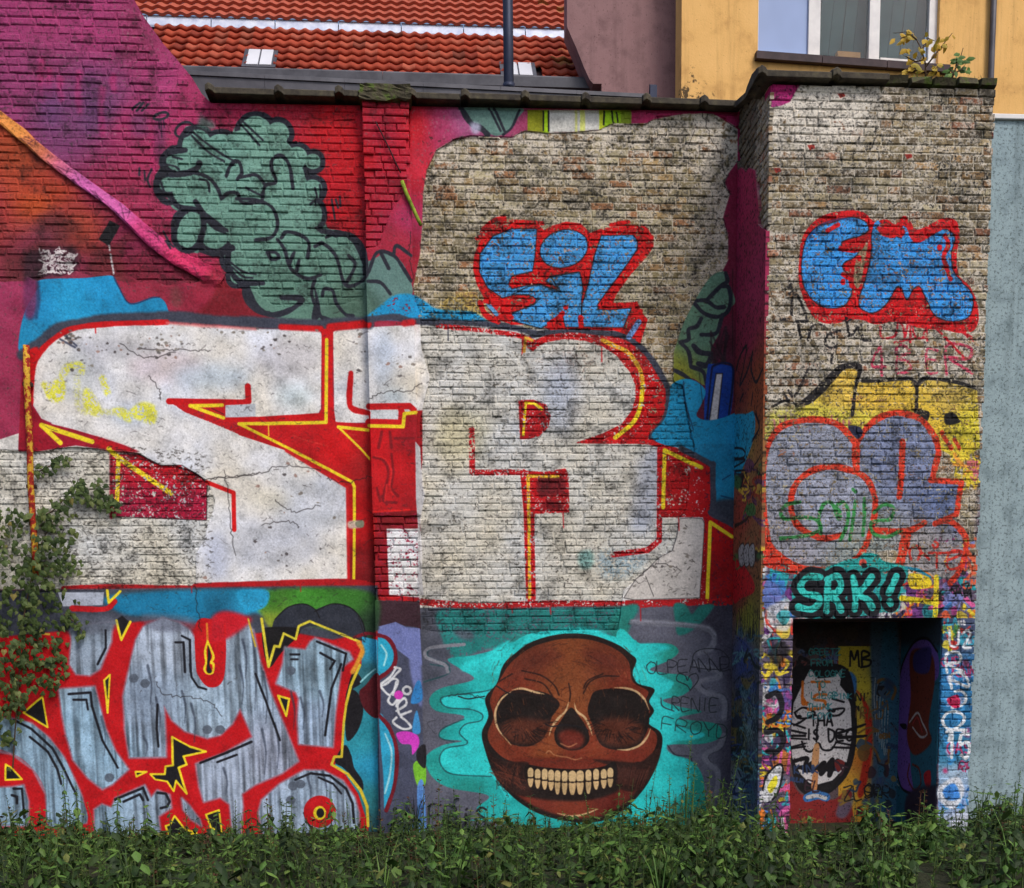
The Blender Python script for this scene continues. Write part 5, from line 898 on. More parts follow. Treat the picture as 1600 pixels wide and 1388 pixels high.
M['lime'] = simple('lime_rod', [(.35, lin((84,96,30))), (.6, lin((140,160,50)))], 12, 3, .2, .003)
M['cable'] = simple('dark_cable', [(.4, lin((36,22,26))), (.6, lin((60,30,36)))], 12, 3, .1, .002)
M['soil'] = simple('dark_soil', [(.3, (.012,.012,.008)), (.6, (.03,.035,.015)), (.8, (.05,.05,.03))], 6, 8, .9, .03)
def tile_mat():
    k = NT('clay_roof_tile'); oi = k.new('ShaderNodeObjectInfo'); n = k.noise(3, 5)
    c = k.ramp(oi.outputs['Random'], [(0, lin((120,48,36))), (.25, lin((146,60,42))), (.55, lin((164,70,48))), (.85, lin((170,88,68))), (1, lin((104,54,42)))])
    g = k.new('ShaderNodeNewGeometry'); sx = k.new('ShaderNodeSeparateXYZ'); k.link(g.outputs['Position'], sx.inputs[0])
    lich = k.math('MULTIPLY', k.math('GREATER_THAN', k.noise(1.1, 4), .60), k.math('GREATER_THAN', sx.outputs[0], 1.8))
    c = k.mixc(k.math('MULTIPLY', lich, .7), c, lin((128,96,44))); c = k.mixc(k.math('MULTIPLY', n, .35), c, lin((120,44,30)))
    k.color(c); k.bump(k.noise(40, 4), .3, .003); return k.m
M['tile'] = tile_mat()
def clear_glass():
    k = NT('window_glass'); g = k.new('ShaderNodeBsdfGlossy'); g.inputs['Roughness'].default_value = .03; t = k.new('ShaderNodeBsdfTransparent'); m = k.new('ShaderNodeMixShader'); fr = k.new('ShaderNodeFresnel'); fr.inputs[0].default_value = 1.5
    k.link(k.math('MULTIPLY', fr.outputs[0], .45), m.inputs[0]); k.link(t.outputs[0], m.inputs[1]); k.link(g.outputs[0], m.inputs[2]); k.link(m.outputs[0], k.out.inputs[0]); return k.m
def glass_mat(name, c, r=.08):
    k = NT(name); k.color(k.ramp(k.noise(1.2, 2), [(.3, tuple(v*.8 for v in c)), (.7, c)])); k.b.inputs['Roughness'].default_value = r; k.b.inputs['Specular IOR Level'].default_value = .6; return k.m
M['pane_blue'] = glass_mat('painted_sky_reflection', lin((138,160,206))); M['pane_dark'] = glass_mat('dark_room', lin((22,34,38)), .6); M['blind'] = simple('teal_blind', [(.3, lin((34,60,64))), (.7, lin((50,80,84)))], 2, 3, .1, .002); M['glass'] = clear_glass(); M['skylight'] = glass_mat('milky_skylight', lin((214,214,220)), .3)  # blue pane: the sky's reflection is put into its colour
def leaf_mat(name, stops, trans=.25):
    k = NT(name); g = k.new('ShaderNodeNewGeometry'); oi = k.new('ShaderNodeObjectInfo')
    c = k.ramp(g.outputs['Random Per Island'], stops); c = k.mixc(k.math('MULTIPLY', k.noise(25, 3), .35), c, tuple(v*.55 for v in stops[1][1])); k.color(c)
    k.b.inputs['Roughness'].default_value = .6; k.b.inputs['Specular IOR Level'].default_value = .3
    tr = k.new('ShaderNodeBsdfTranslucent'); k.link(c, tr.inputs[0]); mx = k.new('ShaderNodeMixShader'); mx.inputs[0].default_value = trans
    k.link(k.b.outputs[0], mx.inputs[1]); k.link(tr.outputs[0], mx.inputs[2]); k.link(mx.outputs[0], k.out.inputs[0]); return k.m
M['weed'] = leaf_mat('weed_leaf', [(0, (.014,.034,.009)), (.35, (.040,.090,.018)), (.7, (.080,.155,.030)), (.93, (.14,.21,.045)), (1, (.20,.18,.05))])
M['weed3'] = leaf_mat('dark_leaf', [(0, (.010,.022,.008)), (.5, (.024,.050,.014)), (1, (.05,.085,.022))])  # darker leaf tone for part of the weeds
M['weed2'] = leaf_mat('fresh_leaf', [(0, (.04,.10,.02)), (.5, (.09,.19,.035)), (1, (.16,.27,.055))])
M['ivyleaf'] = leaf_mat('ivy_leaf', [(0, (.022,.042,.012)), (.35, (.055,.090,.022)), (.75, (.10,.145,.04)), (.98, (.16,.19,.06)), (1, (.26,.20,.05))])
M['yleaf'] = leaf_mat('yellow_leaf', [(0, (.38,.22,.02)), (.5, (.52,.34,.03)), (1, (.30,.26,.04))])
M['stem'] = simple('brown_stem', [(.3, (.04,.025,.014)), (.7, (.09,.055,.03))], 20, 3, .3, .003)
M['gstem'] = simple('green_stem', [(.3, (.035,.06,.015)), (.7, (.07,.10,.03))], 20, 3, .3, .003)
M['seed'] = leaf_mat('rusty_seed', [(0, (.05,.018,.010)), (.5, (.10,.04,.02)), (1, (.15,.08,.03))])

# ------------------------------------------------------------------ mesh helpers
def mk(name, v, f, mat, parent=None, smooth=False):
    me = bpy.data.meshes.new(name); me.from_pydata([tuple(map(float, p)) for p in v], [], f); me.materials.append(mat); me.validate()
    if smooth: me.polygons.foreach_set('use_smooth', [True]*len(me.polygons))
    o = bpy.data.objects.new(name, me); COL.objects.link(o)
    if parent: o.parent = parent
    return o
def inst(name, me, parent, loc, scale=(1, 1, 1), rot=(0, 0, 0)):
    o = bpy.data.objects.new(name, me); COL.objects.link(o); o.parent = parent; o.location = loc; o.scale = scale; o.rotation_euler = rot; return o
def tag(o, label, cat, group=None, kind=None):
    o['label'] = label; o['category'] = cat
    if group: o['group'] = group
    if kind: o['kind'] = kind
    return o
def struct(o): o['kind'] = 'structure'; return o
def stuff(o): o['kind'] = 'stuff'; return o
def thing(name, label, cat, loc=(0, 0, 0), group=None):
    o = bpy.data.objects.new(name, None); COL.objects.link(o); o.location = loc; o.empty_display_size = .2; return tag(o, label, cat, group)
BOXF = [(0,1,2,3),(7,6,5,4),(0,4,5,1),(1,5,6,2),(2,6,7,3),(3,7,4,0)]
def boxv(x0, x1, y0, y1, z0, z1): return [(x0,y0,z0),(x0,y1,z0),(x1,y1,z0),(x1,y0,z0),(x0,y0,z1),(x0,y1,z1),(x1,y1,z1),(x1,y0,z1)]
def box(name, x0, x1, y0, y1, z0, z1, mat, parent=None, bev=0):
    o = mk(name, boxv(x0,x1,y0,y1,z0,z1), BOXF, mat, parent)
    if bev: b = o.modifiers.new('edge', 'BEVEL'); b.width = bev; b.segments = 2
    return o
def prism(name, poly, y0, y1, mat, parent=None):
    """polygon in X and Z, extruded in Y"""
    n = len(poly); v = [(x, y0, z) for x, z in poly]+[(x, y1, z) for x, z in poly]
    f = [tuple(range(n)), tuple(range(2*n-1, n-1, -1))]+[(i, i+n, (i+1) % n+n, (i+1) % n) for i in range(n)]
    o = mk(name, v, f, mat, parent)
    bm = bmesh.new(); bm.from_mesh(o.data); bmesh.ops.recalc_face_normals(bm, faces=bm.faces); bm.to_mesh(o.data); bm.free()
    return o
def tubeg(pts, r, seg=6):
    pts = [Vector(p) for p in pts]; V, Fc = [], []; n = len(pts)
    for i, p in enumerate(pts):
        t = (pts[min(i+1, n-1)]-pts[max(i-1, 0)]).normalized(); a = t.orthogonal().normalized(); b = t.cross(a); rr = r[i] if isinstance(r, (list, tuple)) else r
        for k in range(seg): V.append(tuple(p+(a*math.cos(2*math.pi*k/seg)+b*math.sin(2*math.pi*k/seg))*rr))
    for i in range(n-1):
        for k in range(seg): Fc.append((i*seg+k, i*seg+(k+1) % seg, (i+1)*seg+(k+1) % seg, (i+1)*seg+k))
    Fc.append(tuple(range(seg-1, -1, -1))); Fc.append(tuple(range((n-1)*seg, n*seg)))
    return V, Fc
def tube(name, pts, r, mat, parent=None, seg=8): v, f = tubeg(pts, r, seg); return mk(name, v, f, mat, parent, True)

# a worn brick of unit size, several of them; front face towards -Y
BRV = []
rb = random.Random(2)
def brick_geo():
    j = lambda s: rb.uniform(-s, s)
    cx, cz = .045, .13
    ring = lambda y, ix, iz, s: [(-.5+ix+j(s*.3), y, -.5+iz+j(s)), (.5-ix+j(s*.3), y, -.5+iz+j(s)), (.5-ix+j(s*.3), y, .5-iz+j(s)), (-.5+ix+j(s*.3), y, .5-iz+j(s))]
    v = ring(.5, 0, 0, 0)+ring(-.34, 0, 0, .03)+[(x, y+j(.08), z) for x, y, z in ring(-.5, cx, cz, .05)]
    f = [(8, 9, 10, 11)]
    for a in (0, 4):
        for i in range(4): f.append((a+i, a+(i+1) % 4, a+4+(i+1) % 4, a+4+i))
    return v, f
def flip(f): return [tuple(reversed(x)) for x in f]
for i in range(10): BRV.append(brick_geo())
def fix_normals(me):
    bm = bmesh.new(); bm.from_mesh(me); bmesh.ops.recalc_face_normals(bm, faces=bm.faces); bm.to_mesh(me); bm.free()
def brick_meshes(mat):
    out = []
    for v, f in BRV:
        me = bpy.data.meshes.new('brick'); me.from_pydata(v, [], f); me.materials.append(mat); fix_normals(me); out.append(me)
    return out
DEP = .034
def lay(parent, bricks, mat, yface, seed, nsingle, prefer, stuffname='brickwork'):
    """bricks: (x0,x1,z0,z1); yface: function giving the plane of the face. The `nsingle` preferred ones become objects of their own"""
    r = random.Random(seed); ms = brick_meshes(mat)
    order = sorted(range(len(bricks)), key=lambda i: -prefer(bricks[i])); single = set(order[:nsingle])
    V, Fc = [], []
    for i, (a, b, c, d) in enumerate(bricks):
        y = yface((a+b)/2, (c+d)/2)+r.gauss(0, .0026)-(0.004 if r.random() < .06 else 0)+(.008 if r.random() < .05 else 0)
        kx = r.randrange(10); tilt = r.gauss(0, .016)
        if i in single: inst('brick', ms[kx], parent, ((a+b)/2, y+DEP/2, (c+d)/2), (b-a, DEP, d-c), (r.gauss(0, .02), tilt, r.gauss(0, .006)))
        else:
            v, f = BRV[kx]; o = len(V); ct, st = math.cos(tilt), math.sin(tilt)
            for x, yy, z in v:
                X, Zz = x*(b-a), z*(d-c); V.append(((a+b)/2+X*ct+Zz*st, y+DEP/2+yy*DEP, (c+d)/2-X*st+Zz*ct))
            Fc += [tuple(o+q_ for q_ in t) for t in f]
    o = mk(stuffname, V, Fc, mat, parent); fix_normals(o.data); stuff(o); return o

def march(name, x0, x1, z0, z1, step, field, depth, mat, parent, back):
    """plaster where field(x,z) > 0: a lumpy skin with a broken edge of real thickness"""
    nx, nz = int((x1-x0)/step)+1, int((z1-z0)/step)+1
    xs = np.linspace(x0, x1, nx); zs = np.linspace(z0, z1, nz); XX, ZZ = np.meshgrid(xs, zs)
    Fv = field(XX, ZZ); DD = depth(XX, ZZ)
    V, idx, Fc = [], {}, []
    def gv(i, j):
        k = (i, j)
        if k not in idx: idx[k] = len(V); V.append((XX[j, i], DD[j, i], ZZ[j, i]))
        return idx[k]
    def ev(i, j, p, w):
        k = (min((i, j), (p, w)), max((i, j), (p, w)), 'e')
        if k not in idx:
            a, b = Fv[j, i], Fv[w, p]; t = a/(a-b); t = min(max(t, .02), .98); idx[k] = len(V)
            V.append((XX[j, i]+(XX[w, p]-XX[j, i])*t, DD[j, i]+(DD[w, p]-DD[j, i])*t+.003, ZZ[j, i]+(ZZ[w, p]-ZZ[j, i])*t))
        return idx[k]
    rim = []
    for j in range(nz-1):
        for i in range(nx-1):
            cs = [(i, j), (i+1, j), (i+1, j+1), (i, j+1)]; s = [Fv[b, a] > 0 for a, b in cs]; n = sum(s)
            if n == 0: continue
            if n == 4: Fc.append(tuple(gv(a, b) for a, b in cs)); continue
            poly = []; eds = []
            for k in range(4):
                a, b = cs[k], cs[(k+1) % 4]
                if s[k]: poly.append(gv(*a))
                if s[k] != s[(k+1) % 4]:
                    e = ev(*a, *b); poly.append(e); eds.append((len(poly)-1, s[k]))
            if len(poly) >= 3: Fc.append(tuple(poly))
            for k in range(len(eds)):
                if eds[k][1]: rim.append((poly[eds[k][0]], poly[eds[(k+1) % len(eds)][0]]))
    low = {}
    def lo(k):
        if k not in low: low[k] = len(V); V.append((V[k][0], back, V[k][2]))
        return low[k]
    for a, b in rim: Fc.append((a, lo(a), lo(b), b))
    o = mk(name, V, Fc, mat, parent); fixup = o.data
    fixup.polygons.foreach_set('use_smooth', [len(p.vertices) == 4 and False for p in fixup.polygons])
    return o
def sampler(sh, arr):
    def f(X, Z):
        i = np.clip(((X-sh.O[0])/sh.res).astype(int), 0, sh.W-1); j = np.clip(((Z-sh.O[2])/sh.res).astype(int), 0, sh.H-1)
        return arr[j, i]
    return f
def lump(seed, amp, cell):
    g = np.random.RandomState(seed).rand(200, 200)
    def f(X, Z):
        x = (X+8)/cell; z = (Z+2)/cell; i = np.floor(x).astype(int); j = np.floor(z).astype(int); fx = x-i; fz = z-j; fx = fx*fx*(3-2*fx); fz = fz*fz*(3-2*fz); i %= 199; j %= 199
        return amp*2*((g[j, i]*(1-fx)+g[j, i+1]*fx)*(1-fz)+(g[j+1, i]*(1-fx)+g[j+1, i+1]*fx)*fz-.5)
    return f

# ------------------------------------------------------------------ ground
ground = struct(mk('ground', [(-250,-250,0),(250,-250,0),(250,250,0),(-250,250,0)], [(0,1,2,3)], M['soil']))

# ------------------------------------------------------------------ the long graffiti wall
wall = thing('graffiti_wall', 'long painted brick wall with SIL tag, giant white letters and a brown skull', 'wall', (0, 0, 0))
slope_px = [(196,-30),(224,20),(237,38),(255,63),(277,88),(300,116),(315,141),(330,160)]
SL = [(float(p[0]), float(p[2])) for p in (at(x, y, Y=0) for x, y in slope_px)]
SL[-1] = (SL[-1][0], ZC)
slX, slZ = [p[0] for p in SL], [p[1] for p in SL]
def topz(X): return np.where(np.asarray(X) < slX[0], slZ[0]+(slX[0]-np.asarray(X))*1.4, np.interp(X, slX, slZ))
XL, ZTOP = -9.0, 8.9
outl = [(XL, -.2), (TX+.01, -.2), (TX+.01, ZC)]+[(a, b-.03) for a, b in reversed(SL)]+[(slX[0]-(ZTOP-slZ[0])/1.4, ZTOP), (XL, ZTOP)]
core = prism('mortar_core', outl, .0, .36, M['brick'], wall)
bz = blur(brickzone, 2); sb = sampler(MW, bz); sdiag = sampler(MW, blur(m_diag, 4)); sexp = sampler(MW, m_exp); szone = sampler(MW, (blur(brickzone, 16) > .08).astype(np.float32))
l1, l2, l3 = lump(1, .02, .05), lump(2, .008, .13), lump(3, .007, .6)
in_pier = lambda x: PXL-.02 < x < PXR+.02
wb = []
for (a, b, c, d) in BR:
    mx_, mz = (a+b)/2, (c+d)/2
    if in_pier(mx_) and mz < ZC: continue
    if mz > float(topz(b))-.012 or (d > ZC-.005 and mx_ > slX[-1]-.02) or b > TX: continue
    if float(szone(np.array(mx_), np.array(mz))) < .5: continue
    wb.append((a, b, c, d))
slow = sampler(MW, m_low); lz = lump(9, .004, .22)
def face(x, z):
    x, z = np.array(x), np.array(z); e = float(sexp(x, z)); w = float(slow(x, z))
    return -(.006 if w > .5 else (.0075 if e > .5 and z < 4.3 else (.0085 if e > .5 else .0085)))+float(lz(x, z))
lay(wall, wb, M['brick'], face, 4, 300, lambda t: (t[1]-t[0])*float(sexp(np.array((t[0]+t[1])/2), np.array((t[2]+t[3])/2)))*(1 if (t[2] > 4.2) else .92))
def f_pl(X, Z):
    f = .5-sb(X, Z)+l1(X, Z)*9*.5
    f = np.minimum(f, (topz(X)-.05-Z)*10); f = np.minimum(f, (TX-.002-X)*20+.0)
    return f
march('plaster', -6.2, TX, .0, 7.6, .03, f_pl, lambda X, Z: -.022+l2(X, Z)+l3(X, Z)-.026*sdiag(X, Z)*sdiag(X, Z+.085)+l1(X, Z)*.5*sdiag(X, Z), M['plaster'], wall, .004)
# pier
pb = [t for t in layout(PXL, PXR, 0, ZC, 12)]
pbr = []
for (a, b, c, d) in pb:
    a, b = max(a, PXL+.003), min(b, PXR-.003)
    if b-a < .03: continue
    if float(szone(np.array((a+b)/2), np.array(((c+d)/2-EYE)*PF+EYE))) > .5: pbr.append((a, b, c, d))
box('pier_core', PXL+.012, PXR-.012, PIER_Y+.02, -.001, -.1, ZC, M['pier'], wall)
lay(wall, pbr, M['pier'], lambda x, z: PIER_Y, 9, 0, lambda t: 0, 'pier_brickwork')
def f_pp(X, Z):
    f = .5-sb(X*PF, (Z-EYE)*PF+EYE)+l1(X, Z)*4.5
    return np.minimum(np.minimum(f, (ZC-.01-Z)*10), np.minimum((X-PXL)*20, (PXR-X)*20))
march('pier_plaster', PXL-.03, PXR+.03, .0, ZC, .025, f_pp, lambda X, Z: PIER_Y-.012+l2(X, Z)*.7, M['pier'], wall, -.002)

# coping tiles on top
def coping_geo(L, w0, w1, h, collar=.065):
    """ridge-shaped capping, lying along X from 0 to L, front edge at Y=w0, back edge at Y=w1, with a rolled collar at its left end"""
    prof = [(w0, -.03), (w0-.004, .018), (w0+.05, .036), ((w0+w1)/2, h), (w1-.05, .036), (w1, .015), (w1, -.03)]
    V, Fc = [], []
    def ring(x, k, up):
        o = len(V); m_ = (w0+w1)/2
        for y, z in prof: V.append((x, m_+(y-m_)*k, z*k+up))
        return o
    rs = [ring(.0, 1.05, .010), ring(collar*.5, 1.09, .026), ring(collar, 1.05, .012), ring(collar+.012, 1.0, 0), ring(L, .985, -.003)]
    n = len(prof)
    for a, b in zip(rs, rs[1:]):
        for i in range(n): Fc.append((a+i, b+i, b+(i+1) % n, a+(i+1) % n))
    Fc.append(tuple(rs[0]+i for i in range(n))); Fc.append(tuple(rs[-1]+n-1-i for i in range(n)))
    return V, Fc
def coping(parent, x0, x1, y0, y1, z, h=.058, mat='coping', rz=0, name='coping_tile'):
    v, f = coping_geo(x1-x0, y0, y1, h); o = mk(name, v, f, M[mat], parent); o.location = (x0, 0, z); fix_normals(o.data)
    b = o.modifiers.new('edge', 'BEVEL'); b.width = .006; b.segments = 2; return o
edges = [322,430,524,566]
for a, b in zip(edges, edges[1:]):
    coping(wall, float(at(a,150,Y=-.08)[0]), float(at(b,150,Y=-.08)[0])-.004, -.115, .40, ZC+.031+random.uniform(-.005,.005))
edges = [637,720,814,908,1003,1093,1159]
for a, b in zip(edges, edges[1:]):
    xr = min(float(at(b,158,Y=-.08)[0])-.004, TX-.004)
    coping(wall, float(at(a,158,Y=-.08)[0]), xr, -.115, .40, ZC+.031+random.uniform(-.006,.006))
pc = box('pier_cap', PXL-.015, PXR+.015, PIER_Y-.035, .40, ZC-.045, ZC+.085, M['moss'], wall)
bm = bmesh.new(); bm.from_mesh(pc.data); bmesh.ops.subdivide_edges(bm, edges=bm.edges, cuts=7, use_grid_fill=True)
for v in bm.verts: v.co += Vector((random.gauss(0,.005), random.gauss(0,.006), random.gauss(0,.007)))
bm.to_mesh(pc.data); bm.free()

# ------------------------------------------------------------------ the brick outbuilding with its niche
ob = thing('brick_outbuilding', 'brick outbuilding with blue EM tag, dark painted niche and stone coping', 'outbuilding', (0, 0, 0))
ZF = float(at(1300, 130, Y=TY)[2]); ZB = ZF+(ZC+.03-ZF)*(.36-TY)/(-TY)
ZFR = float(at(1470, 122, Y=TY)[2])
yb = .36
def slab(name, x0, x1, y0, z0, sloped=False, z1=0):
    zf = ZF-.02 if sloped else z1; zb = ZB if sloped else z1
    return mk(name, [(x0,y0,z0),(x0,yb,z0),(x1,yb,z0),(x1,y0,z0),(x0,y0,zf),(x0,yb,zb),(x1,yb,zb),(x1,y0,zf)], BOXF, M['tbrick'], ob)
slab('mortar_core', TX+.016, NXL-.004, TY+.017, -.1, False, NZT); slab('mortar_core', NXR+.004, TXR-.012, TY+.017, -.1, False, NZT); slab('mortar_core', TX+.016, TXR-.012, TY+.017, NZT+.001, True)
tb = []
for (a, b, c, d) in BT:
    a, b = max(a, TX+.001), min(b, TXR+random.uniform(-.006,.006))
    if b-a < .035: continue
    top_ = ZF-.005 if (a+b)/2 < float(at(1385,125,Y=TY)[0]) else ZFR-.055
    if d > top_: continue
    if c < NZT+.0 and d > -.1 and d < NZT+.01:
        if a < NXL < b: b = NXL+random.uniform(-.004,.004)
        if a < NXR < b: a = NXR+random.uniform(-.004,.004)
        if b-a < .03: continue
        if (a+b)/2 > NXL and (a+b)/2 < NXR: continue
    elif c < NZT and NXL-.02 < (a+b)/2 < NXR+.02: continue
    tb.append((a, b, c, d))
lay(ob, tb, M['tbrick'], lambda x, z: TY+.0085+float(lz(np.array(x), np.array(z))), 14, 300, lambda t: (t[1]-t[0])+(.03 if t[2] > 2.0 else 0))
# rowlock course along the broken top, each brick on its own
x = float(at(1384,122,Y=TY)[0]); ms_top = brick_meshes(M['moss'])
while x < TXR-.05:
    L = random.choice([.2,.19,.21,.16]); L = min(L, TXR-x+.01)
    inst('brick', ms_top[random.randrange(10)], ob, (x+L/2, TY+.12, ZFR-.022+random.uniform(-.006,.004)), (L-.010, .26, .066), (0, random.gauss(0,.025), random.gauss(0,.02))); x += L
box('lintel_soffit', NXL-.03, NXR+.03, TY+.03, NYB, NZT-.004, NZT+.0005, M['darkwood'], ob)
# side: bare brick above, render below
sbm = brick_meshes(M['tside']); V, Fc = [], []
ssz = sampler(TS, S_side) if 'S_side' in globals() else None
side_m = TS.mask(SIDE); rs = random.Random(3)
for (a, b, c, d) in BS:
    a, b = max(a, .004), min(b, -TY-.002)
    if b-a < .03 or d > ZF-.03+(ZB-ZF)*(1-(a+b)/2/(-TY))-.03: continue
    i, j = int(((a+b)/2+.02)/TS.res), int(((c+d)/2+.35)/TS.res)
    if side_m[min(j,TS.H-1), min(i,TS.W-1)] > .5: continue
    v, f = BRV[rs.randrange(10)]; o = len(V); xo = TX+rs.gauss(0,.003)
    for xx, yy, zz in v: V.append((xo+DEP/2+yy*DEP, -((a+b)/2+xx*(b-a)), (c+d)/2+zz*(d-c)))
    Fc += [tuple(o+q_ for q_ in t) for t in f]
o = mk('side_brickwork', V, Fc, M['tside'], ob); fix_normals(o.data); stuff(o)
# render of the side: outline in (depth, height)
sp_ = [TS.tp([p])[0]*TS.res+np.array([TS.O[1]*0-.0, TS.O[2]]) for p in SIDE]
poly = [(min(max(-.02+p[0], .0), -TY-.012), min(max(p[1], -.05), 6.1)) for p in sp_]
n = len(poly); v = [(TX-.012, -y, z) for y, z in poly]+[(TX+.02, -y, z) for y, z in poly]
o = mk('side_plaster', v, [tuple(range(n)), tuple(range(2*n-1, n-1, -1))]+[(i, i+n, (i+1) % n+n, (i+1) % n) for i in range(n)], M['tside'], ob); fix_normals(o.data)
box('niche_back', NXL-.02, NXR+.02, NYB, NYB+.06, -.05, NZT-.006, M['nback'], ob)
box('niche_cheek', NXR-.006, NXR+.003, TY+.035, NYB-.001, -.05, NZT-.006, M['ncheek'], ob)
# copings: front two, then up the sloping side
for a, b in ((1180,1296),(1296,1386)):
    coping(ob, float(at(a,118,Y=TY)[0]), float(at(b,118,Y=TY)[0])-.004, TY-.075, TY+.30, ZF+.033, .06)
zq = lambda y: ZF+(ZB-ZF)*(y-TY)/(.36-TY)
for k in range(2):
    ya, yc = TY+.10+k*.44, TY+.10+(k+1)*.44-.006; yc = min(yc, -.09)
    v = [(x_, y_, zq(y_)+h_) for y_ in (ya, yc) for x_, h_ in ((TX-.07,-.02),(TX-.07,.025),(TX-.02,.05),(TX+.25,.05),(TX+.25,-.02))]
    o = mk('coping_tile', v, [(0,1,2,3,4),(9,8,7,6,5)]+[(i, i+5, (i+1) % 5+5, (i+1) % 5) for i in range(5)], M['coping'], ob); fix_normals(o.data)
# ------------------------------------------------------------------ pale blue roughcast wall at the right
zt = float(at(1570,190,Y=.02)[2])
rw = thing('roughcast_wall', 'pale blue roughcast wall right of the brick outbuilding', 'wall', (0, 0, 0))
box('wall_body', TXR-.15, 9.0, .0, .30, -.1, zt, M['bluewall'], rw); box('white_flashing', TXR-.15, 9.0, -.03, .33, zt+.002, zt+.045, M['white'], rw, .006)
# ------------------------------------------------------------------ behind the wall: flat lean-to with its zinc edge
def lineobj(name, A, B, prof, mat, parent):
    """profile (offset towards the viewer, height) swept from A to B"""
    A, B = Vector(A), Vector(B); d = (B-A); d.z = 0; d.normalize(); nrm = Vector((d.y, -d.x, 0)); n = len(prof)
    v = [tuple(A+nrm*o+Vector((0,0,h))) for o, h in prof]+[tuple(B+nrm*o+Vector((0,0,h))) for o, h in prof]
    f = [tuple(range(n)), tuple(range(2*n-1, n-1, -1))]+[(i, i+n, (i+1) % n+n, (i+1) % n) for i in range(n)]
    o = mk(name, v, f, mat, parent); fix_normals(o.data); return o
lt = thing('lean_to_roof', 'low grey zinc roof edge running just behind the wall coping', 'roof', (0, 1.5, 0))
gA = at(286,110,Y=1.3); gz = float(gA[2]); gB = at(1018,147,Z=gz)
lt.location = (0, 0, 0)
dv = Vector(gB-gA); dv.z = 0
n_seg = 6
for i in range(n_seg):
    a = Vector(gA)+dv*(i/n_seg); b = Vector(gA)+dv*((i+1)/n_seg-.0006)
    lineobj('zinc_panel', a, b, [(0,0),(.02,-.01),(.02,-.045),(.005,-.05),(-.02,-.55),(-.5,-.55),(-.5,-.02)], M['zinc'], lt)
lineobj('end_bracket', Vector(gB)-dv.normalized()*.02, Vector(gB)+dv.normalized()*.05, [(.03,.07),(.03,-.3),(-.1,-.3),(-.02,.10)], M['dark'], lt)

# ------------------------------------------------------------------ the tiled house
th = thing('tiled_house', 'house with red clay tile roof, zinc ridge strip and two skylights', 'house', (0, 0, 0))
YE = 7.2
eA = at(262,114,Y=YE); zE = float(eA[2]); eB = at(925,133,Z=zE)
def ridge_err(zR):
    rA = at(232,42,Z=zR); e = Vector(eB-eA); e.z = 0; e.normalize(); nn = Vector((-e.y, e.x, 0)); return (Vector(rA-eA).dot(nn))-(zR-zE)*1.0
lo_, hi_ = zE+.2, zE+6
for _ in range(60):
    m_ = (lo_+hi_)/2
    if ridge_err(m_) < 0: lo_ = m_
    else: hi_ = m_
zR = (lo_+hi_)/2
if not (zE+.4 < zR < zE+5): zR = zE+1.7
E_ = Vector(eB-eA); EL = E_.length; E_ = E_.normalized(); NN = Vector((-E_.y, E_.x, 0)).normalized(); UPV = (NN*(1.0)+Vector((0,0,1))).normalized()
SLOPE = (zR-zE)*math.sqrt(2); NRMV = E_.cross(UPV).normalized()
if NRMV.z < 0: NRMV = -NRMV
print('roof', zE, zR, EL, SLOPE)
A0 = Vector(eA)
quad = lambda a, b, c, d: None
ext = 3.0
def onroof(u, s, h=0): return A0+E_*u+UPV*s+NRMV*h
V = [onroof(-ext,-.1,-.03), onroof(EL+.3,-.1,-.03), onroof(EL+.3,SLOPE,-.03), onroof(-ext,SLOPE,-.03)]
V += [p-Vector((0,0,.12)) for p in V]
mk('roof_deck', [tuple(p) for p in V], [(0,1,2,3),(7,6,5,4),(0,4,5,1),(1,5,6,2),(2,6,7,3),(3,7,4,0)], M['darkwood'], th)
NCOL, NROW = 36, 7
tw_, th_ = (EL+.6)/NCOL, SLOPE/6.6
def tile_geo(w, h):
    """double-roll pantile: S curve across, thicker lower lip"""
    V, Fc = [], []; n = 9
    for s, k in ((-.03, 1), (h*1.04, 0)):
        for lay_ in (0, 1):
            for i in range(n):
                t = i/(n-1); z = .015*math.cos(t*2*math.pi)+.02
                V.append((t*w*1.01, s, z+(.055 if k else .0)-lay_*.045))
    for i in range(n-1):
        a, b, c, d = i, n+i, 2*n+i, 3*n+i
        Fc += [(a, a+1, c+1, c), (b, d, d+1, b+1), (a, b, b+1, a+1)]
    return V, Fc
tv, tf = tile_geo(tw_, th_); tme = bpy.data.meshes.new('roof_tile'); tme.from_pydata(tv, [], tf); tme.materials.append(M['tile']); fix_normals(tme)
tme.polygons.foreach_set('use_smooth', [True]*len(tme.polygons))
Rt = Matrix((E_, UPV, NRMV)).transposed().to_4x4()
def uv_of(x, y):
    d = ray(x, y); t = ((Vector(A0)-Vector(CAMP)).dot(NRMV))/Vector(d).dot(NRMV); p = Vector(CAMP)+Vector(d)*t-A0; return p.dot(E_), p.dot(UPV)
sk = []
for (x0, y0, x1, y1) in ((384,88,430,110),(788,108,830,126)):
    a = uv_of(x0, y1); b = uv_of(x1, y0); sk.append((a[0], b[0], a[1], b[1]))
cnt = 0
for r in range(NROW):
    for c in range(-1, NCOL):
        u, s_ = c*tw_-.2, r*th_
        if s_+th_ > SLOPE+.12: continue
        if any(u+tw_*.8 > k[0] and u+tw_*.2 < k[1] and s_+th_*.9 > k[2]-.02 and s_+th_*.1 < k[3] for k in sk): continue
        p = onroof(u, s_, .0)
        o = bpy.data.objects.new('roof_tile', tme); COL.objects.link(o); o.parent = th
        o.matrix_world = Matrix.Translation(p) @ Rt @ Matrix.Rotation(random.gauss(0,.008), 4, 'X'); cnt += 1
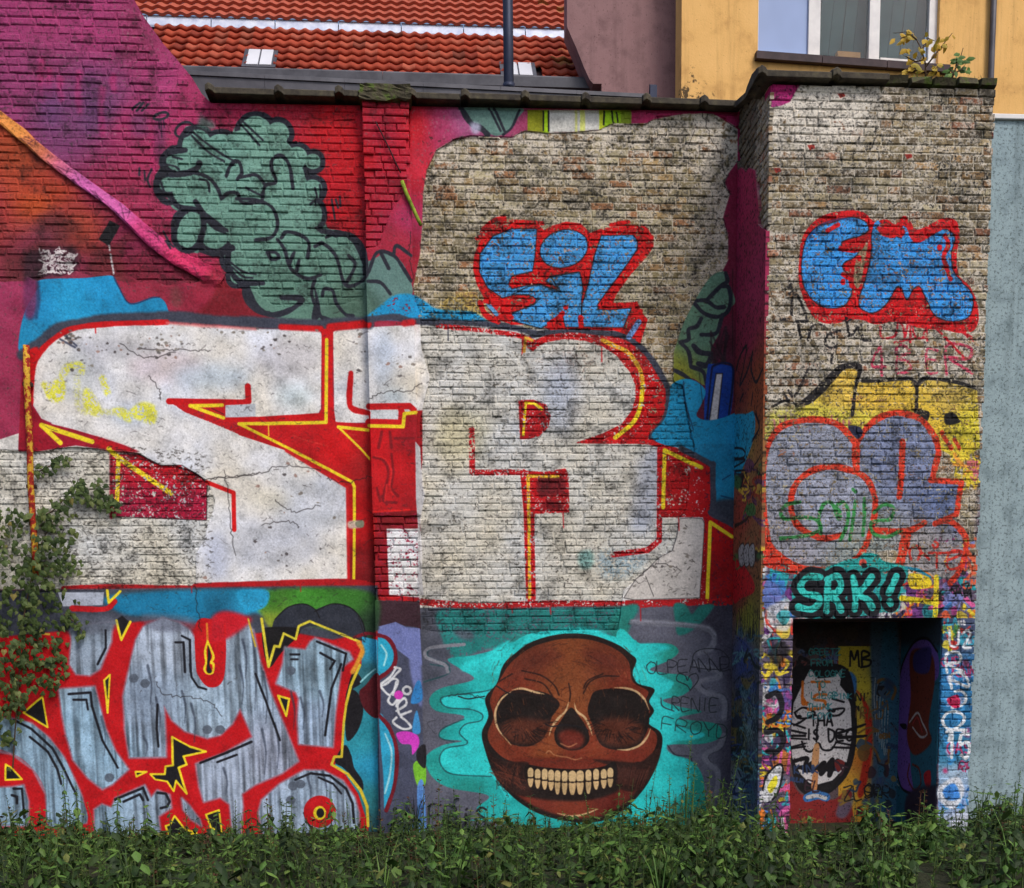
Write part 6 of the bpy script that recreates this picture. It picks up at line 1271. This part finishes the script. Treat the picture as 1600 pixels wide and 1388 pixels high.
for k in sk:
    u0, u1, s0, s1 = k
    fr = thing.__call__('x', 'x', 'x') if False else None
    def rbox(name, a, b, c, d, h0, h1, mat, parent):
        P = [onroof(a,c,h0), onroof(a,d,h0), onroof(b,d,h0), onroof(b,c,h0), onroof(a,c,h1), onroof(a,d,h1), onroof(b,d,h1), onroof(b,c,h1)]
        o = mk(name, [tuple(p) for p in P], BOXF, mat, parent); fix_normals(o.data); return o
    f_ = rbox('skylight', u0-.05, u1+.05, s0-.05, s1+.05, -.02, .07, M['zinc'], th)
    for q_ in range(2):
        w_ = (u1-u0)/2; rbox('pane', u0+q_*w_+.012, u0+(q_+1)*w_-.012, s0, s1, .06, .085, M['skylight'], f_)
# zinc along the ridge, red-brown wall above, gutter at the eaves
nr = 8
for i in range(nr):
    a = onroof(-1.5+(EL+1.6)*i/nr, SLOPE, 0); b = onroof(-1.5+(EL+1.6)*(i+1)/nr-.015, SLOPE, 0)
    lineobj('ridge_sheet', a, b, [(.06,-.03),(.065,.0),(.0,.17),(-.04,.17),(-.04,-.03)], M['zinc_light'], th)
lineobj('upper_wall', onroof(-3,SLOPE+.05,0), onroof(EL+.4,SLOPE+.05,0), [(-.05,-.4),(-.05,.12),(-.3,.12),(-.3,-.4)], M['brown'], th)
UV_, UF_ = [], []
for r in range(6):                                        # the roof goes on above the zinc strip
    for c in range(-16, NCOL):
        o_ = len(UV_); p0 = onroof(c*tw_-.2, SLOPE+.12+r*th_, .10)
        for (x, y, z) in tv: UV_.append(tuple(p0+E_*x+UPV*y+NRMV*z))
        UF_ += [tuple(o_+i for i in t) for t in tf]
ut = mk('upper_roof_tiles', UV_, UF_, M['tile'], th); fix_normals(ut.data); stuff(ut)
for i, (a, b) in enumerate(((-ext,EL*.5),(EL*.5+.004,EL+.12))):
    lineobj('gutter', A0+E_*a+Vector((0,0,-.02)), A0+E_*b+Vector((0,0,-.02)), [(.02,.02),(.16,.05),(.17,.03),(.16,-.10),(.02,-.12)], M['zinc'], th)
lineobj('house_wall', A0+E_*-ext+Vector((0,0,-.1)), A0+E_*EL+Vector((0,0,-.1)), [(-.05,0),(-.05,-zE),(-.4,-zE),(-.4,0)], M['mauve'], th)
pA = at(795,138,Y=5.2); pX, pZ = float(pA[0]), float(pA[2])
fl = thing('flue_pipe', 'dark steel flue pipe standing up in front of the tiled roof', 'pipe', (pX, 5.2, 0))
tube('pipe', [(0,0,pZ-1.2),(0,0,pZ+.5),(0,0,pZ+2.2)], .066, M['dark'], fl, 16); tube('collar', [(0,0,pZ-.02),(0,0,pZ+.05)], .08, M['dark'], fl, 16)

# ------------------------------------------------------------------ mauve party wall
YM = float(eB[1])-.35
def pxz(pts, Y): return [(float(at(x,y,Y=Y)[0]), float(at(x,y,Y=Y)[2])) for x, y in pts]
mp = pxz([(886,-60),(886,42),(893,58),(901,76),(912,104),(921,124),(927,131),(940,131),(940,220),(1066,220),(1066,-60)], YM)
mw_ = prism('party_wall', mp, YM, YM+.4, M['mauve']); tag(mw_, 'mauve rendered party wall between the tiled roof and the ochre house', 'wall')
# ------------------------------------------------------------------ ochre house with window
yh = thing('ochre_house', 'ochre rendered house with white framed window and dark sill', 'house', (0, 0, 0))
YS = YM-.5
hS = at(1180,86,Y=YS); zS = float(hS[2]); hT = at(1483,108,Z=zS); hd = Vector(hT-hS); hd.z = 0; hd.normalize(); hn = Vector((hd.y, -hd.x, 0))
def hpt(x, y):
    d = Vector(ray(x, y)); t = (Vector(hS)-Vector(CAMP)).dot(hn)/d.dot(hn); p = Vector(CAMP)+d*t; return (p-Vector(hS)).dot(hd), p.z
def hbox(name, u0, u1, z0, z1, o0, o1, mat, parent):
    P = []
    for z in (z0, z1):
        for u, o in ((u0,o1),(u0,o0),(u1,o0),(u1,o1)):
            p = Vector(hS)+hd*u+hn*o; P.append((p.x, p.y, z))
    o = mk(name, P, BOXF, mat, parent); fix_normals(o.data); return o
uL = hpt(1065,60)[0]; wu0 = hpt(1184,80)[0]; wu1 = hpt(1466,95)[0]; zw0 = zS+.02; zw1 = zw0+1.5
hbox('wall', uL, wu0, -.1, zS+3, -.3, 0, M['yellow'], yh); hbox('wall', wu1, wu1+9, -.1, zS+3, -.3, 0, M['yellow'], yh); hbox('wall', wu0+.001, wu1-.001, -.1, zw0, -.3, -.001, M['yellow'], yh); hbox('wall', wu0+.001, wu1-.001, zw1, zS+3, -.3, -.001, M['yellow'], yh)
so = wu1+.16
for i in range(3):
    a = hpt(1179,88)[0]; b = so; hbox('sill', a+(b-a)*i/3, a+(b-a)*(i+1)/3-.012, zS-.085, zS+.015, -.05, .09, M['darkwood'], yh)
wf_ = hbox('window', wu0, wu1, zw0, zw0+.06, -.16, -.06, M['white'], yh)
hbox('frame', wu0, wu1, zw1-.06, zw1, -.16, -.06, M['white'], wf_)
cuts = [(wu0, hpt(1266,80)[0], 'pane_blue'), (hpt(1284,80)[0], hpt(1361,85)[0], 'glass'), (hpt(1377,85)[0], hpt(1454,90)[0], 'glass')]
pos = [wu0, hpt(1266,80)[0], hpt(1284,80)[0], hpt(1361,85)[0], hpt(1377,85)[0], hpt(1454,90)[0], wu1]
for a, b in ((wu0-.0, wu0+.03), (pos[1], pos[2]), (pos[3], pos[4]), (pos[5], wu1)): hbox('frame', a, b, zw0+.061, zw1-.061, -.15, -.07, M['white'], wf_)
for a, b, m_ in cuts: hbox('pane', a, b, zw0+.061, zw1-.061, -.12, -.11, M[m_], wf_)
hbox('frame', pos[4]+.02, pos[5], zw0+.061, zw0+.10, -.108, -.06, M['white'], wf_)
rk = hbox('room_back', pos[2]-.1, pos[5]+.1, zw0-.1, zw1, -.9, -.85, M['pane_dark'], yh)
for a, b in ((pos[2], pos[3]), (pos[4], pos[5])):
    for j in range(4):                                     # slats of a dark blind, leaning, behind the glass
        u = a+(b-a)*(j+.1)/4; sl = hbox('blind_slat', u, u+(b-a)/4*.93, zw0+.07, zw1-.07, -.30-.012*(j % 2), -.28-.012*(j % 2), M['blind'], wf_)
        for v_ in sl.data.vertices: v_.co.x += hd.x*(v_.co.z-zw0)*.10; v_.co.y += hd.y*(v_.co.z-zw0)*.10
cb = hbox('cardboard_box', hpt(1316,85)[0], hpt(1352,85)[0], zw0+.062, zw0+.20, -.25, -.16, M['card'], None); tag(cb, 'small cardboard box standing behind the window above the dark sill', 'box')
du, _ = hpt(1545,100); dp_ = Vector(hS)+hd*du+hn*.07
dpz = thing('drainpipe', 'grey drainpipe on the ochre house at the right edge', 'pipe', (dp_.x, dp_.y, 0))
tube('pipe', [(0,0,2),(0,0,zS),(0,0,zS+3)], .045, M['zinc'], dpz, 12)
for z in (zS-.3, zS+1.0): tube('bracket', [(0,0,z),(0,0,z+.04)], .055, M['zinc'], dpz, 12)

# ------------------------------------------------------------------ small things on the wall
lp = [at(x, y, Y=-.075) for x, y in ((41,540),(42,600),(46,680),(48,760),(54,850),(56,900))]
lpipe = thing('wall_pipe', 'thin flaking red and yellow pipe running down the left wall edge', 'pipe', tuple(lp[-1]))
tube('pipe', [tuple(Vector(p)-Vector(lp[-1])) for p in lp], .028, M['pipe'], lpipe, 10)
for p in (lp[1], lp[3]): box('clip', *[c for c in (p[0]-lp[-1][0]-.04, p[0]-lp[-1][0]+.04, p[1]-lp[-1][1]+.0, p[1]-lp[-1][1]+.045, p[2]-lp[-1][2]-.015, p[2]-lp[-1][2]+.015)], M['cable'], lpipe)
rp = [at(x, y, Y=-.15) for x, y in ((628,283),(634,300),(645,325),(654,345),(658,352))]
rod = tube('metal_rod', [tuple(p) for p in rp], .016, M['lime'], None, 8); tag(rod, 'short bent lime green rod hanging off the red pier', 'rod')
wr = [at(x, y, Y=PIER_Y-.022) for x, y in ((587,190),(596,208),(608,232),(618,254),(626,270))]
cbl = tube('cable', [tuple(p) for p in wr], .006, M['cable'], None, 6); tag(cbl, 'thin dark cable slanting across the red brick pier top', 'cable')

# ------------------------------------------------------------------ plants
class Leafy:
    def __init__(s): s.V = []; s.F = []; s.FM = []
    def leaf(s, p, d, up, L, W, fold=.25, mat=0, curl=.15, heart=False):
        d = Vector(d).normalized(); sd = d.cross(Vector(up)); sd = sd.normalized() if sd.length > 1e-4 else d.orthogonal().normalized(); n = sd.cross(d)
        p = Vector(p); o = len(s.V)
        if heart:
            pts = [p, p-d*L*.12+sd*W*.35, p+d*L*.25+sd*W*.5-n*fold*W*.3, p+d*L-n*curl*L, p+d*L*.25-sd*W*.5-n*fold*W*.3, p-d*L*.12-sd*W*.35, p+d*L*.4]
            s.V += [tuple(q_) for q_ in pts]; fs = [(0,1,2,6),(6,2,3),(6,3,4),(0,6,4,5)]
        else:
            pts = [p, p+d*L*.32+sd*W*.5-n*fold*W*.5, p+d*L*.45, p+d*L*.32-sd*W*.5-n*fold*W*.5, p+d*L*.72+sd*W*.32-n*(fold*W*.3+curl*L*.4), p+d*L*.72-sd*W*.32-n*(fold*W*.3+curl*L*.4), p+d*L-n*curl*L]
            s.V += [tuple(q_) for q_ in pts]; fs = [(0,2,1),(0,3,2),(1,2,4),(2,3,5),(2,6,4),(2,5,6)]
        s.F += [tuple(o+i for i in t) for t in fs]; s.FM += [mat]*len(fs)
    def tube(s, pts, r, mat=1, seg=4):
        v, f = tubeg(pts, r, seg); o = len(s.V); s.V += v; s.F += [tuple(o+i for i in t) for t in f]; s.FM += [mat]*len(f)
    def blade(s, p, d, L, w, mat=0):
        d = Vector(d).normalized(); sd = Vector((d.y, -d.x, 0)); sd = sd.normalized() if sd.length > .05 else Vector((1,0,0)); p = Vector(p); o = len(s.V); bend = Vector((d.x, d.y, 0))*.5*L+Vector((0,0,-.12*L))
        q0, q1, q2 = p, p+d*L*.55, p+d*L*.9+bend*.5
        s.V += [tuple(q0-sd*w), tuple(q0+sd*w), tuple(q1+sd*w*.8), tuple(q1-sd*w*.8), tuple(q2)]; s.F += [(o,o+1,o+2,o+3),(o+3,o+2,o+4)]; s.FM += [mat]*2
    def build(s, name, mats, parent=None):
        me = bpy.data.meshes.new(name); me.from_pydata(s.V, [], s.F)
        for m_ in mats: me.materials.append(m_)
        me.polygons.foreach_set('material_index', s.FM); me.update(); o = bpy.data.objects.new(name, me); COL.objects.link(o)
        if parent: o.parent = parent
        return o
rp_ = random.Random(77)
def nettle(lf, stem, base, h, r, lsize=.075, lm=0, sm=1, lean=.12):
    b = Vector(base); a = r.uniform(0, 6.28); ln = Vector((math.cos(a), math.sin(a), 0))*lean*h*r.uniform(.2, 1)
    P = [b+ln*(t*t)+Vector((0,0,h*t)) for t in (0,.35,.7,1)]
    stem.tube(P, [.006,.005,.004,.002], sm)
    n = max(3, int(h/.055)); a = r.uniform(0, 6.28)
    for i in range(n):
        t = .12+.88*i/(n-1) if n > 1 else 1; p = b+ln*(t*t)+Vector((0,0,h*t)); a += math.pi/2+r.uniform(-.3,.3); sz = lsize*(1.15-.65*t)*r.uniform(.75,1.2)
        for k in (0, math.pi):
            el = r.uniform(-.95,.1)+(.7 if t > .9 else 0); d = (math.cos(a+k)*math.cos(el), math.sin(a+k)*math.cos(el), math.sin(el))
            lf.leaf(p, d, (0,0,1), sz*1.5, sz*.85, .3, lm, .22)
def clump(lf, base, h, r, lm=0, n=16, sz=.09):
    b = Vector(base)
    for i in range(n):
        a = r.uniform(0,6.28); rr = r.uniform(0,.16); z = h*r.uniform(.15,1); el = r.uniform(-.9,.5)
        lf.leaf(b+Vector((rr*math.cos(a), rr*math.sin(a), z)), (math.cos(a)*math.cos(el), math.sin(a)*math.cos(el), math.sin(el)), (0,0,1), sz*r.uniform(.6,1.4), sz*r.uniform(.5,.9), .25, lm, .2)
    lf.tube([b, b+Vector((0,0,h*.8))], .005, 1, 4)
def spike(lf, base, h, r, sm=2):
    b = Vector(base); ln = Vector((r.uniform(-.1,.1), r.uniform(-.1,.1), 0))*h; lf.tube([b, b+ln*.4+Vector((0,0,h*.6)), b+ln+Vector((0,0,h))], [.006,.005,.002], 1, 4)
    for i in range(int(70*h)):
        t = r.uniform(.25,1); a = r.uniform(0,6.28); p = b+ln*t*t+Vector((0,0,h*t)); w = .035*(1.2-t)
        lf.leaf(p+Vector((math.cos(a)*w*r.random(), math.sin(a)*w*r.random(), 0)), (math.cos(a), math.sin(a), r.uniform(0,1.2)), (0,0,1), .028, .018, .2, sm, .1)
def feather(lf, base, h, r, lm):
    b = Vector(base); ln = Vector((r.uniform(-.16,.16), r.uniform(-.16,.1), 0))*h; lf.tube([b, b+ln*.3+Vector((0,0,h*.5)), b+ln+Vector((0,0,h))], [.005,.004,.0015], 1, 4)
    for i in range(int(20+60*h)):
        t = r.uniform(.1,1); a = r.uniform(0,6.28); p = b+ln*t*t+Vector((0,0,h*t)); el = r.uniform(-.2,1.0); w = .09*(1.15-t)
        lf.leaf(p, (math.cos(a)*math.cos(el), math.sin(a)*math.cos(el), math.sin(el)), (0,0,1), w*r.uniform(.5,1), .012, .2, lm, .15)
ENVX = [-150,0,60,120,150,200,230,262,300,350,400,450,500,560,600,650,700,750,800,850,900,930,980,1040,1090,1130,1165,1200,1250,1320,1355,1400,1440,1480,1505,1535,1580,1650,1800]
ENVY = [1262,1268,1256,1262,1290,1285,1285,1308,1312,1295,1276,1272,1288,1290,1288,1268,1266,1272,1268,1288,1292,1262,1232,1230,1222,1230,1244,1256,1274,1290,1260,1270,1254,1250,1260,1238,1228,1226,1226]
W_ = Leafy()
pn = lump(21, .5, .42); pn2 = lump(22, .5, .28)
nplant = 0
for i in range(4300):
    Yp = -rp_.uniform(.06, 3.6); Xp = rp_.uniform(-5.6, 7.0)
    if TX-.1 < Xp < TXR+.1 and Yp > TY-.05: continue
    # where on the photograph does it stand, and how high may it grow there
    q3 = RB @ (np.array([Xp, Yp, .35])-CAMP); px = PPX+F*q3[0]/q3[2]
    pa, pb_ = float(pn(np.array(Xp), np.array(-Yp*1.4))), float(pn2(np.array(Xp+3), np.array(-Yp*1.6)))
    env = float(np.interp(px, ENVX, ENVY))-6+rp_.uniform(0, 30)+max(0, (-Yp-1.3))*9+(pa+.1)*58
    hmax = float(at(px, env, Y=Yp)[2]); h = hmax*(rp_.uniform(.4, .95) if rp_.random() < .85 else rp_.uniform(.95,1.22))
    if h < .06: h = rp_.uniform(.05,.12)
    if rp_.random() < .30: h += min(rp_.expovariate(1/.085), .34)
    h = min(h, .95)
    k = min(max(rp_.random()*.7+.15+pb_*.55, 0), .999); base = (Xp, Yp, 0); lm = 3 if rp_.random() < .26+pb_*.7 else (4 if rp_.random() < .42-pa*.7 else 0)
    if Yp < -1.3 and rp_.random() < .5: continue
    if pa < -.40 and rp_.random() < .5: continue
    if k < .40: nettle(W_, W_, base, h, rp_, rp_.uniform(.05,.085)+max(0, pb_)*.09, lm)
    elif k < .68: feather(W_, base, h*rp_.uniform(.9,1.15), rp_, lm)
    elif k < .80: clump(W_, base, h*.8, rp_, lm, 14, rp_.uniform(.05,.12))
    elif k < .89:
        for j in range(10): a = rp_.uniform(0,6.28); W_.blade(base, (.4*math.cos(a), .4*math.sin(a), 1), h*rp_.uniform(.6,1.15), .005, lm)
    else: spike(W_, base, h*1.15+.04, rp_)
    nplant += 1
weeds = W_.build('weeds', [M['weed'], M['gstem'], M['seed'], M['weed2'], M['weed3']]); stuff(weeds); weeds['label'] = 'dense green nettles and weeds along the foot of the painted walls'; weeds['category'] = 'weeds'
print('weeds', nplant, len(W_.F))
# single plants that stand out of the mass
def tall(name, px, py_top, Yp, kind, label, lsize=.08, cat='plant', group=None):
    p = at(px, py_top, Y=Yp); h = float(p[2]); t = thing(name, label, cat, (float(p[0]), Yp, 0), group); lf, st = Leafy(), Leafy()
    if kind == 'nettle': nettle(lf, st, (0,0,0), h, rp_, lsize, 0, 0, .05)
    elif kind == 'bush':
        for j in range(7):
            a = rp_.uniform(0,6.28); nettle(lf, st, (.14*math.cos(a), .14*math.sin(a), 0), h*rp_.uniform(.65,1), rp_, lsize, 0, 0, .22)
    else: spike(lf, (0,0,0), h, rp_, 0); st.tube([(0,0,0),(0,0,h*.5)], .005, 0)
    for q_ in range(len(lf.FM)): lf.FM[q_] = 0
    m_ = {'nettle': 'weed2', 'bush': 'weed2', 'spike': 'seed', 'mugwort': 'weed2'}[kind]
    st.build('stem', [M['gstem']], t); stuff(lf.build('leaves', [M[m_]], t)); return t
G = 'tall weeds standing out of the ground cover'
tall('nettle', 100, 1205, -.6, 'nettle', 'thin tall nettle before the big silver arc at the left', .05, group=G)
tall('nettle', 120, 1240, -.9, 'nettle', 'broad leaved nettle just right of the thin one at far left', .1, group=G)
tall('nettle', 230, 1258, -.8, 'nettle', 'leafy nettle in front of the silver letter with two corner strokes', .095, group=G)
tall('nettle', 180, 1255, -.5, 'nettle', 'narrow nettle left of the black and yellow star', .06, group=G)
tall('nettle', 455, 1258, -.5, 'nettle', 'small nettle below the red ringed eye of the silver letters', .06, group=G)
tall('nettle', 633, 1255, -.5, 'nettle', 'nettle at the foot of the pier with the Blues tag', .06, group=G)
tall('nettle', 695, 1250, -.5, 'nettle', 'nettle in front of the small black tag beside the skull', .06, group=G)
tall('mugwort', 1072, 1150, -.55, 'mugwort', 'tallest green seed spike right of the skull', .05, group=G)
tall('mugwort', 1082, 1190, -.6, 'mugwort', 'second green seed spike close to the tallest one', .05, group=G)
tall('mugwort', 1046, 1210, -.6, 'mugwort', 'short green seed spike left of the tallest one', .05, group=G)
tall('mugwort', 1125, 1215, -.6, 'mugwort', 'green seed spike near the corner of the outbuilding', .05, group=G)
tall('dock', 1075, 1280, -1.5, 'spike', 'rust brown dock spike below the tall green seed spikes', .05, group=G)
tall('dock', 1252, 1265, -1.5, 'spike', 'rust brown dock spike left of the niche', .05, group=G)
tall('dock', 1436, 1235, -1.3, 'spike', 'rust brown dock spike before the purple figure in the niche', .05, group=G)
tall('dock', 1290, 1270, -1.25, 'spike', 'rust brown dock spike before the red chin of the painted cat', .05, group=G)
tall('nettle_bush', 1352, 1252, -1.3, 'bush', 'fresh green nettle bush in front of the niche', .09, group=G)
tall('nettle_bush', 1455, 1255, -1.35, 'bush', 'fresh green nettle bush at the right niche edge', .08, group=G)
tall('nettle_bush', 1555, 1236, -.5, 'bush', 'dark leafy bush at the foot of the pale blue wall', .085, group=G)
tall('nettle_bush', 958, 1262, -.7, 'bush', 'leafy bush before the right jaw of the skull', .07, group=G)

# ivy at the left
iv = thing('ivy', 'green ivy climbing the left end of the painted wall', 'ivy', tuple(at(10,1290,Y=-.08))); io = Vector(at(10,1290,Y=-.08)); iv.location = io
IV = [(-140,700),(-60,740),(0,785),(30,800),(60,792),(88,790),(108,768),(135,757),(142,772),(128,800),(122,835),(112,870),(90,890),(105,915),(125,940),(128,962),(98,985),(112,1015),(104,1060),(84,1090),(60,1096),(30,1115),(0,1180),(-60,1290),(-140,1290)]
mi = Sheet('ivy_area', (-5.2, -.08, 0), (1,0,0), (0,0,1), 2.2, 4.2, .01, 5); msk = mi.mask(IV)
L_, St = Leafy(), Leafy(); ri = random.Random(5)
def ivleaf(X, Z, dep, sz):
    a = ri.gauss(-1.57, .7); d = Vector((math.cos(a), ri.uniform(-.5,.1), math.sin(a))); L_.leaf(Vector((X, -.03-dep, Z))-io, d, (ri.gauss(0,.35), -1, ri.uniform(-.1,.5)), sz, sz*.95, .35, 0, .15, True)
k = 0
while k < 1900:
    X, Z = ri.uniform(-5.1,-3.0), ri.uniform(.1,4.1); i, j = int((X+5.2)/.01), int(Z/.01)
    if msk[j, i] < .5: continue
    edge = msk[max(j-12,0):j+12, max(i-12,0):i+12].mean()
    if ri.random() > edge**1.4*1.0: continue
    ivleaf(X, Z, ri.random()**1.5*.22*edge, ri.uniform(.035,.068)); k += 1
for pts in ([(150,758),(162,772),(176,788),(186,792)],[(118,768),(140,780),(160,786),(172,790)],[(60,880),(90,890),(112,885),(122,880)],[(50,810),(80,800),(108,772),(125,755),(132,760)],[(30,1000),(50,900),(60,860),(80,820),(110,775)],[(20,1200),(30,1050),(40,950),(60,880)],[(55,740),(85,725),(105,715)],[(100,960),(120,975),(130,990)]):
    P = catmull(np.array(pts, float), False, 8); W3 = [Vector(at(x, y, Y=-.06))-io for x, y in P]; St.tube(W3, [.007-.005*i/len(W3) for i in range(len(W3))], 0, 5)
    for p in W3:
        for _ in range(2):
            if ri.random() < .8: ivleaf(p.x+io.x+ri.gauss(0,.03), p.z+io.z+ri.gauss(0,.03), .04, ri.uniform(.035,.06))
St.build('stem', [M['stem']], iv); stuff(L_.build('leaves', [M['ivyleaf']], iv))

# little birch on the outbuilding, and a sprig beside it
zb_ = ZFR+.01
def sapling(name, px, Yp, label, paths, yellow, nl):
    b = at(px, 120, Y=Yp); t = thing(name, label, 'shrub', (float(b[0]), Yp, zb_)); st, lf = Leafy(), Leafy(); r = random.Random(name)
    for pts in paths:
        P = [Vector(at(x, y, Y=Yp+r.uniform(-.06,.06)))-Vector((float(b[0]), Yp, zb_)) for x, y in pts]; st.tube(P, [max(.008-.007*i/len(P), .0018) for i in range(len(P))], 0, 5)
        for i in range(nl):
            k = r.uniform(.25,1)*(len(P)-1); j = min(int(k), len(P)-2); p = P[j].lerp(P[j+1], k-j); a = r.uniform(0,6.28)
            lf.leaf(p+Vector((r.gauss(0,.02), r.gauss(0,.02), r.gauss(0,.02))), (math.cos(a), math.sin(a)*.5, r.uniform(-1,.2)), (0,-1,.2), r.uniform(.05,.085), r.uniform(.032,.05), .2, 0, .1)
    st.build('branch', [M['stem']], t); stuff(lf.build('leaves', [M['yleaf'] if yellow else M['weed2']], t)); return t
sapling('birch_sapling', 1446, TY+.14, 'leggy sapling with yellow leaves on top of the brick outbuilding', [[(1446,121),(1446,100),(1440,78),(1432,62),(1420,50),(1395,52)],[(1446,105),(1458,90),(1475,68),(1488,52)],[(1443,95),(1430,96),(1418,90),(1408,84)],[(1446,112),(1435,108),(1422,104),(1416,108)],[(1440,80),(1448,66),(1450,60),(1460,64)],[(1446,118),(1462,108),(1468,102)],[(1432,62),(1425,56),(1414,58),(1406,60)]], True, 8)
sapling('willowherb', 1490, TY+.14, 'thin green sprig on the outbuilding top beside the yellow leaved sapling', [[(1488,121),(1494,105),(1500,92),(1505,75)],[(1490,116),(1503,108),(1510,98)],[(1489,118),(1486,108)],[(1494,105),(1495,92)]], False, 7)
TG = Leafy()
for i in range(70):
    x = rp_.uniform(float(at(1388,120,Y=TY)[0]), TXR-.05); TG.blade((x, TY+.05+rp_.uniform(0,.15), ZFR-.02), (rp_.uniform(-.5,.5), rp_.uniform(-.4,.2), 1), rp_.uniform(.04,.12), .004, 0)
tg = TG.build('grass_tufts', [M['weed2']]); stuff(tg); tg['label'] = 'short grass growing on the broken top of the outbuilding'; tg['category'] = 'grass'
